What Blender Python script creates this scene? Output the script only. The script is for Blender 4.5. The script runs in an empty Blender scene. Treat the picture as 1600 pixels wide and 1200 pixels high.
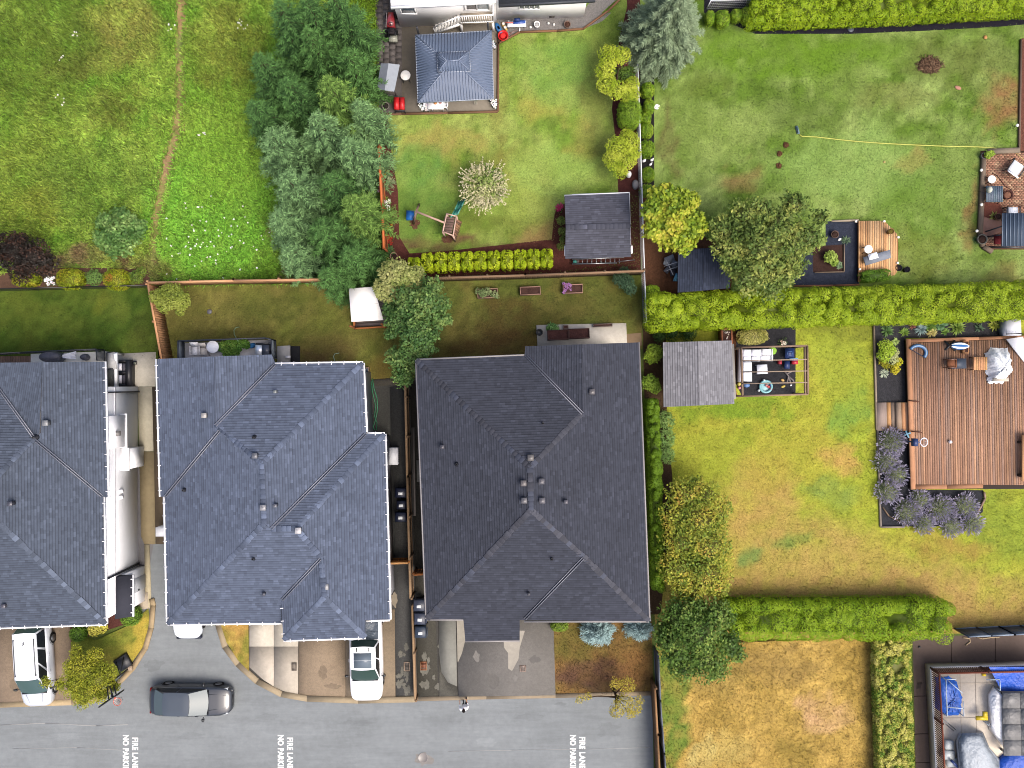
import bpy, math, random
import numpy as np
from mathutils import Vector, Matrix
rng = np.random.default_rng(11)
random.seed(5)
scene = bpy.context.scene
COL = scene.collection
R = math.radians
# -- camera, sky, sun, exposure
H, F = 50.0, 1250.0            # drone height (m); focal length in pixels of the 1600 px photograph
cam_data = bpy.data.cameras.new('drone_camera')
cam_data.sensor_width = 36.0
cam_data.lens = F / 1600 * 36.0
cam_data.clip_end = 500.0
cam = bpy.data.objects.new('drone_camera', cam_data)
cam.location = (0, 0, H)
COL.objects.link(cam)
scene.camera = cam
SUN_EL, SUN_AZ = 58.0, 130.0   # azimuth clockwise from +Y
world = bpy.data.worlds.new('World')
scene.world = world
world.use_nodes = True
wn = world.node_tree
sky = wn.nodes.new('ShaderNodeTexSky')
sky.sky_type = 'NISHITA'
sky.sun_disc = False
sky.sun_elevation = R(SUN_EL)
sky.sun_rotation = R(SUN_AZ)
sky.air_density = 0.7
sky.dust_density = 6.0
sky.ozone_density = 0.6
bg = wn.nodes['Background']
bg.inputs['Strength'].default_value = 0.145
wn.links.new(sky.outputs['Color'], bg.inputs['Color'])
sun = bpy.data.lights.new('sun', 'SUN')
sun.energy = 1.2
sun.angle = R(32)
sun.color = (1.0, 0.95, 0.87)
so = bpy.data.objects.new('sun', sun)
d2s = Vector((math.sin(R(SUN_AZ)) * math.cos(R(SUN_EL)), math.cos(R(SUN_AZ)) * math.cos(R(SUN_EL)), math.sin(R(SUN_EL))))
so.rotation_euler = d2s.to_track_quat('Z', 'Y').to_euler()
so.location = (20, -30, 60)
COL.objects.link(so)
scene.view_settings.view_transform = 'Standard'
scene.view_settings.look = 'None'
scene.view_settings.gamma = 1.0
scene.view_settings.use_curve_mapping = False
scene.view_settings.exposure = 1.15
scene.cycles.filter_width = 1.0
scene.cycles.use_denoising = True
scene.cycles.denoiser = 'OPENIMAGEDENOISE'
scene.cycles.denoising_input_passes = 'RGB_ALBEDO_NORMAL'
scene.cycles.max_bounces = 8
scene.cycles.diffuse_bounces = 6
# -- helpers
def G(px, py, z=0.0):
 """Point at height z that the photograph shows at pixel px, py."""
 k = (H - z) / F
 return ((px - 800) * k, (600 - py) * k, z)
def lin(c):
 return tuple(((x / 255) / 12.92 if x / 255 <= 0.04045 else ((x / 255 + 0.055) / 1.055) ** 2.4) for x in c)
AK = 0.46
def A(r, g, b, k=None):
 """Base colour of a surface that daylight shows as this sRGB value."""
 v = lin((r, g, b)); t = min(1, max(0, (min(v) - .42) / .45)); t = t * t * (3 - 2 * t)
 k = (AK + (.84 - AK) * t) if k is None else k
 return tuple(min(0.82, x * k) for x in v)
LOC = {}
class MB:
 """Collects polygons with a colour each; build() links them as ONE mesh object."""
 def __init__(s, col=(0.5, 0.5, 0.5)):
  s.v = []; s.f = []; s.c = []; s.m = []; s.col = col; s.mi = 0; s.chunks = []
 def poly(s, pts, col=None):
  n = len(s.v)
  s.v += [tuple(p) for p in pts]
  s.f.append(tuple(range(n, n + len(pts)))); s.c.append(col or s.col); s.m.append(s.mi)
 def mesh(s, pts, faces, col=None):
  n = len(s.v)
  s.v += [tuple(p) for p in pts]
  for f in faces:
   s.f.append(tuple(n + i for i in f)); s.c.append(col or s.col); s.m.append(s.mi)
 def prism(s, pts, z0, z1, col=None, bottom=True):
  """pts: xy outline (any order); walls z0..z1 and caps."""
  p = [(q[0], q[1]) for q in pts]
  if sum(p[i][0] * p[(i + 1) % len(p)][1] - p[(i + 1) % len(p)][0] * p[i][1] for i in range(len(p))) < 0:
   p = p[::-1]
  n = len(p)
  vs = [(x, y, z0) for x, y in p] + [(x, y, z1) for x, y in p]
  fs = [tuple(range(n, 2 * n))] + ([tuple(range(n))[::-1]] if bottom else [])
  fs += [(i, (i + 1) % n, n + (i + 1) % n, n + i) for i in range(n)]
  s.mesh(vs, fs, col)
 def box(s, c, size, rz=0.0, col=None, tilt=None):
  x, y, z = (q / 2 for q in size)
  m = Matrix.Translation(c) @ Matrix.Rotation(rz, 4, 'Z')
  if tilt: m = m @ Matrix.Rotation(tilt[1], 4, tilt[0])
  vs = [m @ Vector(q) for q in ((-x, -y, -z), (x, -y, -z), (x, y, -z), (-x, y, -z), (-x, -y, z), (x, -y, z), (x, y, z), (-x, y, z))]
  s.mesh(vs, [(3, 2, 1, 0), (4, 5, 6, 7), (0, 1, 5, 4), (1, 2, 6, 5), (2, 3, 7, 6), (3, 0, 4, 7)], col)
 def hexa(s, b, t, col=None):
  """Frustum between quads b and t (same winding, ccw seen from above)."""
  n = len(b)
  s.mesh(list(b) + list(t), [tuple(range(n))[::-1], tuple(range(n, 2 * n))] + [(i, (i + 1) % n, n + (i + 1) % n, n + i) for i in range(n)], col)
 def bar(s, a, b, w, h=None, col=None):
  """Rectangular bar from a to b."""
  a, b = Vector(a), Vector(b); h = h or w
  d = (b - a).normalized()
  u = d.cross(Vector((0, 0, 1)))
  u = Vector((1, 0, 0)) if u.length < 1e-4 else u.normalized()
  v = u.cross(d)
  o = [(-1, -1), (1, -1), (1, 1), (-1, 1)]
  vs = [p + u * (i * w / 2) + v * (j * h / 2) for p in (a, b) for i, j in o]
  s.mesh(vs, [(0, 1, 2, 3), (7, 6, 5, 4), (4, 5, 1, 0), (5, 6, 2, 1), (6, 7, 3, 2), (7, 4, 0, 3)], col)
 def tube(s, pts, r, n=8, col=None, r1=None, caps=True):
  pts = [Vector(p) for p in pts]; k = len(pts); vs = []
  for i, p in enumerate(pts):
   d = (pts[min(i + 1, k - 1)] - pts[max(i - 1, 0)]).normalized()
   u = d.cross(Vector((0, 0, 1)))
   u = Vector((1, 0, 0)) if u.length < 1e-3 else u.normalized()
   v = u.cross(d)
   rr = r if r1 is None else r + (r1 - r) * i / max(1, k - 1)
   vs += [p + (u * math.cos(2 * math.pi * j / n) + v * math.sin(2 * math.pi * j / n)) * rr for j in range(n)]
  fs = [(i * n + j, i * n + (j + 1) % n, (i + 1) * n + (j + 1) % n, (i + 1) * n + j) for i in range(k - 1) for j in range(n)]
  if caps: fs += [tuple(range(n))[::-1], tuple(range((k - 1) * n, k * n))]
  s.mesh(vs, fs, col)
 def lathe(s, c, prof, n=20, col=None, sx=1.0, sy=1.0, rz=0.0):
  """prof: (radius, z) from bottom to top around c."""
  vs = []
  cr, sr = math.cos(rz), math.sin(rz)
  for r_, z_ in prof:
   for j in range(n):
    a = 2 * math.pi * j / n
    x, y = r_ * math.cos(a) * sx, r_ * math.sin(a) * sy
    vs.append((c[0] + x * cr - y * sr, c[1] + x * sr + y * cr, c[2] + z_))
  k = len(prof)
  fs = [(i * n + j, i * n + (j + 1) % n, (i + 1) * n + (j + 1) % n, (i + 1) * n + j) for i in range(k - 1) for j in range(n)]
  fs += [tuple(range(n))[::-1], tuple(range((k - 1) * n, k * n))]
  s.mesh(vs, fs, col)
 def np(s, V, Fa, Ca):
  s.chunks.append((np.asarray(V, float).reshape(-1, 3), np.asarray(Fa, int), np.asarray(Ca, float).reshape(-1, 3)))
 def build(s, name, mats, parent=None, smooth=False, base=None):
  off = np.array(base if base is not None else (LOC[parent.name] if parent else (0, 0, 0)), float)
  Vs, loops, starts, cols, mis = [], [], [], [], []
  nv = nl = 0
  if s.v:
   Vs.append(np.array([tuple(q) for q in s.v], float)); nv = len(s.v)
   lens = np.array([len(f) for f in s.f]); st = np.concatenate([[0], np.cumsum(lens)[:-1]])
   loops.append(np.array([i for f in s.f for i in f])); starts.append(st); nl = int(lens.sum())
   cols.append(np.array([c[:3] for c in s.c], float)); mis.append(np.array(s.m))
  for V, Fa, Ca in s.chunks:
   if not len(Fa): continue
   Vs.append(V); loops.append(Fa.ravel() + nv); k = Fa.shape[1]
   starts.append(np.arange(len(Fa)) * k + nl); nl += Fa.size; nv += len(V)
   cols.append(Ca); mis.append(np.zeros(len(Fa), int))
  V = np.concatenate(Vs) - off; L = np.concatenate(loops); S = np.concatenate(starts); Cc = np.concatenate(cols)
  me = bpy.data.meshes.new(name)
  me.vertices.add(len(V)); me.vertices.foreach_set('co', V.astype(np.float32).ravel())
  me.loops.add(len(L)); me.loops.foreach_set('vertex_index', L.astype(np.int32))
  me.polygons.add(len(S)); me.polygons.foreach_set('loop_start', S.astype(np.int32))
  me.polygons.foreach_set('material_index', np.concatenate(mis).astype(np.int32))
  if smooth: me.polygons.foreach_set('use_smooth', np.ones(len(S), bool))
  at = me.attributes.new('Col', 'FLOAT_COLOR', 'FACE')
  at.data.foreach_set('color', np.concatenate([Cc, np.ones((len(Cc), 1))], 1).astype(np.float32).ravel())
  me.update(calc_edges=True)
  for m in (mats if isinstance(mats, (list, tuple)) else [mats]): me.materials.append(m)
  o = bpy.data.objects.new(name, me)
  COL.objects.link(o)
  if parent: o.parent = parent; LOC[o.name] = tuple(off)
  else:
   LOC[o.name] = tuple(off); o.location = tuple(off)
  return o
def thing(name, label, cat, loc=(0, 0, 0), group=None, rz=0.0):
 o = bpy.data.objects.new(name, None)
 o.empty_display_size = 0.3
 COL.objects.link(o)
 o.location = loc; o.rotation_euler = (0, 0, rz); LOC[o.name] = tuple(loc)
 tag(o, label, cat, group)
 return o
def tag(o, label, cat, group=None):
 o['label'] = label; o['category'] = cat
 if group: o['group'] = group
 return o
def struct(o, label=None):
 o['kind'] = 'structure'
 if label: o['label'] = label
 return o
def stuff(o):
 o['kind'] = 'stuff'
 return o
def copy_tree(o, parent=None):
 c = o.copy(); COL.objects.link(c)
 if parent: c.parent = parent
 for ch in list(o.children): copy_tree(ch, c)
 return c
def linkmesh(name, me, parent, loc, rz=0.0, scale=(1, 1, 1), rot=None):
 """One more object that shares a piece's mesh; loc in world metres."""
 o = bpy.data.objects.new(name, me)
 COL.objects.link(o)
 b = LOC[parent.name] if parent else (0, 0, 0)
 if parent: o.parent = parent
 o.location = (loc[0] - b[0], loc[1] - b[1], loc[2] - b[2])
 o.rotation_euler = rot if rot else (0, 0, rz); o.scale = scale
 LOC[o.name] = tuple(b)
 return o
# -- materials
def mat(name, rough=0.8, spec=0.3, metal=0.0, noise=(), bump=None, objrand=0.0, fixed=None, sheen=0.0, coat=0.0, trans=0.0, sub=0.0):
 """Albedo from the face colours times fractal variation. noise: (scale, amount, stretch xyz)."""
 m = bpy.data.materials.new(name); m.use_nodes = True
 nt = m.node_tree; N = nt.nodes; Lk = nt.links
 b = N['Principled BSDF']
 b.inputs['Roughness'].default_value = rough
 b.inputs['Specular IOR Level'].default_value = spec
 b.inputs['Metallic'].default_value = metal
 b.inputs['Coat Weight'].default_value = coat
 if fixed:
  rgb = N.new('ShaderNodeRGB'); rgb.outputs[0].default_value = (*fixed, 1); cur = rgb.outputs[0]
 else:
  a = N.new('ShaderNodeAttribute'); a.attribute_name = 'Col'; cur = a.outputs['Color']
 geo = N.new('ShaderNodeNewGeometry')
 def vec(st):
  mp = N.new('ShaderNodeMapping'); mp.inputs['Scale'].default_value = st
  Lk.new(geo.outputs['Position'], mp.inputs['Vector']); return mp.outputs['Vector']
 def times(sock_fac, lo, hi):
  nonlocal cur
  mr = N.new('ShaderNodeMapRange'); mr.inputs['From Min'].default_value = 0.25; mr.inputs['From Max'].default_value = 0.75
  mr.inputs['To Min'].default_value = lo; mr.inputs['To Max'].default_value = hi
  mr.clamp = False
  Lk.new(sock_fac, mr.inputs['Value'])
  mx = N.new('ShaderNodeVectorMath'); mx.operation = 'SCALE'
  Lk.new(cur, mx.inputs[0]); Lk.new(mr.outputs['Result'], mx.inputs['Scale']); cur = mx.outputs[0]
 for sc_, amt, st in noise:
  t = N.new('ShaderNodeTexNoise'); t.inputs['Scale'].default_value = sc_; t.inputs['Detail'].default_value = 4
  t.inputs['Roughness'].default_value = 0.6
  Lk.new(vec(st), t.inputs['Vector']); times(t.outputs['Fac'], 1 - amt, 1 + amt)
 if objrand:
  oi = N.new('ShaderNodeObjectInfo')
  mr = N.new('ShaderNodeMapRange'); mr.inputs['To Min'].default_value = 1 - objrand; mr.inputs['To Max'].default_value = 1 + objrand
  Lk.new(oi.outputs['Random'], mr.inputs['Value'])
  mx = N.new('ShaderNodeVectorMath'); mx.operation = 'SCALE'
  Lk.new(cur, mx.inputs[0]); Lk.new(mr.outputs['Result'], mx.inputs['Scale']); cur = mx.outputs[0]
 Lk.new(cur, b.inputs['Base Color'])
 if bump:
  t = N.new('ShaderNodeTexNoise'); t.inputs['Scale'].default_value = bump[0]; t.inputs['Detail'].default_value = 3
  bp = N.new('ShaderNodeBump'); bp.inputs['Strength'].default_value = bump[1]; bp.inputs['Distance'].default_value = bump[2]
  Lk.new(vec(bump[3] if len(bump) > 3 else (1, 1, 1)), t.inputs['Vector'])
  Lk.new(t.outputs['Fac'], bp.inputs['Height']); Lk.new(bp.outputs['Normal'], b.inputs['Normal'])
 if trans:
  tr = N.new('ShaderNodeBsdfTranslucent'); Lk.new(cur, tr.inputs['Color'])
  ms = N.new('ShaderNodeMixShader'); ms.inputs[0].default_value = trans
  out = N['Material Output']
  Lk.new(b.outputs[0], ms.inputs[1]); Lk.new(tr.outputs[0], ms.inputs[2]); Lk.new(ms.outputs[0], out.inputs['Surface'])
 return m
I3 = (1, 1, 1)
M = dict(
lawn=mat('lawn_turf', 0.95, 0.1, noise=[(9, .26, I3), (26, .34, I3), (1.6, .12, I3)], bump=(30, .4, .03)),
blade=mat('grass_blade', 0.7, 0.2, trans=0.25),
leaf=mat('leaf', 0.6, 0.25, trans=0.25),
needle=mat('needle', 0.75, 0.15, trans=0.12),
bark=mat('bark', 0.9, 0.1, noise=[(20, .3, (1, 1, .3))]),
asphalt=mat('asphalt', 0.85, 0.3, noise=[(0.3, .12, I3), (3, .09, I3), (30, .16, I3), (1.4, .10, (.12, 1, 1)), (7, .07, (.1, 1, 1))], bump=(90, .3, .01)),
concrete=mat('concrete', 0.85, 0.25, noise=[(0.7, .12, I3), (5, .10, I3), (40, .1, I3)], bump=(60, .15, .005)),
aggregate=mat('exposed_aggregate', 0.85, 0.25, noise=[(.8, .11, I3), (32, .28, I3), (7, .12, I3)], bump=(60, .4, .01)),
mulch=mat('mulch', 0.95, 0.1, noise=[(30, .45, I3), (5, .25, I3)], bump=(30, .9, .05)),
gravel=mat('gravel', 0.9, 0.2, noise=[(45, .5, I3), (8, .2, I3)], bump=(45, .9, .03)),
shingle=mat('asphalt_shingle', 0.9, 0.22, noise=[(0.3, .09, I3), (70, .12, I3), (4, .09, I3)]),
cap=mat('shingle_cap', 0.9, 0.22, noise=[(60, .15, I3)], objrand=0.22),
paint=mat('paint', 0.55, 0.35, noise=[(1.2, .03, I3), (12, .025, I3)]),
siding=mat('siding', 0.6, 0.3, noise=[(1.0, .04, I3), (14, .03, (1, 1, 4))]),
wood=mat('wood_plank', 0.8, 0.25, noise=[(3, .16, (12, .8, 12)), (1.1, .12, I3)], objrand=0.18),
woodx=mat('wood_plank_lengthwise', 0.8, 0.25, noise=[(3, .16, (.8, 12, 12)), (1.1, .1, I3)], objrand=0.14),
metal=mat('coated_metal', 0.4, 0.5, metal=0.0, noise=[(2.5, .05, I3)]),
alu=mat('aluminium', 0.35, 0.5, metal=0.8, noise=[(8, .06, I3)]),
plastic=mat('plastic', 0.45, 0.4, noise=[(4, .04, I3)]),
fabric=mat('fabric', 0.9, 0.15, noise=[(3, .08, I3), (60, .08, I3)], bump=(4, .4, .05)),
tarp=mat('tarp', 0.5, 0.4, noise=[(2.5, .14, I3), (9, .1, I3)], bump=(3.5, .8, .12)),
carpaint=mat('car_paint', 0.28, 0.5, coat=0.6),
glass=mat('window_glass', 0.16, 0.25),
rubber=mat('rubber', 0.85, 0.2),
skin=mat('skin', 0.6, 0.3),
brick=mat('brick_paver', 0.9, 0.2, noise=[(1.5, .15, I3), (40, .15, I3)]),
soil=mat('soil', 0.95, 0.1, noise=[(20, .4, I3), (3, .2, I3)], bump=(25, .8, .04)),
)
# -- numeric noise and polygons
_grids = [rng.random((64, 64)) for _ in range(6)]
def vnoise(x, y, s, k=0):
 g = _grids[k % 6]
 x = np.asarray(x, float) / s + 100.3 + 7 * k; y = np.asarray(y, float) / s + 100.7 + 3 * k
 xi = np.floor(x).astype(int); yi = np.floor(y).astype(int); fx = x - xi; fy = y - yi
 fx = fx * fx * (3 - 2 * fx); fy = fy * fy * (3 - 2 * fy)
 a, b = g[xi % 64, yi % 64], g[(xi + 1) % 64, yi % 64]
 c, d = g[xi % 64, (yi + 1) % 64], g[(xi + 1) % 64, (yi + 1) % 64]
 return (a * (1 - fx) + b * fx) * (1 - fy) + (c * (1 - fx) + d * fx) * fy
def fbm(x, y, s, k=0):
 return vnoise(x, y, s, k) * .5 + vnoise(x, y, s / 2.1, k + 1) * .3 + vnoise(x, y, s / 4.3, k + 2) * .2
def inside(poly, X, Y):
 X = np.asarray(X, float); Y = np.asarray(Y, float); r = np.zeros(X.shape, bool); n = len(poly)
 for i in range(n):
  x1, y1 = poly[i][:2]; x2, y2 = poly[(i + 1) % n][:2]
  if y1 == y2: continue
  c = ((y1 > Y) != (y2 > Y)) & (X < (x2 - x1) * (Y - y1) / (y2 - y1) + x1)
  r ^= c
 return r
def clip(poly, x0, x1, y0, y1):
 for ax, val, keep in ((0, x0, 1), (0, x1, -1), (1, y0, 1), (1, y1, -1)):
  out = []
  for i in range(len(poly)):
   p, q = poly[i], poly[(i + 1) % len(poly)]
   dp, dq = (p[ax] - val) * keep, (q[ax] - val) * keep
   if dp >= 0: out.append(p)
   if (dp > 0 > dq) or (dp < 0 < dq):
    t = dp / (dp - dq); out.append((p[0] + t * (q[0] - p[0]), p[1] + t * (q[1] - p[1])))
  poly = out
  if len(poly) < 3: return []
 return poly
def P2(pts, z=0.0):
 return [G(x, y, z)[:2] for x, y in pts]
# -- ground sheets
def sheet(name, pts, z, m, col, label=None):
 mb = MB(col)
 p = P2(pts)
 if sum(p[i][0] * p[(i + 1) % len(p)][1] - p[(i + 1) % len(p)][0] * p[i][1] for i in range(len(p))) < 0: p = p[::-1]
 mb.poly([(x, y, z) for x, y in p])
 return struct(mb.build(name, m), label)
def slab(name, pts, z, m, col, label=None, z0=-0.05):
 mb = MB(col); mb.prism(P2(pts), z0, z)
 return struct(mb.build(name, m), label)
g = MB(A(105, 120, 60)); g.poly([(-250, -250, 0), (250, -250, 0), (250, 250, 0), (-250, 250, 0)])
struct(g.build('ground', M['lawn']))
class Field:
 """Colour of the turf itself over the ground: two tones mixed by noise, then worn, dry and lush patches."""
 def __init__(s, c0, c1, blobs=(), scale=2.2, k=0, gain=1.28):
  s.gain = gain; s.c0, s.c1, s.scale, s.k = np.array(c0), np.array(c1), scale, k
  s.b = blobs
 def __call__(s, X, Y):
  t = np.clip((.6 * fbm(X, Y, s.scale, s.k) + .4 * fbm(Y, X, .8, s.k + 1) - .36) / .28, 0, 1)[:, None]
  c = (s.c0 * (1 - t) + s.c1 * t) * (0.72 + .56 * vnoise(X, Y, .21, s.k + 3) * (.6 + .8 * vnoise(Y, X, .55, s.k + 5)))[:, None] * 1.06
  wx = (fbm(X, Y, 1.6, s.k + 2) - .5) * 2.4; wy = (fbm(Y, X, 1.7, s.k + 4) - .5) * 2.4
  for px, py, rx, ry, cc, st in s.b:
   x, y, _ = G(px, py)
   q = ((X + wx - x) / (rx / 25)) ** 2 + ((Y + wy - y) / (ry / 25)) ** 2
   w = (np.clip(1.6 - q, 0, 1.0) ** 1.0 * st * (0.55 + 0.9 * vnoise(X, Y, .5, s.k + 1)))
   w = np.clip(w, 0, 1)[:, None]
   c = c * (1 - w) + np.array(cc) * w
  lu = (c @ np.array([.3, .6, .1]))[:, None]
  return (c * .95 + lu * .05) * s.gain
def lawn(name, label, pts, field, z=0.004, cell=0.3):
 poly = P2(pts)
 xs = [p[0] for p in poly]; ys = [p[1] for p in poly]
 nx, ny = int((max(xs) - min(xs)) / cell) + 1, int((max(ys) - min(ys)) / cell) + 1
 gx = min(xs) + np.arange(nx + 1) * cell; gy = min(ys) + np.arange(ny + 1) * cell
 ins = inside(poly, *np.meshgrid(gx, gy, indexing='ij'))
 mb = MB(); full = []
 for i in range(nx):
  for j in range(ny):
   q = ins[i:i + 2, j:j + 2]
   if q.all(): full.append((gx[i], gy[j]))
   else:
    c = clip(poly, gx[i], gx[i + 1], gy[j], gy[j + 1])
    if len(c) > 2:
     cx = sum(p[0] for p in c) / len(c); cy = sum(p[1] for p in c) / len(c)
     ar = sum(c[k][0] * c[(k + 1) % len(c)][1] - c[(k + 1) % len(c)][0] * c[k][1] for k in range(len(c)))
     if abs(ar) < 1e-5: continue
     if ar < 0: c = c[::-1]
     mb.poly([(p[0], p[1], z) for p in c], tuple(field(np.array([cx]), np.array([cy]))[0]))
 fa = np.array(full)
 if len(fa):
  V = np.stack([np.stack([fa[:, 0] + dx * cell, fa[:, 1] + dy * cell, np.full(len(fa), z)], 1) for dx, dy in ((0, 0), (1, 0), (1, 1), (0, 1))], 1)
  mb.np(V, np.arange(len(fa) * 4).reshape(-1, 4), field(fa[:, 0] + cell / 2, fa[:, 1] + cell / 2))
 o = mb.build(name, M['lawn']); me = o.data
 me.attributes.remove(me.attributes['Col'])
 v = np.empty(len(me.vertices) * 3, np.float32); me.vertices.foreach_get('co', v); v = v.reshape(-1, 3)
 at = me.attributes.new('Col', 'FLOAT_COLOR', 'POINT')
 at.data.foreach_set('color', np.concatenate([field(v[:, 0], v[:, 1]), np.ones((len(v), 1))], 1).astype(np.float32).ravel())
 return struct(o, label)
def tufts(name, label, pts, field, dens, length, width, exc=(), lean=0.6, var=.42, lift=0.0):
 """Real blades over a lawn: one mass nobody could count."""
 poly = P2(pts); ex = [P2(e) for e in exc]
 xs = [p[0] for p in poly]; ys = [p[1] for p in poly]
 n = int((max(xs) - min(xs)) * (max(ys) - min(ys)) * dens)
 X = rng.uniform(min(xs), max(xs), n); Y = rng.uniform(min(ys), max(ys), n)
 k = inside(poly, X, Y)
 for e in ex: k &= ~inside(e, X, Y)
 X, Y = X[k], Y[k]; n = len(X)
 c = field(X, Y) * rng.uniform(1 - var, 1 + var, (n, 1)) * rng.uniform(.93, 1.07, (n, 3))
 clump = 0.6 + 0.8 * vnoise(X, Y, .45, 3)
 L = length * rng.uniform(.5, 1.3, n) * clump; a = rng.uniform(0, 2 * math.pi, n); le = rng.uniform(.15, 1, n) * lean
 dx, dy, dz = np.cos(a) * np.sin(le * 1.4), np.sin(a) * np.sin(le * 1.4), np.cos(le * 1.4)
 w = width * rng.uniform(.6, 1.3, n)
 px, py = -np.sin(a) * w, np.cos(a) * w
 b = np.stack([X, Y, np.full(n, .005)], 1); d = np.stack([dx, dy, dz], 1) * L[:, None]; s_ = np.stack([px, py, np.zeros(n)], 1)
 V = np.stack([b - s_ * .5, b + d * .55 + s_ * .1 - s_ * .6, b + d, b + d * .55 + s_ * .5], 1)
 mb = MB(); mb.np(V, np.arange(n * 4).reshape(-1, 4), c)
 o = stuff(mb.build(name, M['blade'])); o['label'] = label
 return o
f_mead = Field(A(118, 166, 44), A(166, 196, 74), [
(190, 60, 60, 55, A(168, 160, 80), .55), (110, 110, 45, 25, A(158, 140, 75), .6), (60, 60, 90, 130, A(112, 140, 44), .7), (60, 280, 90, 70, A(140, 165, 55), .7),
(330, 330, 90, 120, A(140, 205, 62), .9), (350, 230, 80, 80, A(150, 195, 60), .7), (150, 290, 90, 60, A(125, 160, 60), .5), (350, 70, 60, 70, A(150, 155, 60), .5),
(560, 80, 40, 200, A(125, 160, 30), .8), (40, 330, 60, 40, A(150, 165, 55), .5), (130, 400, 60, 18, A(150, 125, 90), .7), (220, 415, 40, 18, A(130, 100, 75), .7), (190, 180, 40, 40, A(120, 110, 50), .4)], k=0)
mead = [(-220, -200), (585, -200), (590, 170), (600, 300), (606, 442), (250, 446), (0, 452), (-220, 458)]
lawn('meadow', 'rough meadow of long grass with a trodden path', mead, f_mead)
f_path = Field(A(160, 138, 92), A(126, 132, 66), [(268, 250, 12, 40, A(165, 130, 100), .7), (283, 20, 10, 30, A(165, 130, 95), .7), (282, 155, 9, 15, A(170, 140, 105), .6), (282, 70, 10, 25, A(120, 140, 75), .6)], scale=.9, k=1)
pl = [(284, -60), (283, 20), (281, 90), (281, 170), (276, 205), (266, 245), (256, 285), (247, 330), (242, 380), (238, 415)]
pw = [11, 11, 10, 11, 13, 15, 14, 12, 11, 10]
path_poly = [(x - w + random.uniform(-2, 2), y) for (x, y), w in zip(pl, pw)] + [(x + w + random.uniform(-2, 2), y) for (x, y), w in list(zip(pl, pw))[::-1]]
lawn('dirt_path', 'narrow trodden path of dry earth through the meadow', path_poly, f_path, z=0.009, cell=.2)
f_w1 = Field(A(74, 102, 28), A(104, 122, 40), [(45, 480, 25, 40, A(112, 125, 40), .5), (165, 472, 14, 14, A(120, 128, 35), .5), (60, 560, 14, 40, A(95, 110, 35), .5), (240, 540, 40, 40, A(74, 84, 30), .5)], k=2, gain=.9)
w1 = [(-220, 457), (0, 454), (248, 449), (254, 562), (-220, 572)]
lawn('lawn', 'dark green back lawn behind the house cut off at the frame edge', w1, f_w1)
f_w2 = Field(A(112, 118, 48), A(132, 126, 62), [(300, 500, 30, 40, A(118, 112, 55), .5), (510, 550, 35, 25, A(125, 105, 60), .6), (600, 580, 25, 25, A(135, 115, 55), .6), (480, 570, 25, 15, A(130, 105, 65), .5), (430, 480, 60, 30, A(82, 92, 36), .5)], k=3, gain=1.02)
w2 = [(252, 447), (512, 441), (644, 437), (636, 600), (572, 602), (246, 566)]
lawn('lawn', 'brownish green back lawn of the middle house', w2, f_w2)
f_w3 = Field(A(98, 108, 44), A(122, 114, 56), [(790, 540, 60, 25, A(118, 92, 50), .7), (800, 500, 50, 30, A(104, 84, 44), .6), (700, 545, 50, 25, A(96, 78, 42), .7), (960, 480, 30, 30, A(92, 88, 36), .4), (900, 490, 60, 25, A(84, 92, 36), .5)], k=4, gain=1.05)
w3 = [(648, 441), (1001, 429), (1004, 545), (820, 566), (640, 640), (640, 600)]
lawn('lawn', 'olive back lawn with brown patches behind the dark roofed house', w3, f_w3)
f_mid = Field(A(106, 136, 42), A(148, 164, 78), [(690, 225, 60, 25, A(160, 150, 76), .7), (800, 265, 60, 30, A(150, 145, 70), .5), (850, 170, 40, 30, A(168, 158, 72), .5), (905, 220, 20, 30, A(165, 155, 75), .5), (860, 270, 70, 35, A(148, 175, 80), .7),
(660, 270, 30, 40, A(95, 140, 60), .6), (650, 340, 60, 40, A(95, 130, 50), .7), (700, 385, 100, 12, A(110, 85, 60), .7), (840, 370, 40, 25, A(150, 125, 75), .7), (880, 110, 70, 50, A(120, 158, 65), .6), (960, 40, 30, 40, A(92, 115, 40), .7), (820, 330, 40, 30, A(150, 165, 70), .6), (760, 350, 60, 20, A(105, 115, 45), .6), (930, 160, 20, 100, A(112, 120, 55), .6), (780, 200, 10, 60, A(125, 120, 55), .4)], k=1)
mid = [(588, -60), (995, -60), (1000, 430), (606, 438), (598, 300), (588, 160)]
lawn('lawn', 'green lawn with dry yellow patches around the swing set', mid, f_mid)
f_tr = Field(A(94, 124, 36), A(144, 166, 86), [(1250, 80, 160, 35, A(105, 142, 30), .8), (1340, 260, 120, 50, A(140, 172, 84), .7), (1130, 200, 70, 40, A(146, 168, 84), .6), (1060, 190, 40, 60, A(108, 134, 48), .5), (1570, 165, 38, 38, A(150, 116, 70), .8), (1500, 100, 90, 40, A(104, 118, 50), .6),
(1260, 180, 60, 30, A(102, 124, 52), .5), (1160, 275, 40, 20, A(158, 132, 82), .6), (1395, 160, 60, 20, A(130, 138, 70), .5), (1490, 270, 40, 60, A(122, 148, 64), .5), (1430, 330, 60, 60, A(104, 138, 44), .6), (1440, 395, 60, 30, A(128, 130, 58), .4), (1430, 250, 30, 15, A(160, 140, 75), .5), (1520, 330, 10, 60, A(156, 126, 74), .7), (1560, 430, 40, 25, A(130, 112, 64), .5), (1100, 130, 50, 20, A(110, 130, 50), .5), (1040, 220, 10, 60, A(110, 95, 60), .5), (1330, 130, 50, 30, A(128, 150, 70), .5)], k=2, gain=1.13)
tr = [(998, -60), (1830, -60), (1830, 462), (1004, 470)]
lawn('lawn', 'large mottled green lawn crossed by a yellow hose', tr, f_tr)
DRY, YEL = A(178, 142, 76), A(168, 162, 52)
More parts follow.
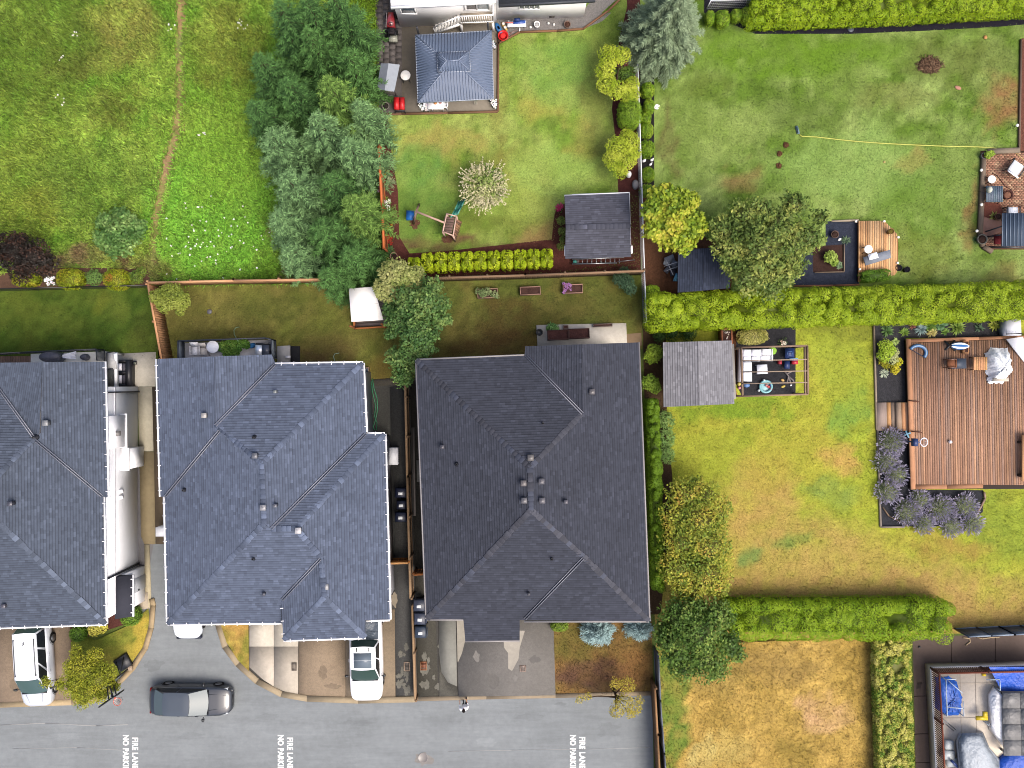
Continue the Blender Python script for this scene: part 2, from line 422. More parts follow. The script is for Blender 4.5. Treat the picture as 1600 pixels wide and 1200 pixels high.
f_rm = Field(A(146, 158, 40), A(160, 160, 48), [(1300, 1000, 400, 110, A(174, 146, 80), .95), (1180, 800, 60, 80, A(176, 150, 76), .8), (1260, 860, 120, 50, A(176, 152, 78), .7), (1320, 715, 26, 20, A(190, 155, 80), .8), (1330, 640, 30, 40, A(124, 158, 58), .7), (1300, 770, 45, 25, A(128, 150, 62), .7), (1230, 845, 25, 18, A(122, 142, 60), .8), (1170, 865, 20, 14, A(112, 140, 66), .8),
(1140, 640, 90, 25, A(112, 144, 30), .7), (1310, 560, 50, 50, A(150, 164, 48), .6), (1310, 520, 50, 16, A(110, 118, 40), .6), (1250, 690, 60, 40, A(168, 160, 54), .5), (1570, 820, 50, 60, A(132, 150, 46), .7), (1480, 860, 60, 20, A(168, 140, 66), .6), (1200, 730, 40, 40, A(172, 158, 60), .6), (1100, 720, 60, 40, A(150, 158, 44), .6)], k=3)
rm = [(1006, 512), (1830, 495), (1830, 985), (1490, 990), (1025, 1010), (1016, 800)]
lawn('lawn', 'yellow green lawn drying to straw colour beside the brown deck', rm, f_rm)
f_br = Field(A(168, 140, 64), A(194, 162, 82), [(1045, 1100, 22, 120, A(110, 135, 48), .9), (1150, 1170, 30, 30, A(190, 168, 92), .6), (1300, 1120, 40, 20, A(205, 168, 112), .8), (1260, 1105, 25, 14, A(210, 170, 118), .8), (1100, 1170, 20, 20, A(196, 178, 104), .7), (1220, 1040, 60, 30, A(152, 126, 68), .6), (1250, 1180, 30, 30, A(148, 128, 56), .5), (1370, 1150, 12, 80, A(140, 118, 60), .6), (1110, 1050, 50, 30, A(150, 130, 66), .5)], k=4, gain=1.24)
br = [(1026, 1002), (1420, 995), (1424, 1330), (1036, 1330)]
lawn('lawn', 'straw coloured parched lawn beside the variegated hedge', br, f_br)
f_fy = Field(A(136, 104, 58), A(122, 104, 52), [(900, 1000, 25, 40, A(110, 105, 45), .6), (930, 1055, 80, 22, A(112, 82, 62), .8), (990, 1040, 30, 40, A(150, 110, 62), .6), (960, 1075, 60, 10, A(90, 74, 52), .6)], scale=1.2, k=5, gain=1.1)
fy = [(864, 972), (1018, 968), (1021, 1084), (868, 1088)]
lawn('lawn', 'brown parched front lawn below the blue spruces', fy, f_fy, z=.012, cell=.2)
f_is = Field(A(104, 116, 36), A(142, 132, 52), [(220, 985, 14, 30, A(190, 165, 62), .9), (200, 1010, 20, 12, A(178, 158, 60), .6), (150, 1010, 30, 20, A(92, 104, 30), .6)], scale=1.0, k=0)
isl = [(112, 985), (150, 1000), (205, 975), (233, 950), (236, 975), (228, 1005), (205, 1038), (180, 1062), (150, 1078), (112, 1082)]
lawn('lawn', 'front lawn island with yellow grass inside the curved kerb', isl, f_is, z=.1, cell=.2)
f_is2 = Field(A(176, 140, 70), A(128, 124, 48), scale=.8, k=2)
isl2 = [(344, 970), (389, 974), (390, 1048), (372, 1030), (355, 1003)]
lawn('lawn', 'small wedge of dry yellow grass beside the pale concrete drive', isl2, f_is2, z=.1, cell=.15)
AS = A(147, 153, 156)
road_pts = [(-220, 1107), (60, 1104), (140, 1096), (185, 1050), (212, 1000), (222, 950), (240, 850), (262, 845), (268, 975), (346, 978), (358, 1012), (380, 1042), (410, 1064), (445, 1079), (500, 1093), (650, 1091), (1019, 1082), (1024, 1340), (-220, 1340)]
sheet('road', road_pts, .005, M['asphalt'], AS, 'grey asphalt lane with a branch between two houses')
sheet('road', [(228, 845), (268, 840), (272, 985), (238, 985)], .0035, M['asphalt'], A(138, 136, 138), 'narrow asphalt passage between two houses')
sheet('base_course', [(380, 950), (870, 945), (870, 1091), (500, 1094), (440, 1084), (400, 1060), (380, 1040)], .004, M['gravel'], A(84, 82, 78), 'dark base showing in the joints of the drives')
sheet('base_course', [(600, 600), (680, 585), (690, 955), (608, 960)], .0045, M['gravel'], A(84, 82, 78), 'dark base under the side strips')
def strip(name, pts, w, z0, z1, m, col, label):
 mb = MB(col)
 P = [Vector(G(x, y)) for x, y in pts]
 nrm = []
 for i in range(len(P)):
  d = (P[min(i + 1, len(P) - 1)] - P[max(i - 1, 0)]).normalized(); nrm.append(Vector((-d.y, d.x, 0)))
 for i in range(len(P) - 1):
  a, b, na, nb = P[i], P[i + 1], nrm[i] * w / 2, nrm[i + 1] * w / 2
  q = [a - na, b - nb, b + nb, a + na]
  mb.hexa([(p.x, p.y, z0) for p in q][::-1][::-1], [(p.x, p.y, z1) for p in q])
 return struct(mb.build(name, m), label)
KB = A(190, 168, 132)
strip('kerb', [(-220, 1105), (0, 1101), (112, 1097), (150, 1092)], .34, -.02, .06, M['concrete'], A(200, 178, 140), 'tan concrete kerb along the drive of the silver van')
strip('kerb', [(150, 1090), (185, 1068), (208, 1044), (228, 1012), (237, 980), (240, 945), (238, 935)], .30, -.02, .13, M['concrete'], KB, 'curved tan kerb around the front lawn island')
strip('kerb', [(341, 974), (352, 1010), (372, 1037), (402, 1064), (440, 1084), (480, 1091), (560, 1094), (650, 1092)], .36, -.02, .09, M['concrete'], A(178, 162, 134), 'curved tan kerb below the concrete drive and pickup')
strip('kerb', [(650, 1092), (760, 1089), (868, 1087), (1019, 1083)], .26, -.02, .05, M['concrete'], A(168, 152, 128), 'straight kerb below the brown drive of the dark roofed house')
AG = A(158, 140, 118)
for i, (x0, x1) in enumerate(((-90, -20), (-20, 52), (52, 112))):
 slab('driveway', [(x0, 960), (x1 - .8, 960), (x1 - .8, 1099 - i), (x0, 1100 - i)], .05, M['aggregate'], A(154 - 3 * i, 136 - 3 * i, 116 - 3 * i), 'brown pebbled drive under the silver van')
CC = A(212, 204, 190)
slab('driveway', [(390, 955), (428, 955), (428, 1010), (390, 1010)], .05, M['concrete'], A(214, 206, 190), 'pale concrete drive slab by the dry grass wedge')
slab('driveway', [(428.7, 955), (466, 955), (466, 1010), (428.7, 1010)], .05, M['concrete'], A(206, 198, 182), 'pale concrete drive slab below the gable')
slab('driveway', [(390, 1010.7), (428, 1010.7), (428, 1072), (412, 1062), (390, 1042)], .05, M['concrete'], A(210, 200, 184), 'pale concrete slab cut by the curved kerb')
slab('driveway', [(428.7, 1010.7), (466, 1010.7), (466, 1087), (445, 1080), (428.7, 1073)], .05, M['concrete'], A(204, 194, 178), 'pale concrete slab beside the brown drive')
slab('driveway', [(466.7, 965), (540, 965), (540, 1090), (480, 1089), (466.7, 1087)], .048, M['aggregate'], AG, 'brown pebbled drive beside the white pickup')
slab('driveway', [(540.6, 955), (617, 952), (618, 1089), (540.6, 1090)], .048, M['aggregate'], A(152, 136, 114), 'brown pebbled drive under the white pickup')
WET = A(84, 84, 78)
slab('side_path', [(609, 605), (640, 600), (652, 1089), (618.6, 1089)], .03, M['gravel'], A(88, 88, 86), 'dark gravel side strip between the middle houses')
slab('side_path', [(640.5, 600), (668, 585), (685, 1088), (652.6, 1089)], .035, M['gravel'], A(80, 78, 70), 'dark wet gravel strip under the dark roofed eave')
def blot(px, py, rx, ry, z, col, m, label, n=18, rz=0, name='worn_patch'):
 pts = []
 for i in range(n):
  a = 2 * math.pi * i / n; r = random.uniform(.6, 1.15)
  x, y = math.cos(a) * rx * r, math.sin(a) * ry * r
  pts.append((px + x * math.cos(rz) - y * math.sin(rz), py + x * math.sin(rz) + y * math.cos(rz)))
 return sheet(name, pts, z, m, col, label)
slab('driveway', [(685.6, 955), (712, 955), (714, 1072), (700, 1066), (690, 1050), (686, 1020)], .05, M['concrete'], A(150, 150, 142), 'grey concrete strip beside the wet gravel')
slab('driveway', [(686, 1021), (690, 1051), (700, 1067), (714, 1073), (716, 1088), (686.5, 1088.5)], .0495, M['gravel'], A(104, 102, 94), 'speckled damp end of the grey strip by the road')
slab('driveway', [(712.6, 955), (864, 948), (868, 1086), (716.6, 1088)], .052, M['aggregate'], A(126, 123, 119), 'brown pebbled drive of the dark roofed house')
sheet('damp_concrete', [(713.5, 958), (727, 958), (727, 1000), (722, 1020), (716, 1034), (715, 1034)], .056, M['concrete'], A(174, 168, 154), 'pale washed strip along the garage corner')
sheet('damp_concrete', [(785, 985), (820, 985), (812, 1012), (810, 1030), (800, 1048), (794, 1044), (794, 1020), (788, 1012)], .056, M['concrete'], A(184, 178, 166), 'pale washed patch on the brown drive')
for i in range(26):
 blot(random.choice([random.uniform(622, 640), random.uniform(658, 690)]), random.uniform(1000, 1085), random.uniform(2, 6), random.uniform(3, 9), .0405 + i * .0007, A(128, 126, 116), M['gravel'], 'pale lichen patch on the dark gravel strip', name='lichen_patch')
blot(616, 938, 6, 13, .0365, A(150, 140, 122), M['concrete'], 'pale washed patch beside the gutter')
for px, py, rx, ry, z, k in ((505, 1052, 8, 12, .0485, .82), (520, 1072, 14, 5, .0487, .86), (770, 1062, 10, 14, .0525, .84), (835, 1030, 9, 7, .0527, .88), (745, 1025, 6, 9, .0529, 1.22), (805, 1060, 4, 6, .0531, 1.25), (25, 1070, 9, 12, .0505, .84)):
 blot(px, py, rx, ry, z, tuple(q * k for q in (A(126, 123, 119) if px > 700 else AG)), M['aggregate'], 'faint stain on the pebbled drive', name='drive_stain')
for px, py, rx, ry, k in ((240, 1040, 18, 10, .86), (300, 1150, 22, 7, .9), (560, 1130, 30, 6, .92), (830, 1120, 26, 8, .9), (760, 1160, 16, 8, 1.1), (95, 1150, 36, 5, 1.1), (950, 1140, 20, 12, .9), (420, 1120, 20, 6, .9), (875, 1100, 12, 3, .85)):
 blot(px, py, rx, ry, .0075 + px * 1e-6, tuple(q * k for q in AS), M['asphalt'], 'faint stain on the asphalt lane', name='lane_stain')
def grate(px, py, w, h, z, label, c=A(150, 80, 50), fr=A(170, 150, 130)):
 x, y, _ = G(px, py)
 t = thing('drain_grate', label, 'drain', (x, y, z), 'drain covers set in the drives')
 f = MB(fr)
 for s in (-1, 1):
  f.box((x + s * w / 2, y, z + .01), (.05, h + .05, .04)); f.box((x, y + s * h / 2, z + .0105), (w - .05, .05, .038))
 f.build('frame', M['concrete'], t)
 for i in range(6):
  b = MB(c); b.box((x, y - h / 2 + (i + .7) * h / 6.4, z + .008), (w - .06, h / 11, .02)); b.build('bar', M['metal'], t)
grate(636, 1041, .34, .52, .035, 'tan rimmed drain cover beside the pickup drive', A(120, 110, 100), A(180, 160, 140))
grate(662, 1040, .36, .5, .04, 'rusty drain cover in the dark wet strip', A(150, 76, 36), A(165, 120, 90))
grate(460, 1041, .26, .46, .05, 'dark drain cover at the edge of the pale concrete', A(110, 100, 92), A(120, 110, 100))
grate(817, 1044, .34, .34, .052, 'square pale drain cover in the brown drive', A(168, 150, 140), A(170, 150, 138))
blot(662, 1186, 15, 11, .0095, A(150, 146, 142), M['asphalt'], 'worn brownish patch of lane around the round cover', name='asphalt_patch')
t = MB(A(148, 142, 138)); x, y, _ = G(661, 1184); t.lathe((x, y, .004), [(.32, 0), (.32, .014), (.29, .014), (.285, .010), (.01, .010)], 28)
tag(t.build('manhole_cover', M['metal']), 'round manhole cover in the brownish lane patch', 'manhole')
RED = A(104, 62, 54)
sheet('mulch_bed', [(597, 180), (606, 182), (612, 240), (622, 300), (624, 370), (640, 396), (700, 392), (862, 374), (866, 336), (872, 320), (888, 318), (888, 400), (1001, 397), (1001, 429), (606, 434), (598, 300)], .012, M['mulch'], RED, 'red brown bark bed around the swing lawn')
sheet('mulch_bed', [(975, -60), (1000, -60), (1000, 310), (966, 300), (962, 220), (956, 170), (968, 60), (980, 10)], .012, M['mulch'], A(98, 58, 54), 'red bark bed along the wire fence')
sheet('mulch_bed', [(980, 300), (1003, 296), (1003, 402), (980, 402)], .0125, M['mulch'], A(92, 60, 50), 'brown bark strip between charcoal shed and wire fence')
sheet('base_course', [(560, 596), (614, 594), (614, 690), (560, 690)], .0125, M['gravel'], A(84, 84, 80), 'dark gravel corner under the green hose')
sheet('mulch_bed', [(1000, 60), (1022, 120), (1022, 300), (1000, 310)], .0135, M['mulch'], A(48, 46, 46), 'dark bed under the clipped round shrubs')
sheet('mulch_bed', [(1100, 20), (1180, 53), (1330, 53), (1450, 48), (1560, 42), (1830, 18), (1830, -30), (1600, -30), (1100, -10)], .012, M['mulch'], A(44, 42, 52), 'black bark strip below the long clipped hedge')
sheet('mulch_bed', [(1002, 300), (1050, 330), (1104, 372), (1150, 384), (1140, 468), (1004, 470)], .012, M['mulch'], A(104, 72, 52), 'brown leaf litter bed around the small dark shed')
sheet('mulch_bed', [(1004, 505), (1040, 505), (1042, 650), (1050, 740), (1052, 780), (1032, 960), (1016, 960)], .012, M['mulch'], A(84, 66, 48), 'brown bed beside the grey shed')
sheet('mulch_bed', [(1126, 512), (1150, 510), (1150, 600), (1126, 600)], .014, M['mulch'], A(116, 78, 54), 'brown bed between shed and pergola')
sheet('mulch_bed', [(1150, 508), (1243, 506), (1243, 616), (1160, 620), (1150, 600)], .016, M['mulch'], A(62, 62, 66), 'black rubber matting under the pergola')
sheet('mulch_bed', [(-220, 428), (0, 428), (60, 420), (110, 418), (230, 420), (238, 447), (-220, 457)], .012, M['mulch'], A(120, 92, 76), 'brown bark strip under the round shrubs by the meadow')
sheet('mulch_bed', [(110, 960), (200, 940), (222, 945), (196, 975), (165, 985), (112, 1002)], .105, M['mulch'], A(100, 62, 56), 'red bark bed at the house corner')
sheet('mulch_bed', [(1364, 505), (1480, 500), (1595, 498), (1595, 528), (1415, 528), (1420, 628), (1368, 630)], .015, M['mulch'], A(66, 66, 70), 'black bark bed around the brown deck')
sheet('mulch_bed', [(1370, 672), (1424, 672), (1424, 765), (1536, 766), (1536, 800), (1500, 822), (1376, 823)], .015, M['mulch'], A(62, 64, 70), 'black bark bed under the lavender')
sheet('mulch_bed', [(1536, 764), (1830, 764), (1830, 758), (1830, 745), (1536, 754)], .015, M['mulch'], A(70, 72, 80), 'dark strip below the deck edge')
sheet('mulch_bed', [(1290, 346), (1342, 345), (1342, 444), (1240, 446), (1240, 400), (1290, 390)], .016, M['mulch'], A(60, 66, 82), 'blue black weed cloth beside the pale deck')
sheet('mulch_bed', [(1270, 385), (1318, 382), (1318, 425), (1270, 425)], .02, M['soil'], A(74, 54, 48), 'bare soil bed inside the black cloth')
sheet('gravel_bed', [(770, 24), (955, 20), (940, 34), (912, 45), (870, 48), (812, 50), (772, 70), (776, 60)], .014, M['gravel'], A(146, 142, 140), 'grey pebble bed along the white house')
sheet('gravel_bed', [(912, 45), (985, -20), (940, -20), (905, 25)], .0155, M['gravel'], A(150, 146, 142), 'grey pebble bed running up the side of the white house')
sheet('patio', [(584, -60), (628, -60), (628, 178), (592, 179)], .012, M['concrete'], A(112, 106, 102), 'grey base under the dark paving slabs')
slab('patio', [(628, -20), (779, -20), (777, 174), (628, 177)], .02, M['concrete'], A(150, 142, 128), 'brown grey concrete terrace under the gazebo')
slab('patio', [(180, 553), (244, 550), (243, 604), (180, 604)], .06, M['concrete'], A(206, 200, 186), 'pale concrete terrace under the black garden sofa')
slab('patio', [(216, 604.6), (238, 604.6), (240, 705), (218, 705)], .05, M['concrete'], A(214, 206, 182), 'cream concrete side path beside the white wall')
slab('side_path', [(218, 705.6), (241, 705.6), (243, 850), (226, 850), (221, 838)], .05, M['concrete'], A(166, 150, 116), 'tan concrete path between the houses')
slab('side_path', [(238, 604.6), (262, 604), (262, 850), (243.6, 850)], .03, M['concrete'], A(112, 98, 80), 'dark brown strip under the eave between the houses')
slab('side_path', [(226.6, 850.6), (234, 850.6), (237, 950), (228, 950)], .09, M['concrete'], A(200, 188, 156), 'narrow cream kerb between wall path and asphalt')
sheet('side_path', [(205, 700), (221, 738), (226, 845), (229, 945), (205, 945)], .02, M['asphalt'], A(106, 104, 106), 'dark grey strip at the foot of the white wall')
slab('patio', [(212, 925), (232, 925), (233, 950), (214, 952)], .11, M['concrete'], A(202, 188, 166), 'small cream slab at the foot of the porch')
slab('patio', [(572, 594), (642, 588), (642, 600.5), (572, 604)], .026, M['gravel'], A(96, 92, 84), 'dark gravel behind the middle house')
sheet('patio', [(1426, 996), (1700, 985), (1830, 985), (1830, 1340), (1434, 1340)], .007, M['concrete'], A(112, 96, 88), 'brown concrete yard')
for x in (1486, 1555, 1625):
 strip('expansion_joint', [(x, 995), (x + 1, 1043)], .05, .0, .0105, M['soil'], A(74, 62, 56), 'dark joint across the brown concrete yard')
for y in (1088, 1147, 1192):
 strip('expansion_joint', [(1428, y), (1456, y - 1)], .05, .0, .0105, M['soil'], A(74, 62, 56), 'dark joint beside the raised white deck')
slab('patio', [(1532, 236), (1690, 236), (1690, 390), (1545, 390), (1530, 375)], .014, M['soil'], A(110, 80, 66), 'sand bed of the brick terrace')
sheet('bark_path', [(1596, 60), (1700, 60), (1700, 240), (1592, 240)], .012, M['mulch'], A(124, 82, 68), 'red brown bark path at the lawn edge')
slab('patio', [(838, 508), (978, 505), (980, 545), (840, 545)], .10, M['concrete'], A(214, 208, 196), 'pale concrete terrace with two planters behind the dark roofed house')
sheet('worn_patch', [(978, 522), (1002, 520), (1003, 540), (980, 541)], .016, M['concrete'], A(150, 126, 98), 'tan slab beside the terrace planters')
slab('patio', [(434, 541), (454, 540), (454, 575), (434, 575)], .12, M['concrete'], A(206, 204, 200), 'pale step slab beside the middle house')
slab('patio', [(454.8, 541), (469, 541), (469, 575), (454.8, 575)], .10, M['mulch'], A(70, 70, 72), 'dark planting square beside the pale step')
patio_exc = [[(582, -60), (779, -60), (779, 178), (590, 180)], [(770, -60), (985, -20), (912, 46), (812, 52), (772, 72)]]
bed_exc = [[(597, 180), (606, 182), (612, 240), (622, 300), (624, 370), (640, 392), (866, 376), (884, 300), (985, 300), (985, 408), (870, 425), (606, 432), (598, 300)], [(975, -60), (1030, -60), (1030, 310), (966, 300), (962, 220), (956, 170), (968, 60)]]
tufts('meadow_grass', 'long rough meadow grass', mead, f_mead, 330, .34, .055, [[(x - w * .42, y) for (x, y), w in zip(pl, pw)] + [(x + w * .42, y) for (x, y), w in list(zip(pl, pw))[::-1]], [(-220, 428), (0, 428), (60, 420), (110, 416), (236, 418), (240, 447), (-220, 457)]], lean=1.0, var=.62)
tufts('path_grass', 'sparse dry grass on the trodden path', path_poly, f_path, 90, .14, .035, lean=1.0)
tufts('lawn_grass', 'short dark grass behind the house cut off at the frame edge', w1, f_w1, 120, .075, .036, lean=1.0)
tufts('lawn_grass', 'short brownish grass behind the middle house', w2, f_w2, 120, .075, .036, lean=1.0)
tufts('lawn_grass', 'short olive grass behind the dark roofed house', w3, f_w3, 120, .075, .036, [[(838, 505), (1003, 500), (1003, 545), (838, 545)]], lean=1.0)
tufts('lawn_grass', 'short green grass around the swing set', mid, f_mid, 130, .075, .036, patio_exc + bed_exc, lean=1.0)
tufts('lawn_grass', 'short mottled grass around the yellow hose', tr, f_tr, 120, .08, .038, [[(998, -60), (1030, -60), (1030, 310), (998, 310)], [(1100, -60), (1830, -60), (1830, 20), (1560, 41), (1450, 47), (1330, 52), (1180, 52)], [(1004, 300), (1050, 330), (1104, 374), (1150, 386), (1140, 470), (1004, 470)], [(1240, 346), (1402, 345), (1402, 446), (1240, 446)], [(1528, 232), (1700, 232), (1700, 392), (1528, 392)], [(1594, 60), (1700, 60), (1700, 240), (1592, 240)]], lean=1.0)
tufts('lawn_grass', 'short yellow green grass beside the brown deck', rm, f_rm, 125, .085, .04, [[(1004, 505), (1243, 503), (1243, 618), (1045, 640), (1055, 780), (1030, 960), (1016, 960)], [(1364, 495), (1830, 490), (1830, 766), (1540, 768), (1500, 824), (1370, 824)]], lean=1.0)
tufts('lawn_grass', 'straw coloured parched grass', br, f_br, 130, .11, .045, lean=1.1, var=.5)
tufts('lawn_grass', 'brown parched grass of the front yard', fy, f_fy, 150, .11, .04, lean=1.0, var=.55)
# -- roofs and houses
_cap = MB(); _cap.mesh([(-.13, -.15, -.03), (.13, -.15, -.03), (.13, 0, .022), (-.13, 0, .022), (.13, .15, -.03), (-.13, .15, -.03), (-.13, -.15, -.05), (-.13, 0, 0), (-.13, .15, -.05)],
[(0, 1, 2, 3), (3, 2, 4, 5), (6, 0, 3, 7), (7, 3, 5, 8)], (.5, .5, .5))
def cap_mesh(col):
 c = MB(); c.v, c.f, c.c, c.m = _cap.v, _cap.f, [col] * 4, [0] * 4
 o = c.build('ridge_cap', M['cap']); me = o.data; bpy.data.objects.remove(o); return me
def plane_fit(pts):
 P = np.array(pts, float); c = P.mean(0)
 n = np.linalg.svd(P - c)[2][2]
 if n[2] < 0: n = -n
 return c, n
def shingles(mb, pts, col, e=.145, wr=(.16, .36), light=.13):
 """Courses of separate shingle tabs over one roof plane."""
 c, n = plane_fit(pts)
 v = np.array([0, 0, 1.0]) - n * n[2]; v /= np.linalg.norm(v)
 u = np.cross(v, n)
 Q = [((np.array(p) - c) @ u, (np.array(p) - c) @ v) for p in pts]
 us = [q[0] for q in Q]; vs = [q[1] for q in Q]
 rects = []
 v0 = min(vs)
 while v0 < max(vs):
  x = min(us) - random.uniform(0, .3)
  while x < max(us):
   w = random.uniform(*wr); rects.append((x, x + w, v0, v0 + e)); x += w
  v0 += e
 Rr = np.array(rects)
 ins = [inside(Q, Rr[:, a], Rr[:, b]) for a, b in ((0, 2), (1, 2), (1, 3), (0, 3))]
 full = ins[0] & ins[1] & ins[2] & ins[3]
 polys = []
 for i in range(len(Rr)):
  r = Rr[i]
  if full[i]: polys.append(([(r[0], r[2]), (r[1], r[2]), (r[1], r[3]), (r[0], r[3])], r))
  else:
   q = clip(Q, *r)
   if len(q) > 2:
    ar = sum(q[k][0] * q[(k + 1) % len(q)][1] - q[(k + 1) % len(q)][0] * q[k][1] for k in range(len(q)))
    if ar < 0: q = q[::-1]
    if abs(ar) > 2e-3: polys.append((q, r))
 for q, r in polys:
  t = random.random()
  k = 1.13 * (random.uniform(1.12, 1.32) if t < light else (random.uniform(.8, .9) if t < .3 else random.uniform(.92, 1.08)))
  cc = tuple(x * k for x in col)
  if q is None: pass
  up = lambda a, b: c + u * a + v * b + n * (.012 + .02 * (1 - (b - r[2]) / e))
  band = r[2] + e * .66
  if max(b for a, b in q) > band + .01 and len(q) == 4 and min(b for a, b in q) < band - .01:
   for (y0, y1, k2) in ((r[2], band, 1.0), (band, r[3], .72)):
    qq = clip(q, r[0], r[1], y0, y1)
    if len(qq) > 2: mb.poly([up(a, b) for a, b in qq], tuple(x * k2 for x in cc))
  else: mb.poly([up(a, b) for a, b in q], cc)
  lo = [p for p in q if abs(p[1] - r[2]) < 1e-6]
  if len(lo) >= 2:
   a0, a1 = min(p[0] for p in lo), max(p[0] for p in lo)
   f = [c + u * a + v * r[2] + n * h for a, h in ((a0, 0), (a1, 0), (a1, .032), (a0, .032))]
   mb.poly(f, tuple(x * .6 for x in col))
def roof(t, facets, ze, slope, col, hips=(), valleys=(), eaves=(), vents=(), pipes=(), gut=A(232, 232, 236), capcol=None, hang=True, deckname='roof', fas=None):
 """facets: polygons of (px, py, d): d = distance from the eave in photograph pixels."""
 def Z(d): return ze + slope * d * (H - ze) / F
 def V(p): return G(p[0], p[1], Z(p[2]))
 deck = MB(A(70, 70, 75))
 flat = []
 for f in facets:
  c_, n_ = plane_fit([V(p) for p in f])
  flat.append([np.array((x, y, c_[2] - (n_[0] * (x - c_[0]) + n_[1] * (y - c_[1])) / n_[2])) for x, y, z in (V(p) for p in f)])
 for P in flat:
  deck.hexa([tuple(p - (0, 0, .14)) for p in P][::1], [tuple(p - (0, 0, .012)) for p in P])
 dk = deck.build(deckname, M['paint'], t)
 sh = MB(col)
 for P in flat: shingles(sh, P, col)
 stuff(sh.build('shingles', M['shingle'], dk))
 cm = cap_mesh(capcol or tuple(x * 1.2 for x in col))
 cl = cap_mesh(tuple(x * 1.75 for x in col))
 for a, b in hips:
  a, b = Vector(V(a)), Vector(V(b)); L = (b - a).length; n = max(1, int(L / .25)); d = (b - a) / n
  for i in range(n):
   p = a + d * (i + .5)
   r = d.normalized().to_track_quat('X', 'Z').to_euler()
   linkmesh('ridge_cap', cm if random.random() < .75 else cl, dk, (p.x, p.y, p.z + .03), rot=r, scale=(1.0, random.uniform(.8, 1.15), .6))
 for a, b in valleys:
  a, b = Vector(V(a)), Vector(V(b)); d = (b - a).normalized(); s = Vector((-d.y, d.x, 0)).normalized()
  mb = MB(A(150, 152, 165))
  for k in (-1, 1): mb.bar(a + s * .06 * k + Vector((0, 0, .05)), b + s * .06 * k + Vector((0, 0, .05)), .035, .05)
  mb.build('valley_flashing', M['metal'], dk)
 for a, b, *o in eaves:
  a, b = Vector(V(a)), Vector(V(b)); d = (b - a).normalized(); s = Vector((-d.y, d.x, 0)).normalized()   # outward = +s
  side = o[0] if o else 1; s *= side
  mb = MB(fas or gut)
  mb.bar(a + s * .05 + Vector((0, 0, -.06)), b + s * .05 + Vector((0, 0, -.06)), .09, .13)
  mb.build('gutter', M['paint'], dk)
  if hang:
   h = MB(A(235, 235, 238)); n = int((b - a).length / .68)
   for i in range(n):
    p = a + (b - a) * ((i + .5) / n)
    h.bar(p - s * .08 + Vector((0, 0, .06)), p + s * .13 + Vector((0, 0, .02)), .035, .03)
   if n: stuff(h.build('gutter_hangers', M['paint'], dk))
 for px, py, d, sz, cc in vents:
  x, y, z = G(px, py, Z(d) + .25); s = sz / 25 * .86
  mb = MB(cc)
  mb.box((x, y, z - .16), (s * .8, s * .8, .34), rz=.04, col=tuple(q * .45 for q in cc))
  mb.hexa([(x - s * .55, y - s * .55, z + .01), (x + s * .55, y - s * .55, z + .01), (x + s * .55, y + s * .55, z + .01), (x - s * .55, y + s * .55, z + .01)],
[(x - s * .5, y - s * .5, z + .08), (x + s * .5, y - s * .5, z + .08), (x + s * .5, y + s * .5, z + .08), (x - s * .5, y + s * .5, z + .08)])
  mb.box((x, y, z + .085), (s * .5, s * .06, .012)); mb.box((x, y + s * .2, z + .085), (s * .5, s * .06, .012))
  mb.build('roof_vent', M['metal'], dk)
 for px, py, d in pipes:
  x, y, z = G(px, py, Z(d))
  mb = MB(A(40, 42, 50)); mb.lathe((x, y, z - .1), [(.17, 0), (.14, .12), (.06, .18), (.06, .42), (.045, .42), (.045, .3)], 12)
  mb.build('vent_pipe', M['plastic'], dk)
 return dk
def inset(pts, d):
 if sum(pts[i][0] * pts[(i + 1) % len(pts)][1] - pts[(i + 1) % len(pts)][0] * pts[i][1] for i in range(len(pts))) < 0: pts = pts[::-1]
 n = len(pts); out = []
 for i in range(n):
  p0, p1, p2 = Vector(pts[i - 1][:2]), Vector(pts[i][:2]), Vector(pts[(i + 1) % n][:2])
  d1, d2 = (p1 - p0).normalized(), (p2 - p1).normalized()
  n1, n2 = Vector((-d1.y, d1.x)), Vector((-d2.y, d2.x))
  m = (n1 + n2); m = m / max(.25, m.length_squared) * 2 * d / 1
  out.append((p1.x + m.x, p1.y + m.y))
 return out
WH = A(232, 234, 240)
# --- house with the dark slate coloured roof (centre)
h3 = thing('house', 'largest house with a dark charcoal hipped roof carrying a cluster of box vents', 'house', G(830, 760)[:2] + (0,), 'shingle roofed houses along the lane')
RC3 = A(65, 69, 81)
E, SL = 5.0, .36
o3 = [(651, 563), (820, 556), (822, 541), (997, 535), (1014, 970), (819, 972), (812, 969), (812, 1000), (727, 1001), (724, 967), (667, 967)]
f3 = [[(651, 563, 0), (828, 731, 172), (830, 797, 170), (667, 967, 0)],
[(651, 563, 0), (820, 556, 0), (910, 646, 91), (828, 731, 172)],
[(820, 556, 0), (821, 541, 0), (909, 538, 88), (910, 646, 90)],
[(909, 538, 88), (997, 535, 0), (1014, 970, 0), (912, 870, 99), (830, 797, 173), (828, 731, 173), (910, 646, 91)],
[(667, 967, 0), (830, 797, 172), (912, 870, 99), (1014, 970, 0)],
[(724, 967, 0), (812, 967, 0), (812, 1000, -30), (727, 1001, -30)]]
c3 = A(82, 84, 94)
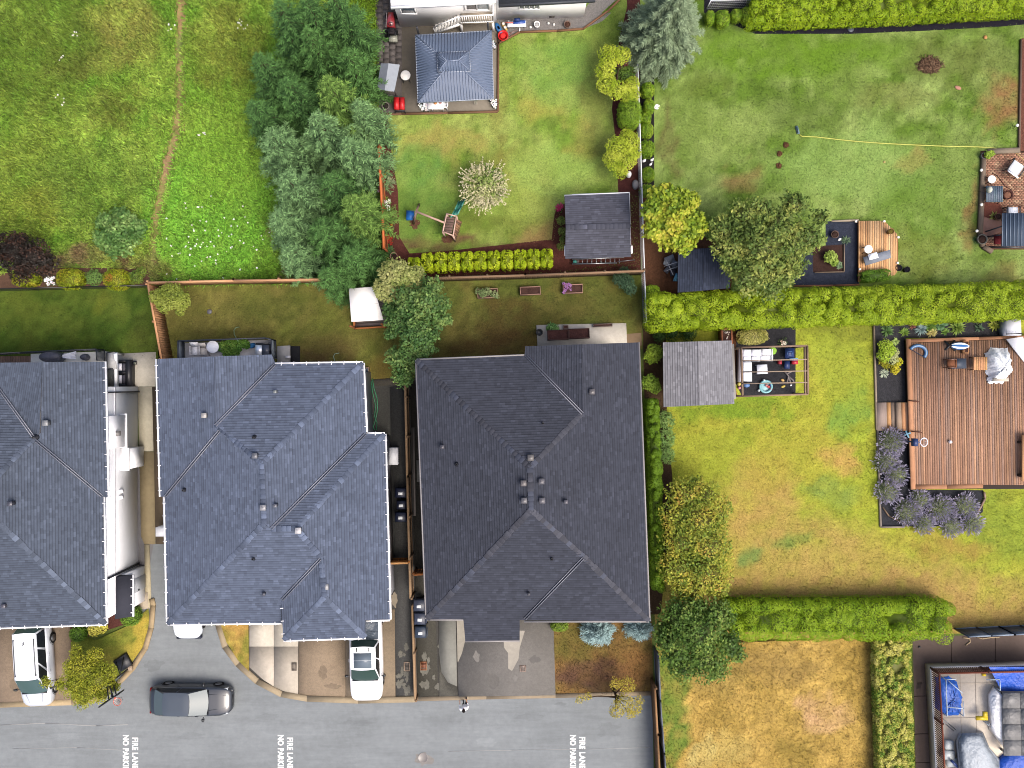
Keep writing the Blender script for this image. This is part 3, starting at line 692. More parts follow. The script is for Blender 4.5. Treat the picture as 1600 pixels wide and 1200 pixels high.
roof(h3, f3, E, SL, RC3,
hips=[((651, 563, 0), (828, 731, 172)), ((667, 967, 0), (830, 797, 172)), ((910, 646, 91), (828, 731, 172)), ((1014, 970, 0), (912, 870, 99)), ((912, 870, 99), (830, 797, 172)), ((828, 731, 172), (830, 797, 172))],
valleys=[((822, 556, 2), (910, 646, 92)), ((820, 967, 4), (911, 872, 100))],
eaves=[((820, 556, 0), (651, 563, 0), -1), ((651, 563, 0), (667, 967, 0), -1), ((667, 967, 0), (724, 967, 0), -1), ((727, 1001, -30), (812, 1000, -30), -1), ((819, 970, 0), (1014, 970, 0), -1), ((1014, 970, 0), (997, 535, 0), -1)],
hang=False, vents=[(925, 612, 75, 8, A(110, 106, 108)), (829, 715, 152, 9, A(120, 116, 114)), (818, 755, 160, 8.5, A(122, 116, 116)), (846, 752, 158, 8.5, A(108, 106, 112)), (819, 782, 160, 8.5, A(120, 118, 122)), (847, 782, 158, 8.5, A(112, 110, 116)), (884, 784, 125, 6, A(104, 102, 110)), (691, 698, 38, 6, A(88, 86, 94)), (826, 928, 42, 4.5, A(80, 80, 88))],
pipes=[(848, 661, 100), (714, 725, 60), (862, 872, 95)], gut=A(168, 164, 164), capcol=c3)
w = MB(A(214, 212, 208)); w.prism(inset(P2([q for q in o3 if q not in ((812, 969), (812, 1000), (727, 1001), (724, 967))], E), .45), 0, E - .06); w.build('wall', M['siding'], h3)
w = MB(A(214, 212, 208)); w.prism(P2([(732, 950), (806, 950), (806, 985), (732, 985)], 3), 0, 4.1); w.build('wall', M['siding'], h3)
for a, b in (((706, 946), (712, 974)),):
 pass
mb = MB(A(226, 226, 228)); mb.tube([G(813, 966, 4.9), G(818, 964, 4.6), G(819, 960, .1)], .05, 8); mb.build('downpipe', M['paint'], h3)
# --- middle house
h2 = thing('house', 'middle house with a blue grey hipped roof and a white pickup at its front', 'house', G(430, 770)[:2] + (0,), 'shingle roofed houses along the lane')
RC2 = A(94, 104, 124)
o2 = [(245, 561), (425, 554), (430, 569), (567, 567), (572, 677), (601, 678), (609, 968), (571, 969), (571, 996), (443, 1000), (440, 973), (262, 975), (255, 776), (251, 776)]
f2 = [[(245, 561, 0), (335, 557, 91), (337, 663, 90), (409, 725, 158), (413, 745, 160), (343, 673, 92), (258, 776, 4), (251, 776, 0)],
[(335, 557, 91), (425, 554, 0), (430, 569, 0), (337, 663, 92)],
[(258, 776, 0), (343, 673, 88), (413, 745, 157), (413, 818, 156), (262, 975, 0)],
[(430, 569, 0), (567, 567, 0), (409, 725, 158), (337, 663, 95)],
[(567, 567, 0), (572, 677, 0), (424, 826, 148), (413, 818, 158), (409, 725, 160)],
[(572, 678, 0), (601, 678, 0), (463, 826, 148), (424, 826, 148)],
[(601, 678, 0), (609, 968, 0), (571, 969, 37), (571, 996, 36), (507, 933, 100), (502, 872, 102), (463, 826, 143)],
[(262, 975, 0), (413, 818, 156), (424, 826, 148), (463, 826, 148), (502, 872, 101), (440, 938, 36), (440, 973, 0)],
[(440, 938, 36), (502, 872, 98), (507, 933, 100), (443, 1000, 36)],
[(443, 1000, 36), (507, 933, 100), (571, 996, 36)]]
roof(h2, f2, E, .33, RC2,
hips=[((567, 567, 0), (409, 725, 158)), ((337, 663, 92), (409, 725, 158)), ((262, 975, 0), (413, 818, 156)), ((409, 725, 159), (413, 818, 157)), ((601, 678, 0), (463, 826, 146)), ((424, 826, 149), (463, 826, 149)), ((463, 826, 146), (502, 872, 102)), ((571, 996, 36), (507, 933, 101)), ((443, 1000, 36), (507, 933, 101)), ((502, 872, 101), (507, 933, 101))],
valleys=[((430, 569, 4), (337, 665, 96)), ((343, 673, 94), (259, 775, 6)), ((571, 678, 4), (424, 826, 150)), ((501, 873, 103), (441, 937, 40))],
eaves=[((567, 567, 0), (430, 569, 0), -1), ((251, 776, 0), (245, 561, 0), 1), ((262, 975, 0), (257, 776, 0), 1), ((262, 975, 0), (440, 973, 0), -1), ((443, 1000, 36), (571, 996, 36), -1), ((572, 677, 0), (567, 567, 0), -1), ((601, 678, 0), (572, 678, 0), -1), ((609, 968, 0), (601, 678, 0), -1), ((571, 969, 0), (609, 968, 0), -1), ((440, 940, 36), (443, 1000, 36), 1)],
vents=[(319, 649, 75, 7.5, A(190, 186, 182)), (398, 712, 150, 8, A(120, 122, 130)), (411, 793, 150, 8.5, A(165, 165, 170)), (466, 829, 140, 9, A(200, 198, 200)), (509, 917, 75, 8.5, A(172, 172, 174)), (430, 790, 145, 5, A(120, 122, 132)), (412, 928, 46, 4.5, A(90, 92, 104)), (430, 612, 45, 4.5, A(150, 155, 155))],
pipes=[(398, 683, 115), (289, 765, 32), (397, 872, 100)], gut=A(238, 238, 240))
w = MB(A(216, 216, 220)); w.prism(inset(P2(o2, E), .45), 0, E - .06); w.build('wall', M['siding'], h2)
# --- house cut off at the frame edge, its white east wall in view
h1 = thing('house', 'house with blue grey roof and tall white side wall above the silver van', 'house', G(60, 770)[:2] + (0,), 'shingle roofed houses along the lane')
RC1 = A(86, 95, 111)
o1 = [(-260, 567), (163, 565), (168, 776), (161, 776), (165, 975), (-260, 989)]
f1 = [[(66, 566, 97), (163, 565, 0), (168, 777, 0), (161, 776, 6), (54, 684, 112), (64, 676, 101)],
[(-30, 567, 0), (66, 566, 97), (64, 676, 101), (54, 684, 112)] ,
[(-30, 567, 0), (54, 684, 116), (-5, 745, 176), (-90, 745, 178), (-260, 567, 0)],
[(54, 684, 110), (161, 776, 0), (165, 975, 0), (0, 818, 160), (-5, 745, 168)],
[(0, 818, 160), (165, 975, 0), (-260, 989, 0), (-90, 822, 160)],
[(-90, 745, 178), (-5, 745, 176), (0, 818, 165), (-90, 822, 170)]]
roof(h1, f1, E, .33, RC1,
hips=[((165, 975, 0), (0, 818, 161)), ((54, 684, 115), (-5, 745, 176))],
valleys=[((-30, 567, 2), (54, 684, 116)), ((54, 686, 115), (160, 775, 6))],
eaves=[((165, 975, 0), (-260, 989, 0), 1), ((168, 777, 0), (163, 565, 0), -1), ((165, 975, 0), (161, 776, 0), -1)],
vents=[(71, 661, 95, 8.5, A(150, 152, 156)), (16, 787, 150, 7, A(96, 96, 108)), (6, 947, 30, 6, A(110, 108, 120))],
pipes=[(56, 683, 112)], gut=A(226, 228, 232))
def wall_pts(z): return [G(216, 604, 0)[:2], G(216, 738, 0)[:2], G(216, 740, 0)[:2], G(217, 925, 0)[:2]]
w = MB(A(238, 240, 244))
wb = [G(-200, 606)[:2], G(216, 604)[:2], G(217, 938)[:2], G(-200, 948)[:2]]
w.prism(wb, 0, E - .06)
w.build('wall', M['siding'], h1)
xw = G(216, 700)[0]
def wbox(name, y0, y1, z0, z1, dx, m, col, parent=h1, x0=None):
 """Box standing proud of the white east wall: y in photograph pixels at the wall foot."""
 b = MB(col); Y0, Y1 = G(0, y0)[1], G(0, y1)[1]; xx = xw if x0 is None else x0
 b.box((xx + dx / 2 + .003, (Y0 + Y1) / 2, (z0 + z1) / 2), (dx, abs(Y0 - Y1), z1 - z0))
 return b.build(name, m, parent)
wbox('belt_trim', 604, 927, 2.92, 3.08, .05, M['paint'], A(244, 244, 247))
bay = wbox('bay', 646, 693, 2.5, 4.9, .42, M['siding'], A(240, 241, 245))
wbox('bay_trim', 644, 695, 2.4, 2.5, .48, M['paint'], A(250, 250, 252))
chase = wbox('chase', 697, 727, .35, 2.3, .5, M['siding'], A(240, 242, 246))
wbox('chase_trim', 695, 729, 2.3, 2.38, .56, M['paint'], A(250, 250, 252))
wbox('wall_lamp', 668, 675, 3.5, 3.7, .62, M['metal'], A(120, 118, 116))
wbox('meter_box', 757, 762, 2.2, 2.5, .18, M['paint'], A(235, 235, 238)); wbox('meter_box', 766, 771, 2.2, 2.5, .18, M['paint'], A(235, 235, 238))
for yy, z0, z1 in ((612, .1, 4.85), (880, .1, 4.85)):
 d = MB(A(30, 32, 44)); Y = G(0, yy)[1]; d.bar((xw + .09, Y, z0), (xw + .09, Y, z1), .1, .08); d.build('downpipe', M['paint'], h1)
pr = MB(A(64, 66, 78)); Y0, Y1 = G(0, 884)[1], G(0, 946)[1]
pr.hexa([(xw + .003, Y1, 2.5), (xw + .75, Y1, 2.3), (xw + .75, Y0, 2.3), (xw + .003, Y0, 2.5)], [(xw + .003, Y1, 2.95), (xw + .75, Y1, 2.4), (xw + .75, Y0, 2.4), (xw + .003, Y0, 2.95)])
pr.build('porch_roof', M['shingle'], h1)
gt = MB(A(226, 228, 232)); gt.bar((xw + .81, Y0, 2.36), (xw + .81, Y1, 2.36), .09, .1)
for i in range(5): gt.box((xw + .78, Y0 + (Y1 - Y0) * (i + .5) / 5, 2.43), (.2, .06, .04))
gt.build('porch_gutter', M['paint'], h1)
ep = MB(A(236, 238, 242)); ep.prism([(xw + .003, G(0, 884)[1]), (xw + .45, G(0, 884)[1]), (xw + .45, G(0, 938)[1]), (xw + .003, G(0, 938)[1])], .05, 2.29); ep.build('entry_bay', M['siding'], h1)
dr = MB(A(200, 204, 210)); dr.box((xw + .48, (G(0, 895)[1] + G(0, 918)[1]) / 2, 1.1), (.05, .85, 2.0)); dp = dr.build('door', M['paint'], h1)
hd = MB(A(60, 60, 64)); hd.box((xw + .53, G(0, 915)[1], 1.05), (.05, .06, .12)); hd.build('handle', M['metal'], dp)
# --- white house at the top
h4 = thing('house', 'white rendered house at the top edge with a stair up to its balcony', 'house', G(770, 10)[:2] + (0,))
w = MB(A(244, 243, 242)); w.prism(P2([(626, 43), (776, 35), (776, -150), (626, -140)]), 0, 3.8); w.build('wall', M['siding'], h4)
w = MB(A(246, 245, 244)); w.prism(P2([(776.5, 32), (912, 27), (925, -120), (776.5, -120)]), 0, 2.75); w.build('wall', M['siding'], h4)
def slabroof(pts, z, name, col, edge):
 mb = MB(col); p = P2(pts, z); mb.prism(p, z, z + .1); r_ = mb.build(name, M['shingle'], h4)
 e = MB(edge); a, b = Vector(p[0] + (z,)), Vector(p[1] + (z,)); e.bar(a + Vector((0, -.06, .03)), b + Vector((0, -.06, .03)), .12, .2); e.build('gutter', M['paint'], r_)
slabroof([(611, 11), (774, 2), (774, -120), (600, -120)], 3.85, 'roof', A(228, 228, 230), A(250, 250, 250))
slabroof([(779, 8), (930, 0), (930, -120), (779, -120)], 2.8, 'roof', A(58, 62, 70), A(70, 74, 82))
yw = lambda x: G(0, 43 - (x - 626) * 8 / 150)[1]
def swin(x0, x1, z0, z1, name='window', glass=A(96, 112, 120), fr=A(248, 248, 248), off=0.0, split=2, base=None):
 """Window in the south wall; px at the wall foot."""
 X0, X1 = G(x0, 0)[0], G(x1, 0)[0]; Y = (yw((x0 + x1) / 2) if base is None else base) - .03
 f = MB(fr)
 f.box(((X0 + X1) / 2, Y, z1), (X1 - X0 + .12, .1, .09)); f.box(((X0 + X1) / 2, Y, z0), (X1 - X0 + .12, .12, .09))
 n = split
 for i in range(n + 1): f.box((X0 + (X1 - X0) * i / n, Y, (z0 + z1) / 2), (.08, .09, z1 - z0))
 wdw = f.build(name, M['paint'], h4)
 for i in range(n):
  p = MB(glass[i] if isinstance(glass, list) else glass); p.box((X0 + (X1 - X0) * (i + .5) / n, Y + .012, (z0 + z1) / 2), ((X1 - X0) / n - .08, .03, z1 - z0 - .08)); p.build('pane', M['glass'], wdw)
swin(634, 656, 1.9, 2.7, glass=A(90, 104, 116), split=1); swin(634, 656, 2.85, 3.3, glass=A(70, 80, 92), split=1)
swin(729, 766, 1.9, 3.6, 'balcony_door', glass=[A(120, 108, 96), A(170, 186, 192)], split=2)
swin(811, 841, 1.5, 2.45, glass=A(84, 104, 100), split=4, base=G(0, 30)[1] - .02)
mb = MB(A(90, 84, 80)); mb.box((G(862, 0)[0], G(0, 29)[1] - .03, .25), (.32, .05, .16)); mb.build('wall_vent', M['metal'], h4)
ZB = 1.45
bl = MB(A(214, 200, 180)); bl.prism(P2([(722, 34), (772, 31), (772, 51), (722, 53)]), ZB - .15, ZB); bal = bl.build('balcony', M['concrete'], h4)
rl = MB(A(246, 246, 246))
a, b, c = Vector(G(722, 53, ZB)[:2] + (ZB,)), Vector(G(772, 51, 0)[:2] + (ZB,)), Vector(G(772, 31, 0)[:2] + (ZB,))
a = Vector(G(722, 53, 0)[:2] + (ZB,))
for p, q in ((a, b), (b, c)):
 for zz in (.1, .95): rl.bar(p + Vector((0, 0, zz)), q + Vector((0, 0, zz)), .07, .05)
 n = int((q - p).length / .13)
 for i in range(n + 1):
  r_ = p + (q - p) * i / n; rl.bar(r_ + Vector((0, 0, .1)), r_ + Vector((0, 0, .95)), .04)
rl.build('balcony_railing', M['paint'], bal)
for p in ((722, 51), (771, 50)):
 q = MB(A(240, 240, 240)); X, Y, _ = G(*p); q.box((X, Y + .06, (ZB - .16) / 2), (.14, .14, ZB - .16)); q.build('post', M['paint'], bal)
for i in range(8):
 s_ = MB(A(240, 238, 232)); z = ZB - (i + 1) * ZB / 9
 s_.prism(P2([(721 - i * 5.2, 35), (721 - i * 5.2, 52), (716.4 - i * 5.2, 52.3), (716.4 - i * 5.2, 35.3)]), z - .06, z); s_.build('stair_tread', M['paint'], h4)
q = MB(A(246, 246, 246)); q.bar(Vector(G(680, 54)[:2] + (1.0,)), Vector(G(720, 53)[:2] + (ZB + .9,)), .06); q.bar(Vector(G(680, 54)[:2] + (.12,)), Vector(G(720, 53)[:2] + (ZB - .1,)), .06, .2)
for i in range(9):
 r_ = i / 8; X, Y, _ = G(680 + 40 * r_, 54 - r_); z = r_ * (ZB - .1) + .12; q.bar((X, Y, z), (X, Y, z + .85), .04)
q.build('stair_railing', M['paint'], h4)
# -- plants
def unit(v): return v / np.maximum(1e-9, np.linalg.norm(v, axis=1, keepdims=True))
def quads_leaf(P, Nn, L, W, fold=0.0):
 """Rhombus leaves at P with normals Nn."""
 n = len(P)
 r = rng.normal(size=(n, 3)); a = unit(r - (r * Nn).sum(1, keepdims=True) * Nn); b = np.cross(Nn, a)
 L = np.broadcast_to(L, n)[:, None]; W = np.broadcast_to(W, n)[:, None]
 V = np.stack([P - a * L / 2, P + b * W / 2 + a * L * .08, P + a * L / 2, P - b * W / 2 + a * L * .08], 1)
 return V, np.arange(n * 4).reshape(-1, 4)
def pick(cols, n, t=None, spread=.18):
 """Natural leaf to leaf colour variation inside a palette."""
 cols = np.array(cols)
 if t is None: t = rng.random(n)
 x = np.clip(t, 0, .999) * (len(cols) - 1) if len(cols) > 1 else np.zeros(n)
 i = x.astype(int); f = (x - i)[:, None]
 c = cols[i] * (1 - f) + cols[np.minimum(i + 1, len(cols) - 1)] * f
 return np.minimum(.6, 1.4 * c * rng.uniform(1 - spread, 1 + spread, (n, 1)))
def trunk_mesh(x, y, z1, r, limbs, name='trunk', parent=None, col=A(92, 78, 64)):
 mb = MB(col)
 mb.tube([(x, y, -.05), (x + r * .3, y, z1 * .5), (x, y + r * .4, z1)], r, 8, r1=r * .45)
 for q in limbs:
  p0 = Vector((x, y, z1 * random.uniform(.35, .8))); p1 = Vector(q); m = (p0 + p1) / 2 + Vector((0, 0, -.1 * (p1 - p0).length))
  mb.tube([p0, m, p1], r * .4, 6, r1=r * .12)
 return mb.build(name, M['bark'], parent)
def tree(name, label, cat, lobes, n, leaf, cols, group=None, trunk=True, flat=.75, up=.55, core=True, clump=.55, single=False, spread=.2, z0=0.0, m='leaf', fill=.35, corecol=None):
 """lobes: (px, py, radius px, centre height m). Leaves spread through and over each lobe; a dark twiggy inside."""
 LB = []
 for px, py, r, z in lobes:
  x, y, _ = G(px, py, z); LB.append((x, y, z, r / 25 * (H - z) / H))
 LB = np.array(LB)
 bx, by = LB[:, 0].mean(), LB[:, 1].mean()
 w = LB[:, 3] ** 2; k = rng.choice(len(LB), n, p=w / w.sum())
 d = unit(rng.normal(size=(n, 3))); d[:, 2] = np.abs(d[:, 2]) * 1.0 - .25 * rng.random(n)
 d = unit(d)
 rad = np.where(rng.random(n) < fill, rng.uniform(.45, .9, n), rng.uniform(.84, 1.06, n))
 ph = 1 + clump * .3 * (vnoise(d[:, 0] * 3 + k * 7.1, d[:, 1] * 3 + d[:, 2] * 2, .55, 1) - .5) * 2
 Rr = LB[k, 3] * rad * ph
 P = LB[k, :3] + d * Rr[:, None] * np.array([1, 1, flat])
 P[:, 2] = np.maximum(P[:, 2], z0 + .04)
 keep = np.ones(n, bool)
 for i in range(len(LB)):
  q = (P - LB[i, :3]) / np.array([1, 1, flat]); keep &= ~((np.linalg.norm(q, axis=1) < LB[i, 3] * .62) & (k != i))
 P, d, k = P[keep], d[keep], k[keep]; n = len(P)
 Nn = unit(d * .6 + np.array([0, 0, up]) + rng.normal(size=(n, 3)) * .55)
 V, Fq = quads_leaf(P, Nn, leaf[0] * rng.uniform(.6, 1.3, n), leaf[1] * rng.uniform(.6, 1.3, n))
 t = np.clip(.5 * rng.random(n) + .8 * (vnoise(P[:, 0] + P[:, 2], P[:, 1] + P[:, 2] * .7, .5, 2) - .25), 0, 1)
 mb = MB(); mb.np(V, Fq, pick(cols, n, t, spread))
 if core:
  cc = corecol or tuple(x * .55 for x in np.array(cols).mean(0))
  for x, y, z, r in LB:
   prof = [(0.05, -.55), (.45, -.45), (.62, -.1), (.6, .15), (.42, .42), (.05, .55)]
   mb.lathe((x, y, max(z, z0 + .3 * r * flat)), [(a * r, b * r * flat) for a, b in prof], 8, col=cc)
 if single:
  o = mb.build(name, M[m], None, base=(bx, by, z0))
  return tag(o, label, cat, group)
 t = thing(name, label, cat, (bx, by, z0), group)
 mb.build('crown', M[m], t)
 zt = LB[:, 2].mean()
 trunk_mesh(bx, by, zt, .05 + .035 * zt, [(x, y, z) for x, y, z, r in LB[:14]], parent=t)
 return t
def round_shrub(name, label, cat, px, py, r, h, cols, group=None, n=None, leaf=(.09, .05), rx=None, rz=0.0, z0=0.0, sq=.85, top_bias=.5):
 """Clipped shrub: leaves over a solid ball that stands on the ground."""
 x, y, _ = G(px, py, z0 + h * .6); R0 = r / 25 * .97; Rx = (rx or r) / 25 * .97
 n = n or int(700 * (R0 * Rx) + 1400 * h * max(R0, Rx) * .6 + 160)
 d = unit(rng.normal(size=(n, 3))); d[:, 2] = np.where(d[:, 2] < -.5, -d[:, 2], d[:, 2])
 e = np.sign(d) * np.abs(d) ** sq
 b = 1 + .10 * (vnoise(d[:, 0] * 2 + px, d[:, 1] * 2 + d[:, 2], .5, 3) - .5) + rng.normal(size=n) * .03
 ca, sa = math.cos(rz), math.sin(rz)
 ex, ey = e[:, 0] * Rx, e[:, 1] * R0
 P = np.stack([x + (ex * ca - ey * sa) * b, y + (ex * sa + ey * ca) * b, z0 + h * .5 + e[:, 2] * h * .5 * b], 1)
 P[:, 2] = np.maximum(P[:, 2], z0 + .02)
 Nn = unit(d + rng.normal(size=(n, 3)) * .5 + np.array([0, 0, .25]))
 V, Fq = quads_leaf(P, Nn, leaf[0] * rng.uniform(.6, 1.4, n), leaf[1] * rng.uniform(.6, 1.4, n))
 t = np.clip(.5 * rng.random(n) + .9 * (vnoise(P[:, 0], P[:, 1], .25, 2) - .2), 0, 1)
 mb = MB(); mb.np(V, Fq, pick(cols, n, t, .16))
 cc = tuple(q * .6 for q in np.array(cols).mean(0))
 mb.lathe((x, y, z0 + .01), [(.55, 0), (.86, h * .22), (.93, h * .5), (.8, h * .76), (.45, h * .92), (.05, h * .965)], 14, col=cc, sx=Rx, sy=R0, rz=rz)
 o = mb.build(name, M['leaf'], None, base=(x, y, z0))
 return tag(o, label, cat, group)
def conifer(label, px, py, Rpx, h, cols, group=None, name='conifer', tipc=None, base_cut=.06, droop=.35, dens=1.0, whorls=22):
 """Spruce or fir: whorls of boughs with side sprays of needles; apex at px, py."""
 x, y, _ = G(px, py, h * .5); Rb = Rpx / 25 * 1.02
 t = thing(name, label, 'conifer tree', (x, y, 0), group)
 Ps, Ds, Ls, Ws, Cs = [], [], [], [], []
 limbs = MB(A(80, 66, 54))
 cols = np.array(cols); tip = np.array(tipc if tipc is not None else cols[-1] * 1.25)
 for i in range(whorls):
  f = base_cut + (1 - base_cut) * i / (whorls - 1)
  z = h * f; L0 = Rb * (1 - f) ** .75 + .12
  nb = int(6 + 5 * (1 - f))
  a0 = random.random() * 6.28
  for j in range(nb):
   a = a0 + 6.283 * j / nb + random.uniform(-.3, .3); L = L0 * random.uniform(.68, 1.14)
   dr = droop * random.uniform(.5, 1.4) * (1 - f * .8) - .25 * f
   u = np.array([math.cos(a), math.sin(a), 0]); s = np.array([-u[1], u[0], 0])
   if i % 3 == 0 and f < .9:
    limbs.tube([(x, y, z), tuple(np.array([x, y, z]) + u * L * .85 + np.array([0, 0, -dr * L * .7]))], .03, 4, r1=.01, caps=False)
   m = max(5, int(L * 9 * dens))
   q = (np.arange(m) + rng.random(m)) / m
   q = .12 + .88 * q
   for side in (-1, 1, 0):
    bp = np.array([x, y, z]) + u * (L * q)[:, None] + np.array([0, 0, 1]) * (-dr * L * q ** 1.6 + .02 * rng.normal(size=m))[:, None]
    sl = (.2 + .26 * L * (1 - q) * .9) * rng.uniform(.6, 1.3, m)
    if side == 0: dirv = np.tile(u, (m, 1)) + np.array([0, 0, .15]); sl = sl * .7 + .05
    else: dirv = u * .75 + s * side * rng.uniform(.6, 1.0, m)[:, None] + np.array([0, 0, -.1]) + rng.normal(size=(m, 3)) * .15
    dirv = unit(dirv)
    Ps.append(bp); Ds.append(dirv); Ls.append(sl); Ws.append(np.clip(sl * .22, .035, .075))
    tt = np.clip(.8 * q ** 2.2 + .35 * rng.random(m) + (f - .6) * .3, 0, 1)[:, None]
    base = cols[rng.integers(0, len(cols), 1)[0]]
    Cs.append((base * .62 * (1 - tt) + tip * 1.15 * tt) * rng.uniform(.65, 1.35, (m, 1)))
 P, D, L, W, C_ = map(np.concatenate, (Ps, Ds, Ls, Ws, Cs))
 n = len(P)
 S = unit(np.cross(D, np.array([0, 0, 1.0]) + rng.normal(size=(n, 3)) * .35))
 V = np.stack([P, P + D * (L * .45)[:, None] + S * (W * .5)[:, None], P + D * L[:, None], P + D * (L * .45)[:, None] - S * (W * .5)[:, None]], 1)
 mb = MB(); mb.np(V, np.arange(n * 4).reshape(-1, 4), C_)
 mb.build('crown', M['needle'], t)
 limbs.tube([(x, y, -.05), (x, y, h * .97)], .05 + h * .014, 8, r1=.02)
 limbs.build('trunk', M['bark'], t)
 return t
FG = [A(62, 104, 50), A(80, 122, 56)]; FB = [A(74, 114, 74), A(90, 128, 84)]; FY = [A(80, 124, 52), A(100, 140, 60)]; FD = [A(56, 98, 54), A(72, 114, 64)]
gg = 'conifers of the grove'
CON = [
(540, 36, 44, 8.5, FD, 'dark narrow conifer at the top of the grove beside the paved yard'),
(466, 56, 54, 8.0, FD, 'dark broad conifer at the top of the grove facing the meadow'),
(502, 46, 46, 7.6, FD, 'dark conifer closing the gap between the two topmost trees of the grove'),
(504, 92, 46, 7.2, FG, 'mid green conifer below the two topmost trees of the grove'),
(428, 122, 44, 6.2, FD, 'dark green conifer on the meadow edge of the grove near its top'),
(560, 120, 42, 7.0, FG, 'mid green conifer beside the canopied swing bench'),
(470, 160, 46, 6.4, FD, 'dark conifer in the middle of the upper grove'),
(534, 165, 48, 7.8, FY, 'bright yellow green conifer standing tall in the upper grove'),
(418, 190, 42, 5.6, FD, 'dark conifer on the meadow edge opposite the bright yellow green tree'),
(573, 190, 36, 6.0, FB, 'bluish conifer leaning to the fence below the swing bench'),
(516, 216, 50, 7.4, FB, 'blue green conifer with long pale shoots in the centre of the grove'),
(448, 236, 54, 6.0, FB, 'blue green conifer with a bough reaching far over the meadow'),
(560, 250, 44, 6.8, FB, 'pale blue conifer beside the yellow flowers'),
(470, 300, 52, 6.6, FB, 'grey blue conifer with a ragged crown in the lower grove'),
(530, 300, 42, 6.2, FD, 'dark blue green conifer in the lower grove'),
(566, 335, 42, 7.0, FY, 'bright green conifer overhanging the orange fence'),
(455, 352, 46, 5.6, FB, 'silvery conifer on the meadow edge beside the brown dead patch'),
(518, 372, 48, 6.2, FG, 'green conifer near the foot of the grove'),
(468, 402, 38, 5.0, FB, 'low silvery conifer nearest the brown wooden fence'),
(560, 408, 44, 5.8, FG, 'green conifer at the foot of the grove beside the clipped hedge'),
(525, 436, 34, 5.4, FG, 'green conifer hanging over the wooden fence by the white roofed shed'),
]
for px, py, r, h, c, lab in CON:
 tp = c[1] * 1 if False else None
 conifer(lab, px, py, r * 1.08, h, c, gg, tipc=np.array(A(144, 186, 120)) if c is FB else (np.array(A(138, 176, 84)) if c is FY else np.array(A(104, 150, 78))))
tree('bramble', 'dead brown bramble in the grove edge by the meadow', 'bush', [(432, 352, 14, .5), (424, 366, 10, .4), (452, 418, 12, .5), (444, 432, 10, .4), (455, 205, 10, .5)], 900, (.16, .02), [A(120, 96, 72), A(150, 122, 94)], single=True, core=False)
sp = [A(128, 156, 112), A(146, 172, 128), A(164, 184, 144)]
conifer('large grey blue conifer with a brown thinning top beside the wire fence', 1044, 34, 70, 7.0, sp, tipc=np.array(A(158, 180, 142)), droop=.6, dens=2.4, whorls=40, base_cut=.04)
tree('conifer_top', 'brown thinning twig cluster on the top of the grey blue conifer', 'dead branch', [(1030, 12, 22, 6.4), (1040, -4, 18, 6.6)], 500, (.3, .03), [A(150, 118, 84), A(176, 150, 104)], single=True, core=False) if False else None
bs = [A(120, 160, 160), A(146, 180, 178)]
conifer('round blue spruce under the eave, the wider of two', 936, 986, 28, 2.0, bs, 'blue spruces under the eave', 'blue_spruce', tipc=np.array(A(175, 205, 205)), dens=1.7, whorls=16, droop=.15)
conifer('blue spruce at the house corner beside the dark leafy tree', 1000, 982, 22, 1.9, bs, 'blue spruces under the eave', 'blue_spruce', tipc=np.array(A(175, 205, 205)), dens=1.7, whorls=16, droop=.15)
def L(px, py, r, z, n, sub, zr=.5, sx=1.0, sy=1.0):
 """A crown as a handful of lobes: one in the middle, the others round it."""
 o = [(px, py, r * .55, z)]
 for i in range(n):
  a = 6.283 * i / n + random.uniform(-.3, .3); q = r * random.uniform(.5, .68)
  o.append((px + math.cos(a) * q * sx, py + math.sin(a) * q * sy, r * sub * random.uniform(.8, 1.2), z - random.uniform(0, zr)))
 return o
tree('leafy_tree', 'dense lime and yellow leaved tree beside the small charcoal shed', 'tree', L(1054, 341, 54, 4.2, 9, .36), 7000, (.27, .2), [A(110, 142, 36), A(168, 184, 52), A(222, 208, 84)], fill=.5, clump=.9, spread=.26)
tree('leafy_tree', 'large loose olive green tree over the dark roofed garden shed', 'tree', L(1192, 385, 84, 4.6, 12, .30) + [(1262, 370, 26, 4), (1282, 340, 14, 3.6), (1240, 320, 24, 4), (1205, 450, 22, 3.4), (1130, 360, 26, 4.0)], 11500, (.22, .12), [A(84, 112, 48), A(124, 144, 66), A(178, 182, 92)], fill=.55, clump=1.2, spread=.3)
tree('leafy_tree', 'dark green spreading tree between the white shed and the dark roofed house', 'tree', [(640, 470, 26, 4.0), (626, 500, 22, 3.6), (664, 474, 26, 4.2), (686, 500, 15, 3.5), (648, 518, 24, 4.0), (640, 552, 22, 3.6), (622, 560, 18, 3.2), (662, 545, 18, 3.6), (630, 588, 17, 3.0), (674, 450, 18, 3.6), (610, 482, 13, 3.2), (694, 474, 11, 3.2), (700, 500, 8, 3.2), (612, 520, 10, 3.2), (676, 525, 12, 3.4), (655, 575, 10, 3.2)], 9500, (.2, .12), [A(66, 104, 52), A(96, 130, 66), A(150, 172, 96)], fill=.6, clump=1.3, spread=.3)
tree('leafy_tree', 'pale yellow green tree top above the white roofed shed', 'tree', [(618, 430, 26, 3.6), (640, 436, 20, 3.4), (604, 452, 20, 3.3), (628, 452, 16, 3.4), (652, 428, 12, 3.2)], 4200, (.17, .11), [A(128, 146, 70), A(176, 180, 110), A(196, 196, 130)])
tree('willow', 'variegated cream and pink willow beside the teal slide', 'tree', [(757, 292, 24, 1.5)] + [(757 + math.cos(a) * 24, 291 + math.sin(a) * 24, 12, 1.5) for a in np.arange(0, 6.2, .7)], 4200, (.17, .08), [A(96, 134, 48), A(150, 172, 86), A(232, 224, 176)], core=True)
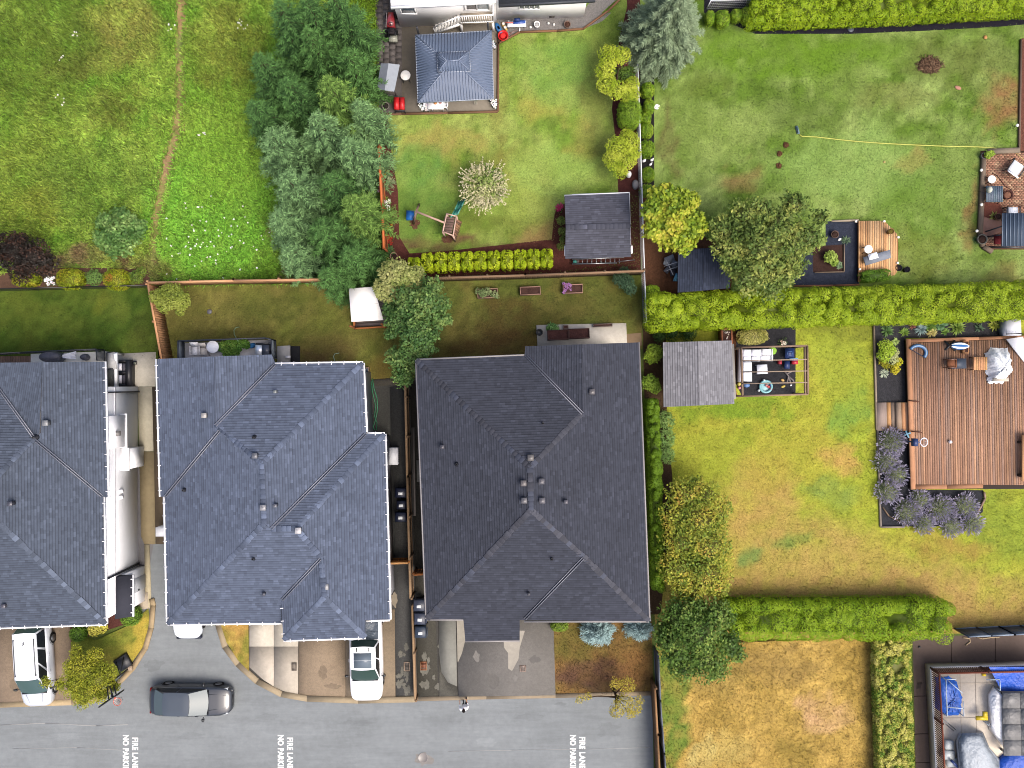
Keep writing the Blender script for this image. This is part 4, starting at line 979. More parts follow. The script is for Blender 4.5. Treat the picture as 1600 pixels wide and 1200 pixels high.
def spikes(name, label, cat, px, py, r, z, n, cols, group=None, inner=.3, w=.05, tipw=None, z0=0.0, rise=.3, tipcol=None, lens=(.35, .6)):
 """Outward shoots made of small leaf pairs."""
 x, y, _ = G(px, py, z); Rr = r / 25
 Ps, Ns, Cs = [], [], []
 for i in range(n):
  a = random.uniform(0, 6.283); q = Rr * random.uniform(inner, .8); ln = Rr * random.uniform(*lens)
  u = np.array([math.cos(a), math.sin(a), rise * random.uniform(.2, 1.6)]); m = 9
  s = np.linspace(0, 1, m)[:, None]
  p = np.array([x + math.cos(a) * q, y + math.sin(a) * q, z + random.uniform(-.3, .3)]) + u * ln * s + rng.normal(size=(m, 3)) * .02
  Ps.append(p); Ns.append(unit(rng.normal(size=(m, 3)) * .6 + np.array([0, 0, 1])))
  c = np.array(cols)[rng.integers(0, len(cols), m)] * (1 - s) + np.array(tipcol if tipcol is not None else cols[-1]) * s
  Cs.append(c)
 P, Nn, C_ = map(np.concatenate, (Ps, Ns, Cs))
 V, Fq = quads_leaf(P, Nn, .11 * rng.uniform(.7, 1.4, len(P)), w * rng.uniform(.7, 1.4, len(P)))
 return V, Fq, C_
ws = bpy.data.objects['willow']
V, Fq, C_ = spikes('', '', '', 757, 291, 33, 1.7, 190, [A(170, 180, 110), A(210, 206, 150)], tipcol=A(240, 230, 190), w=.09)
mb = MB(); mb.np(V, Fq, C_); mb.build('shoots', M['leaf'], ws)
LIME = [A(150, 176, 36), A(190, 206, 62), A(214, 222, 90)]
tree('lime_maple', 'long ragged lime yellow maple along the bark bed', 'tree', [(952, 88, 18, 1.8), (972, 86, 14, 1.6), (945, 112, 15, 1.9), (948, 132, 16, 2.0), (962, 140, 15, 1.9), (976, 146, 13, 1.7), (988, 132, 12, 1.6), (990, 148, 10, 1.5), (950, 100, 12, 1.9)], 5200, (.12, .06), LIME)
tree('lime_maple', 'rounded lime yellow maple next to the charcoal shed', 'tree', [(966, 232, 20, 1.9), (984, 222, 16, 1.7), (958, 250, 16, 1.8), (978, 248, 18, 1.9), (992, 240, 10, 1.5), (970, 268, 12, 1.5), (980, 212, 11, 1.5)], 4600, (.12, .06), LIME)
round_shrub('shrub', 'dense bright green oval conifer shrub between the two lime maples', 'shrub', 984, 178, 24, 1.9, [A(108, 146, 30), A(146, 178, 50)], rx=19, n=2600)
tree('shrub', 'small dark red leaved shrub behind the ragged lime maple', 'shrub', [(971, 97, 11, .8)], 420, (.1, .07), [A(84, 44, 52), A(112, 60, 62)], single=True)
tree('shrub', 'mid green leafy shrub below the dark red shrub', 'shrub', [(978, 116, 15, .7), (970, 112, 8, .6)], 700, (.12, .07), [A(84, 122, 40), A(120, 150, 60)], single=True)
BX = [A(88, 130, 18), A(128, 164, 34), A(160, 186, 54)]
boxes = [(1012, 141, 11, 12, 'topmost of the clipped round shrubs below the grey blue conifer'), (1014, 167, 9, 12, 'clipped round shrub beside the white flowers'), (1009, 185, 9, 9, 'small clipped round shrub tucked under the one with white flowers'), (1010, 204, 11, 12, 'clipped round shrub in the middle of the row'), (1011, 233, 12, 14, 'largest clipped round shrub of the row along the wire fence'), (1012, 273, 11, 12, 'clipped round shrub beside the white garden ornament'), (1011, 298, 11, 10, 'clipped round shrub half under the lime leaved tree')]
for px, py, rx, ry, lab in boxes: round_shrub('clipped_shrub', lab, 'shrub', px, py, ry, 1.0, BX, 'clipped round shrubs along the wire fence', rx=rx)
for px, py, rx, ry, lab in [(1109, 28, 7, 11, 'narrow clipped shrub nearest the grey blue conifer'), (1128, 30, 12, 14, 'roundest of the clipped shrubs by the white rail'), (1150, 25, 9, 10, 'small clipped ball by the white rail'), (1165, 24, 8, 12, 'clipped shrub touching the end of the tall smooth hedge')]:
 round_shrub('clipped_shrub', lab, 'shrub', px, py, ry, 1.1, BX, 'clipped shrubs by the white rail', rx=rx)
round_shrub('clipped_shrub', 'lime green clipped ball at the end of the scalloped hedge', 'shrub', 1019, 458, 13, 1.3, [A(130, 168, 22), A(166, 196, 50)], rx=13)
round_shrub('clipped_shrub', 'box shaped green shrub against the pale deck', 'shrub', 1367, 431, 10, .9, [A(84, 128, 26), A(120, 160, 44)], rx=24, rz=.08, n=1500, sq=.6)
OV = [A(116, 138, 20), A(156, 170, 36), A(178, 166, 48)]
round_shrub('rounded_shrub', 'olive rounded shrub under the dark purple maple', 'shrub', 40, 437, 12, 1.1, OV, 'rounded shrubs by the meadow', rx=22)
round_shrub('rounded_shrub', 'olive rounded shrub between white flowers and green bush', 'shrub', 110, 436, 17, 1.3, OV, 'rounded shrubs by the meadow', rx=22)
round_shrub('rounded_shrub', 'olive rounded shrub with a brown burnt top', 'shrub', 182, 437, 17, 1.3, OV, 'rounded shrubs by the meadow', rx=21)
tree('burnt_sprig', 'rusty dead sprigs on the top of an olive rounded shrub', 'twigs', [(171, 434, 6, 1.25)], 160, (.07, .03), [A(190, 120, 60)], single=True, core=False)
tree('shrub', 'small leafy green shrub between two olive rounded shrubs', 'shrub', [(148, 434, 13, .6)], 700, (.1, .06), [A(96, 136, 60), A(132, 164, 86)], single=True)
tree('shrub', 'low leafy shrub at the corner of the wooden fence', 'shrub', [(212, 434, 12, .5), (222, 424, 8, .5)], 700, (.1, .06), [A(88, 124, 52), A(150, 166, 60)], single=True)
tree('purple_maple', 'dark purple black maple at the meadow corner', 'tree', [(20, 392, 30, 2.6), (50, 400, 30, 2.6), (-10, 395, 30, 2.6), (72, 412, 20, 2.2), (35, 420, 22, 2.2), (30, 380, 18, 2.4)], 5200, (.15, .1), [A(34, 32, 26), A(48, 40, 34), A(88, 58, 44)])
tree('meadow_shrub', 'loose dark green bush standing in the meadow beside the path', 'shrub', L(186, 362, 44, 1.1, 11, .3, .5), 4200, (.21, .12), [A(76, 116, 56), A(112, 152, 78), A(160, 188, 112)], fill=.6, clump=1.4, spread=.35, core=False)
tree('leafy_tree', 'small yellow green tree over the end of the brown side fence', 'tree', [(268, 462, 20, 2.3), (284, 470, 14, 2.2), (246, 464, 12, 2.0), (282, 486, 8, 1.9), (258, 474, 14, 2.1)], 3200, (.13, .08), [A(116, 134, 50), A(150, 164, 66), A(176, 184, 92)])
tree('photinia', 'tall oblong shrub with orange and green leaves beside the narrow hedge', 'shrub', [(1070, 774, 31, 2.4), (1099, 774, 28, 2.4), (1057, 806, 26, 2.5), (1092, 813, 40, 2.6), (1119, 798, 24, 2.3), (1064, 845, 33, 2.6), (1106, 852, 38, 2.7), (1059, 887, 31, 2.6), (1101, 894, 40, 2.6), (1075, 922, 31, 2.4), (1121, 915, 21, 2.3), (1086, 758, 17, 2.2)], 13500, (.18, .09), [A(98, 126, 42), A(148, 162, 56), A(186, 184, 70), A(198, 158, 74)], fill=.5, clump=.9, spread=.3)
tree('leafy_tree', 'broad dark green tree overhanging the end of the lower hedge', 'tree', [(1060, 962, 30, 3.2), (1092, 985, 40, 3.6), (1060, 1005, 34, 3.2), (1120, 962, 26, 3.2), (1100, 1025, 34, 3.2), (1138, 1005, 24, 3.0), (1068, 1040, 24, 2.8), (1120, 1045, 20, 2.8), (1152, 1022, 14, 2.6), (1040, 985, 20, 2.8), (1090, 950, 20, 3.2)], 9500, (.19, .12), [A(66, 98, 36), A(98, 130, 50), A(158, 174, 84)], fill=.55, clump=1.1, spread=.3)
YG = [A(120, 134, 30), A(158, 164, 42), A(196, 190, 66)]
tree('leafy_tree', 'yellow green small leaved tree hanging over the silver van', 'tree', [(130, 1048, 28, 2.6), (152, 1060, 26, 2.6), (118, 1068, 24, 2.5), (140, 1078, 24, 2.5), (165, 1052, 18, 2.4), (112, 1040, 14, 2.4), (150, 1025, 14, 2.3), (95, 1070, 10, 2.2), (72, 1066, 10, 2.2), (178, 1072, 12, 2.2), (130, 1092, 16, 2.3), (120, 1020, 12, 2.2), (160, 1085, 14, 2.2)], 8200, (.11, .06), YG, fill=.5)
tree('leafy_tree', 'sparse yellow tree leaning over the kerb at the lane end', 'tree', [(975, 1098, 16, 2.0), (990, 1104, 14, 2.0), (965, 1108, 12, 1.9), (962, 1112, 10, 1.9), (985, 1116, 8, 1.8), (906, 1092, 7, 1.2), (918, 1088, 7, 1.2), (1000, 1094, 8, 1.8), (980, 1070, 14, 1.8), (962, 1068, 10, 1.6)], 2100, (.11, .055), [A(150, 140, 50), A(186, 172, 60), A(214, 196, 84)], core=False, fill=.6)
round_shrub('shrub', 'small green shrub at the garage corner under the eave', 'shrub', 874, 978, 9, .8, [A(104, 136, 36), A(140, 164, 56)], rx=14)
round_shrub('shrub', 'dark green shrub beside the yellow bush at the house corner', 'shrub', 122, 990, 13, .9, [A(74, 112, 22), A(104, 140, 40)], rx=13, z0=.1)
tree('shrub', 'bright yellow leaved bush under the white gutter', 'shrub', [(148, 984, 10, .75), (160, 980, 9, .7)], 700, (.11, .07), [A(190, 186, 60), A(222, 214, 104)], single=True, z0=.1)
round_shrub('shrub', 'round leafy green shrub at the porch corner', 'shrub', 204, 962, 16, 1.1, [A(88, 128, 32), A(124, 158, 50)], rx=16, z0=.1)
tree('shrub', 'young lime shrub against the grey shed wall', 'shrub', [(1024, 552, 13, .9), (1016, 558, 10, .8), (1020, 545, 8, .8)], 900, (.14, .07), [A(130, 164, 40), A(180, 200, 72)], single=True)
tree('shrub', 'second lime shrub below the young one along the grey shed', 'shrub', [(1016, 598, 13, .8), (1024, 606, 9, .7)], 800, (.14, .07), [A(110, 152, 40), A(160, 190, 68)], single=True)
tree('shrub', 'dark green undergrowth behind the grey shed', 'shrub', [(1050, 520, 14, .4), (1075, 520, 14, .4), (1030, 526, 10, .4)], 1500, (.1, .05), [A(52, 84, 30), A(74, 106, 42)], single=True)
for i, (py, lab) in enumerate([(655, 'first long leaved plant in the strip, just below the grey shed'), (682, 'second long leaved plant in the strip beside the narrow hedge'), (708, 'last long leaved plant in the strip towards the oblong shrub')]):
 o = tree('strap_leaf_plant', lab, 'plant', [(1040, py, 13, .6), (1044, py + 8, 9, .5)], 420, (.34, .05), [A(96, 134, 62), A(140, 170, 92)], single=True, group='long leaved plants in the strip', core=False)
tree('conifer_bush', 'dark green conifer bush in the fence corner of the olive back lawn', 'shrub', [(978, 440, 13, .9), (966, 436, 9, .8), (985, 452, 10, .7), (975, 424, 8, .8)], 1500, (.14, .05), [A(52, 84, 56), A(84, 114, 84)], single=True)
round_shrub('shrub', 'oblong variegated cream shrub between shed planter and pergola', 'shrub', 1176, 526, 13, .9, [A(150, 156, 62), A(206, 200, 112), A(226, 220, 140)], rx=25, rz=.05, n=1700)
def hedge(name, label, pts, w0, h, cols, clump, dens, leaf, group=None, round_=.35, ends=True, core=.9, bumps=1.0, single=True):
 """Clipped hedge along pts (px): a body of rounded clumps covered with small sprays."""
 P = [Vector(G(a, b, h * .8)) for a, b in pts]
 seg = [(P[i + 1] - P[i]).length for i in range(len(P) - 1)]; tot = sum(seg)
 def at(s):
  for i, q in enumerate(seg):
   if s <= q or i == len(seg) - 1:
    d = (P[i + 1] - P[i]) / q; return P[i] + d * s, Vector((-d.y, d.x, 0))
   s -= q
 W = w0 / 25
 spheres = []
 n = int(tot * W / (clump * clump) * .62) + 2
 for i in range(n):
  s = random.uniform(clump * .6, tot - clump * .6); v = random.uniform(-1, 1) * (W / 2 - clump * .62)
  p, nv = at(s); e = (abs(v) / (W / 2)) ** 2
  spheres.append((p.x + nv.x * v, p.y + nv.y * v, h - clump - round_ * h * .35 * e + random.uniform(-.12, .08) * bumps, clump * random.uniform(.75, 1.2)))
 for sgn in (-1, 1):
  m = int(tot / clump * 1.5)
  for i in range(m):
   s = (i + random.random()) / m * (tot - clump) + clump * .5; p, nv = at(s)
   for zz in (.3, .68): spheres.append((p.x + nv.x * sgn * (W / 2 - clump * .7), p.y + nv.y * sgn * (W / 2 - clump * .7), h * zz, clump * random.uniform(.8, 1.15)))
 S = np.array(spheres)
 n = int(2.3 * dens * (tot * (W + 2 * h * .7)))
 k = rng.integers(0, len(S), n); d = unit(rng.normal(size=(n, 3)) + np.array([0, 0, .75]))
 Q = S[k, :3] + d * (S[k, 3] * rng.uniform(.96, 1.03, n))[:, None] * np.array([1, 1, .95])
 Q[:, 2] = np.maximum(Q[:, 2], .02)
 keep = np.ones(n, bool)
 for j in range(len(S)):
  near = np.abs(Q[:, 0] - S[j, 0]) < S[j, 3]
  idx = np.nonzero(near)[0]
  if len(idx): keep[idx] &= ~((np.linalg.norm(Q[idx] - S[j, :3], axis=1) < S[j, 3] * .88))
 Q, d = Q[keep], d[keep]; n = len(Q)
 Nn = unit(d + rng.normal(size=(n, 3)) * .3)
 V, Fq = quads_leaf(Q, Nn, leaf[0] * rng.uniform(.6, 1.4, n), leaf[1] * rng.uniform(.6, 1.4, n))
 t = np.clip(.45 * rng.random(n) + .6 * (vnoise(Q[:, 0], Q[:, 1], .35, 2)), 0, 1)
 mb = MB(); mb.np(V, Fq, pick(cols, n, t, .16))
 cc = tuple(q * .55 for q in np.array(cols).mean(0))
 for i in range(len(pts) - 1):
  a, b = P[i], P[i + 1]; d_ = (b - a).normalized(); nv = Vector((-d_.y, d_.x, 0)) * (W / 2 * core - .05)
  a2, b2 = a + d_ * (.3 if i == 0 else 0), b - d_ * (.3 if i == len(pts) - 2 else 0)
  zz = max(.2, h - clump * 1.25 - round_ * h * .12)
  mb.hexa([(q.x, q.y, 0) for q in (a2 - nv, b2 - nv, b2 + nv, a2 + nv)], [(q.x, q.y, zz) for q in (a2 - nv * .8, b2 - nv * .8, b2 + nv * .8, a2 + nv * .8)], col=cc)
 base = (sum(p.x for p in P) / len(P), sum(p.y for p in P) / len(P), 0)
 o = mb.build(name, M['leaf'], None, base=base)
 return tag(o, label, 'hedge', group)
HG = [A(116, 146, 14), A(152, 178, 26), A(184, 204, 52)]
hedge('hedge', 'long scalloped yellow green cedar hedge between the two garden plots', [(1010, 488), (1130, 483), (1280, 479), (1450, 474), (1640, 466)], 52, 2.6, HG, .5, 700, (.095, .06))
hedge('hedge', 'broad smooth clipped hedge along the top edge above a black bark strip', [(1172, 2), (1300, -2), (1450, -9), (1640, -20)], 62, 2.2, [A(112, 146, 8), A(146, 176, 18), A(176, 198, 44)], .34, 560, (.11, .05), bumps=.4)
hedge('hedge', 'green cedar hedge running from the dark leafy tree to a slate blue fence', [(1135, 970), (1250, 970), (1380, 970), (1460, 968), (1490, 976)], 56, 2.2, [A(104, 144, 12), A(138, 170, 20), A(162, 190, 38)], .5, 700, (.095, .055))
hedge('hedge', 'narrow dark green hedge squeezed against the eave of the dark roofed house', [(1020, 622), (1024, 740), (1028, 830), (1029, 925)], 18, 2.2, [A(84, 120, 16), A(112, 146, 24)], .24, 900, (.09, .05), round_=.2)
hedge('hedge', 'green and cream variegated hedge between straw lawn and concrete yard', [(1396, 998), (1397, 1070), (1400, 1150), (1403, 1240)], 54, 1.3, [A(70, 112, 34), A(110, 146, 40), A(212, 206, 96), A(232, 224, 140)], 2.0 / 10, 900, (.1, .06), bumps=.6)
HY = [A(138, 166, 8), A(174, 196, 22), A(200, 214, 50)]
nice = ['first and smallest shrub of the clipped lime row, by the pale tree', 'second shrub of the clipped lime row counted from the pale tree', 'third shrub of the clipped lime row counted from the pale tree', 'fourth shrub of the clipped lime row counted from the pale tree', 'fifth shrub of the clipped lime row counted from the pale tree', 'middle shrub of the clipped lime row', 'fifth shrub of the clipped lime row counted from the charcoal shed', 'fourth shrub of the clipped lime row counted from the charcoal shed', 'third shrub of the clipped lime row counted from the charcoal shed', 'second shrub of the clipped lime row counted from the charcoal shed', 'last and squarest shrub of the clipped lime row, nearest the charcoal shed']
for i, lab in enumerate(nice):
 px = 648 + i * 20.6; py = 412 - i * .75
 round_shrub('hedge_shrub', lab, 'hedge shrub', px, py - (0 if i else -2), 15 if i else 11, 1.5, HY, 'clipped lime shrubs along the back fence', rx=9.9, n=900, sq=.5, leaf=(.1, .055))
def lavender(px, py, r, label):
 r *= 1.12; x, y, _ = G(px, py, .5); n = int(130 * (r / 14) ** 2)
 P0, P1 = [], []
 a = rng.uniform(0, 6.283, n); q = np.sqrt(rng.random(n)); Rr = r / 25
 b0 = np.stack([x + np.cos(a) * q * Rr * .55, y + np.sin(a) * q * Rr * .55, .12 + .3 * (1 - q)], 1)
 d = np.stack([np.cos(a) * q * .95, np.sin(a) * q * .95, 1.0 - .6 * q], 1) + rng.normal(size=(n, 3)) * .18
 d = unit(d); Ln = rng.uniform(.32, .55, n)
 mb = MB()
 s = unit(np.cross(d, rng.normal(size=(n, 3))))
 for f0, f1, w, col in ((0, .7, .022, A(186, 194, 158)), (.58, 1.0, .07, A(200, 194, 218))):
  p, e = b0 + d * (Ln * f0)[:, None], b0 + d * (Ln * f1)[:, None]; m = (p + e) / 2
  V = np.stack([p, m + s * w / 2, e, m - s * w / 2], 1)
  mb.np(V, np.arange(n * 4).reshape(-1, 4), np.array(col) * rng.uniform(.7, 1.3, (n, 1)))
 k = n * 3; dd = unit(rng.normal(size=(k, 3)) + np.array([0, 0, .6])); PP = np.array([x, y, .12]) + dd * np.array([Rr * .72, Rr * .72, .34]) * rng.uniform(.7, 1.05, (k, 1)); PP[:, 2] = np.maximum(PP[:, 2], .03)
 V, Fq = quads_leaf(PP, unit(dd + rng.normal(size=(k, 3)) * .5), .13 * rng.uniform(.6, 1.4, k), .035 * rng.uniform(.6, 1.4, k))
 mb.np(V, Fq, pick([A(146, 164, 104), A(174, 186, 134), A(194, 200, 160)], k))
 mb.lathe((x, y, .01), [(Rr * .5, 0), (Rr * .6, .15), (Rr * .4, .3), (.03, .36)], 10, col=A(122, 134, 96))
 o = mb.build('lavender', M['leaf'], None, base=(x, y, 0)); tag(o, label, 'lavender', 'lavender bushes around the deck corner')
for px, py, r, lab in [(1396, 690, 24, 'topmost lavender bush, below the side step of the deck'), (1388, 722, 22, 'second lavender bush down the deck side'), (1404, 742, 20, 'purple lavender bush pressed against the deck side'), (1390, 768, 22, 'lavender bush at the corner beside the yellow lawn'), (1422, 800, 24, 'wide lavender bush at the deck corner'), (1446, 818, 18, 'lowest lavender bush spilling onto the lawn'), (1440, 782, 18, 'lavender bush just below the deck edge boards'), (1474, 796, 24, 'ring shaped lavender bush in the middle of the lower row'), (1490, 822, 18, 'lavender bush below the ring shaped one'), (1512, 792, 22, 'lavender bush with a dark gap by the curved edging'), (1522, 818, 18, 'last lavender bush of the lower row')]:
 lavender(px, py, r, lab)
def rosette(name, label, px, py, r, n, cols, z=.25, w=.07, group='plants in the black bed by the brown deck', cat='plant'):
 x, y, _ = G(px, py, z); Rr = r / 25
 a = rng.uniform(0, 6.283, n); el = rng.uniform(.05, 1.2, n); Ln = Rr * rng.uniform(.65, 1.1, n)
 d = np.stack([np.cos(a) * np.cos(el), np.sin(a) * np.cos(el), np.sin(el) * .8], 1)
 s = np.stack([-np.sin(a), np.cos(a), np.zeros(n)], 1)
 p = np.array([x, y, .03]) + d * .03
 m = p + d * (Ln * .55)[:, None]; e = p + d * Ln[:, None] - np.array([0, 0, .08])
 V = np.stack([p, m + s * w / 2, e, m - s * w / 2], 1)
 mb = MB(); mb.np(V, np.arange(n * 4).reshape(-1, 4), pick(cols, n))
 o = mb.build(name, M['leaf'], None, base=(x, y, 0)); tag(o, label, cat, group)
GR = [A(96, 140, 56), A(140, 172, 84)]
rosette('leafy_plant', 'dull green spreading plant at the top corner of the black deck bed', 1388, 517, 12, 70, [A(78, 116, 60), A(116, 148, 84)])
rosette('leafy_plant', 'thin leaved green plant beside the dull spreading one', 1407, 501, 10, 40, [A(90, 130, 50), A(130, 160, 70)], w=.05)
rosette('leafy_plant', 'arching green plant above the deck corner', 1415, 519, 10, 45, [A(100, 140, 50), A(140, 170, 70)], w=.05)
rosette('leafy_plant', 'brown red withered plant in the black bed', 1428, 509, 7, 40, [A(130, 84, 76), A(160, 106, 90)])
rosette('leafy_plant', 'blue grey plant beside the withered one', 1441, 514, 12, 90, [A(130, 160, 160), A(166, 190, 186)], w=.06)
rosette('leafy_plant', 'fresh green plant between blue grey and cream plants', 1456, 508, 13, 90, GR)
rosette('leafy_plant', 'cream and pink leaved plant by the deck edge', 1458, 519, 10, 80, [A(196, 190, 110), A(226, 210, 140)])
rosette('leafy_plant', 'mint green plant beside the hedge foot', 1472, 508, 12, 80, [A(110, 156, 110), A(150, 190, 140)])
rosette('leafy_plant', 'small green plant by the striped chair', 1479, 518, 8, 50, GR)
rosette('leafy_plant', 'large starry green plant in the black bed', 1498, 511, 15, 90, [A(116, 150, 60), A(160, 184, 90)])
rosette('leafy_plant', 'faint dark green plant in the black bed', 1533, 512, 10, 36, [A(66, 94, 70), A(90, 116, 84)])
rosette('leafy_plant', 'yellow green starry plant nearest the white steps', 1557, 508, 11, 60, [A(160, 176, 60), A(200, 206, 96)])
tree('lime_bush', 'bright lime round bush in the black deck bed', 'shrub', [(1384, 542, 12, .5), (1382, 555, 11, .5), (1392, 548, 8, .5)], 1100, (.1, .07), [A(150, 186, 36), A(196, 220, 80)], single=True)
tree('variegated_bush', 'cream variegated bush below the bright lime one', 'shrub', [(1394, 560, 10, .4), (1398, 550, 7, .4), (1376, 556, 7, .35)], 700, (.1, .05), [A(170, 186, 110), A(216, 218, 160)], single=True)
tree('lime_bush', 'yellow green mound at the foot of the lime bush', 'shrub', [(1380, 565, 8, .3), (1386, 572, 6, .3)], 360, (.08, .05), [A(160, 160, 30), A(196, 190, 50)], single=True)
tree('yellow_bush', 'bright yellow small bush in the black deck bed, the upper of two', 'shrub', [(1403, 565, 7, .3)], 300, (.08, .05), [A(200, 200, 30), A(232, 224, 60)], single=True)
tree('yellow_bush', 'bright yellow small bush in the black deck bed, the lower of two', 'shrub', [(1398, 577, 7.5, .3)], 320, (.08, .05), [A(206, 196, 30), A(236, 224, 64)], single=True)
rosette('leafy_plant', 'pale green star plant between lime bush and deck', 1401, 533, 8, 44, [A(150, 180, 90), A(190, 210, 130)])
rosette('leafy_plant', 'pale grey green sprawling plant at the lower end of the black bed', 1384, 583, 9, 50, [A(160, 176, 150), A(196, 206, 180)], w=.05)
def flowers(name, label, spots, cols, leafc=None, size=.12, z=.35, cat='flowers', group=None, lr=7, ln=120):
 mb = MB(); xs = [G(a, b)[:2] for a, b in spots]
 base = (sum(q[0] for q in xs) / len(xs), sum(q[1] for q in xs) / len(xs), 0)
 for (px, py) in spots:
  x, y, _ = G(px, py, z); zz = z * random.uniform(.7, 1.1); c = random.choice(cols); s = size * random.uniform(.7, 1.2)
  mb.tube([(x, y, 0), (x, y, zz - .01)], .012, 4, col=A(90, 120, 60))
  for i in range(5):
   a = 6.283 * i / 5 + random.random(); u = Vector((math.cos(a), math.sin(a), .25)); v = Vector((-u.y, u.x, 0)); p = Vector((x, y, zz))
   mb.poly([p, p + u * s * .6 + v * s * .3, p + u * s, p + u * s * .6 - v * s * .3], tuple(q * random.uniform(.85, 1.1) for q in c))
  mb.lathe((x, y, zz - .005), [(s * .18, 0), (s * .14, .02), (.003, .03)], 6, col=A(210, 170, 60))
 if leafc:
  for px, py in spots:
   x, y, _ = G(px, py, .15); n = max(8, ln // len(spots))
   d = unit(rng.normal(size=(n, 3)) + np.array([0, 0, .5])); P = np.array([x, y, .08]) + d * lr / 25 * rng.random((n, 1)); P[:, 2] = np.maximum(P[:, 2], .02)
   V, Fq = quads_leaf(P, unit(d + np.array([0, 0, .8])), .12, .05); mb.np(V, Fq, pick(leafc, n))
 return tag(mb.build(name, M['leaf'], None, base=base), label, cat, group)
def sp_(n, px, py, rx, ry): return [(px + random.uniform(-rx, rx), py + random.uniform(-ry, ry)) for _ in range(n)]
WHT = [A(250, 250, 252)]; LG = [A(80, 110, 56), A(110, 138, 76)]
flowers('white_flowers', 'white flower heads against the orange fence', sp_(13, 602, 321, 6, 8), WHT, LG, .16)
flowers('yellow_flowers', 'yellow and orange flowers at the top of the bark bed', sp_(18, 599, 267, 7, 6), [A(236, 180, 40), A(240, 200, 60)], LG, .1)
flowers('yellow_flowers', 'orange yellow flowers under the bright green conifer', sp_(12, 604, 350, 9, 7), [A(236, 170, 40), A(230, 190, 60)], LG, .1)
flowers('red_flowers', 'red flowers above the terracotta ring pot', sp_(18, 606, 374, 6, 6), [A(200, 50, 40), A(180, 40, 40)], [A(110, 90, 50), A(90, 100, 50)], .12)
flowers('pink_flowers', 'small pink and white flowers by the fence', sp_(7, 593, 296, 4, 4), [A(230, 120, 180), A(236, 200, 230)], LG, .1)
rosette('spiky_plant', 'spiky grey green plant in the bark bed above the white flowers', 609, 284, 13, 46, [A(110, 130, 90), A(150, 160, 120)], group=None)
tree('shrub', 'small dark green bush at the top of the bark bed', 'shrub', [(596, 250, 9, .5)], 420, (.09, .05), [A(60, 92, 44), A(84, 116, 60)], single=True)
rosette('leafy_plant', 'dark leafy plant rising from the terracotta ring pot', 608, 389, 10, 44, [A(76, 104, 66), A(110, 134, 90)], group=None)
flowers('pink_flowers', 'vivid pink peony cluster beside the charcoal shed', sp_(12, 875, 325, 5, 5), [A(230, 60, 120), A(240, 100, 150)], LG, .17)
tree('shrub', 'yellow green leafy climber at the shed wall', 'shrub', [(877, 345, 7, .7), (879, 362, 7, .8), (876, 385, 6, .6), (879, 374, 5, .7)], 700, (.12, .06), [A(90, 116, 44), A(160, 170, 80)], single=True)
flowers('white_flowers', 'white flowers at the foot of the clipped shrubs', [(1026, 166), (1028.5, 165), (1027, 168.5), (1024.5, 168)], WHT, None, .14)
flowers('white_flowers', 'white roses between the olive rounded shrubs', sp_(16, 76, 440, 8, 7), WHT, LG, .14)
flowers('purple_flowers', 'purple flowers spilling over the end planter', sp_(22, 886, 450, 6, 8), [A(186, 130, 200), A(206, 150, 214)], LG, .1, z=.55)
dz = [(330 + random.gauss(0, 42), 375 + random.gauss(0, 30)) for _ in range(75)] + sp_(9, 378, 38, 9, 12) + sp_(5, 92, 156, 8, 9) + sp_(5, 265, 42, 8, 6) + sp_(5, 118, 54, 6, 6) + sp_(5, 316, 207, 6, 5) + sp_(3, 95, 92, 5, 5)
o = flowers('daisies', 'scattered white daisies in the meadow grass', [d for d in dz if d[0] > 258 or d[1] < 300], WHT, None, .065, z=.28); stuff(o); del o['category']
# -- fences
def part(mb, name, m, parent, **k): return mb.build(name, m, parent, **k)
def wood_fence(label, pts, h, col, bw=.145, post=2.4, name='wooden_fence', gap=.006, zb=.05, cap=True, capcol=None, cat='fence', m=None):
 P = [Vector(G(a, b)) for a, b in pts]
 t = thing(name, label, cat, tuple(P[0]))
 bm_ = MB(col); bm_.box((0, 0, (h - zb) / 2 + zb), (bw - gap, .022, h - zb))
 proto = bm_.build('fence_board', m or M['wood'], t, base=(0, 0, 0)); me = proto.data; bpy.data.objects.remove(proto)
 cnt = 0
 for i in range(len(P) - 1):
  a, b = P[i], P[i + 1]; L_ = (b - a).length; d = (b - a) / L_; ang = math.atan2(d.y, d.x); nv = Vector((-d.y, d.x, 0))
  n = int(L_ / bw)
  for k in range(n):
   p = a + d * (L_ * (k + .5) / n)
   if cnt < 300: linkmesh('fence_board', me, t, (p.x, p.y, random.uniform(-.006, .006)), rz=ang, scale=(1, 1, 1)); cnt += 1
  for zz in (.3, h - .25):
   r_ = MB(col); r_.bar(a + nv * .035 + Vector((0, 0, zz)), b + nv * .035 + Vector((0, 0, zz)), .045, .09); r_.build('rail', M['woodx'], t)
  if cap:
   c_ = MB(capcol or tuple(min(.8, x * 1.35) for x in col)); c_.bar(a + Vector((0, 0, h + .02)), b + Vector((0, 0, h + .02)), .12, .04); c_.build('cap_rail', M['woodx'], t)
  m_ = max(1, round(L_ / post))
  for k in range(m_ + 1):
   p = a + d * (L_ * k / m_) + nv * .075
   q = MB(tuple(x * .95 for x in col)); q.box((p.x, p.y, (h + .04) / 2), (.1, .1, h + .04)); q.box((p.x, p.y, h + .065), (.12, .12, .05)); q.build('post', M['wood'], t)
 return t
TAN = A(206, 158, 118); ORG = A(186, 104, 58)
wood_fence('tan board fence between meadow and the middle back lawn', [(250, 447), (380, 444), (516, 442)], 1.7, TAN)
wood_fence('tan board fence dividing the two dark back lawns, running to the house', [(271, 562), (250.5, 449)], 1.7, A(200, 150, 108))
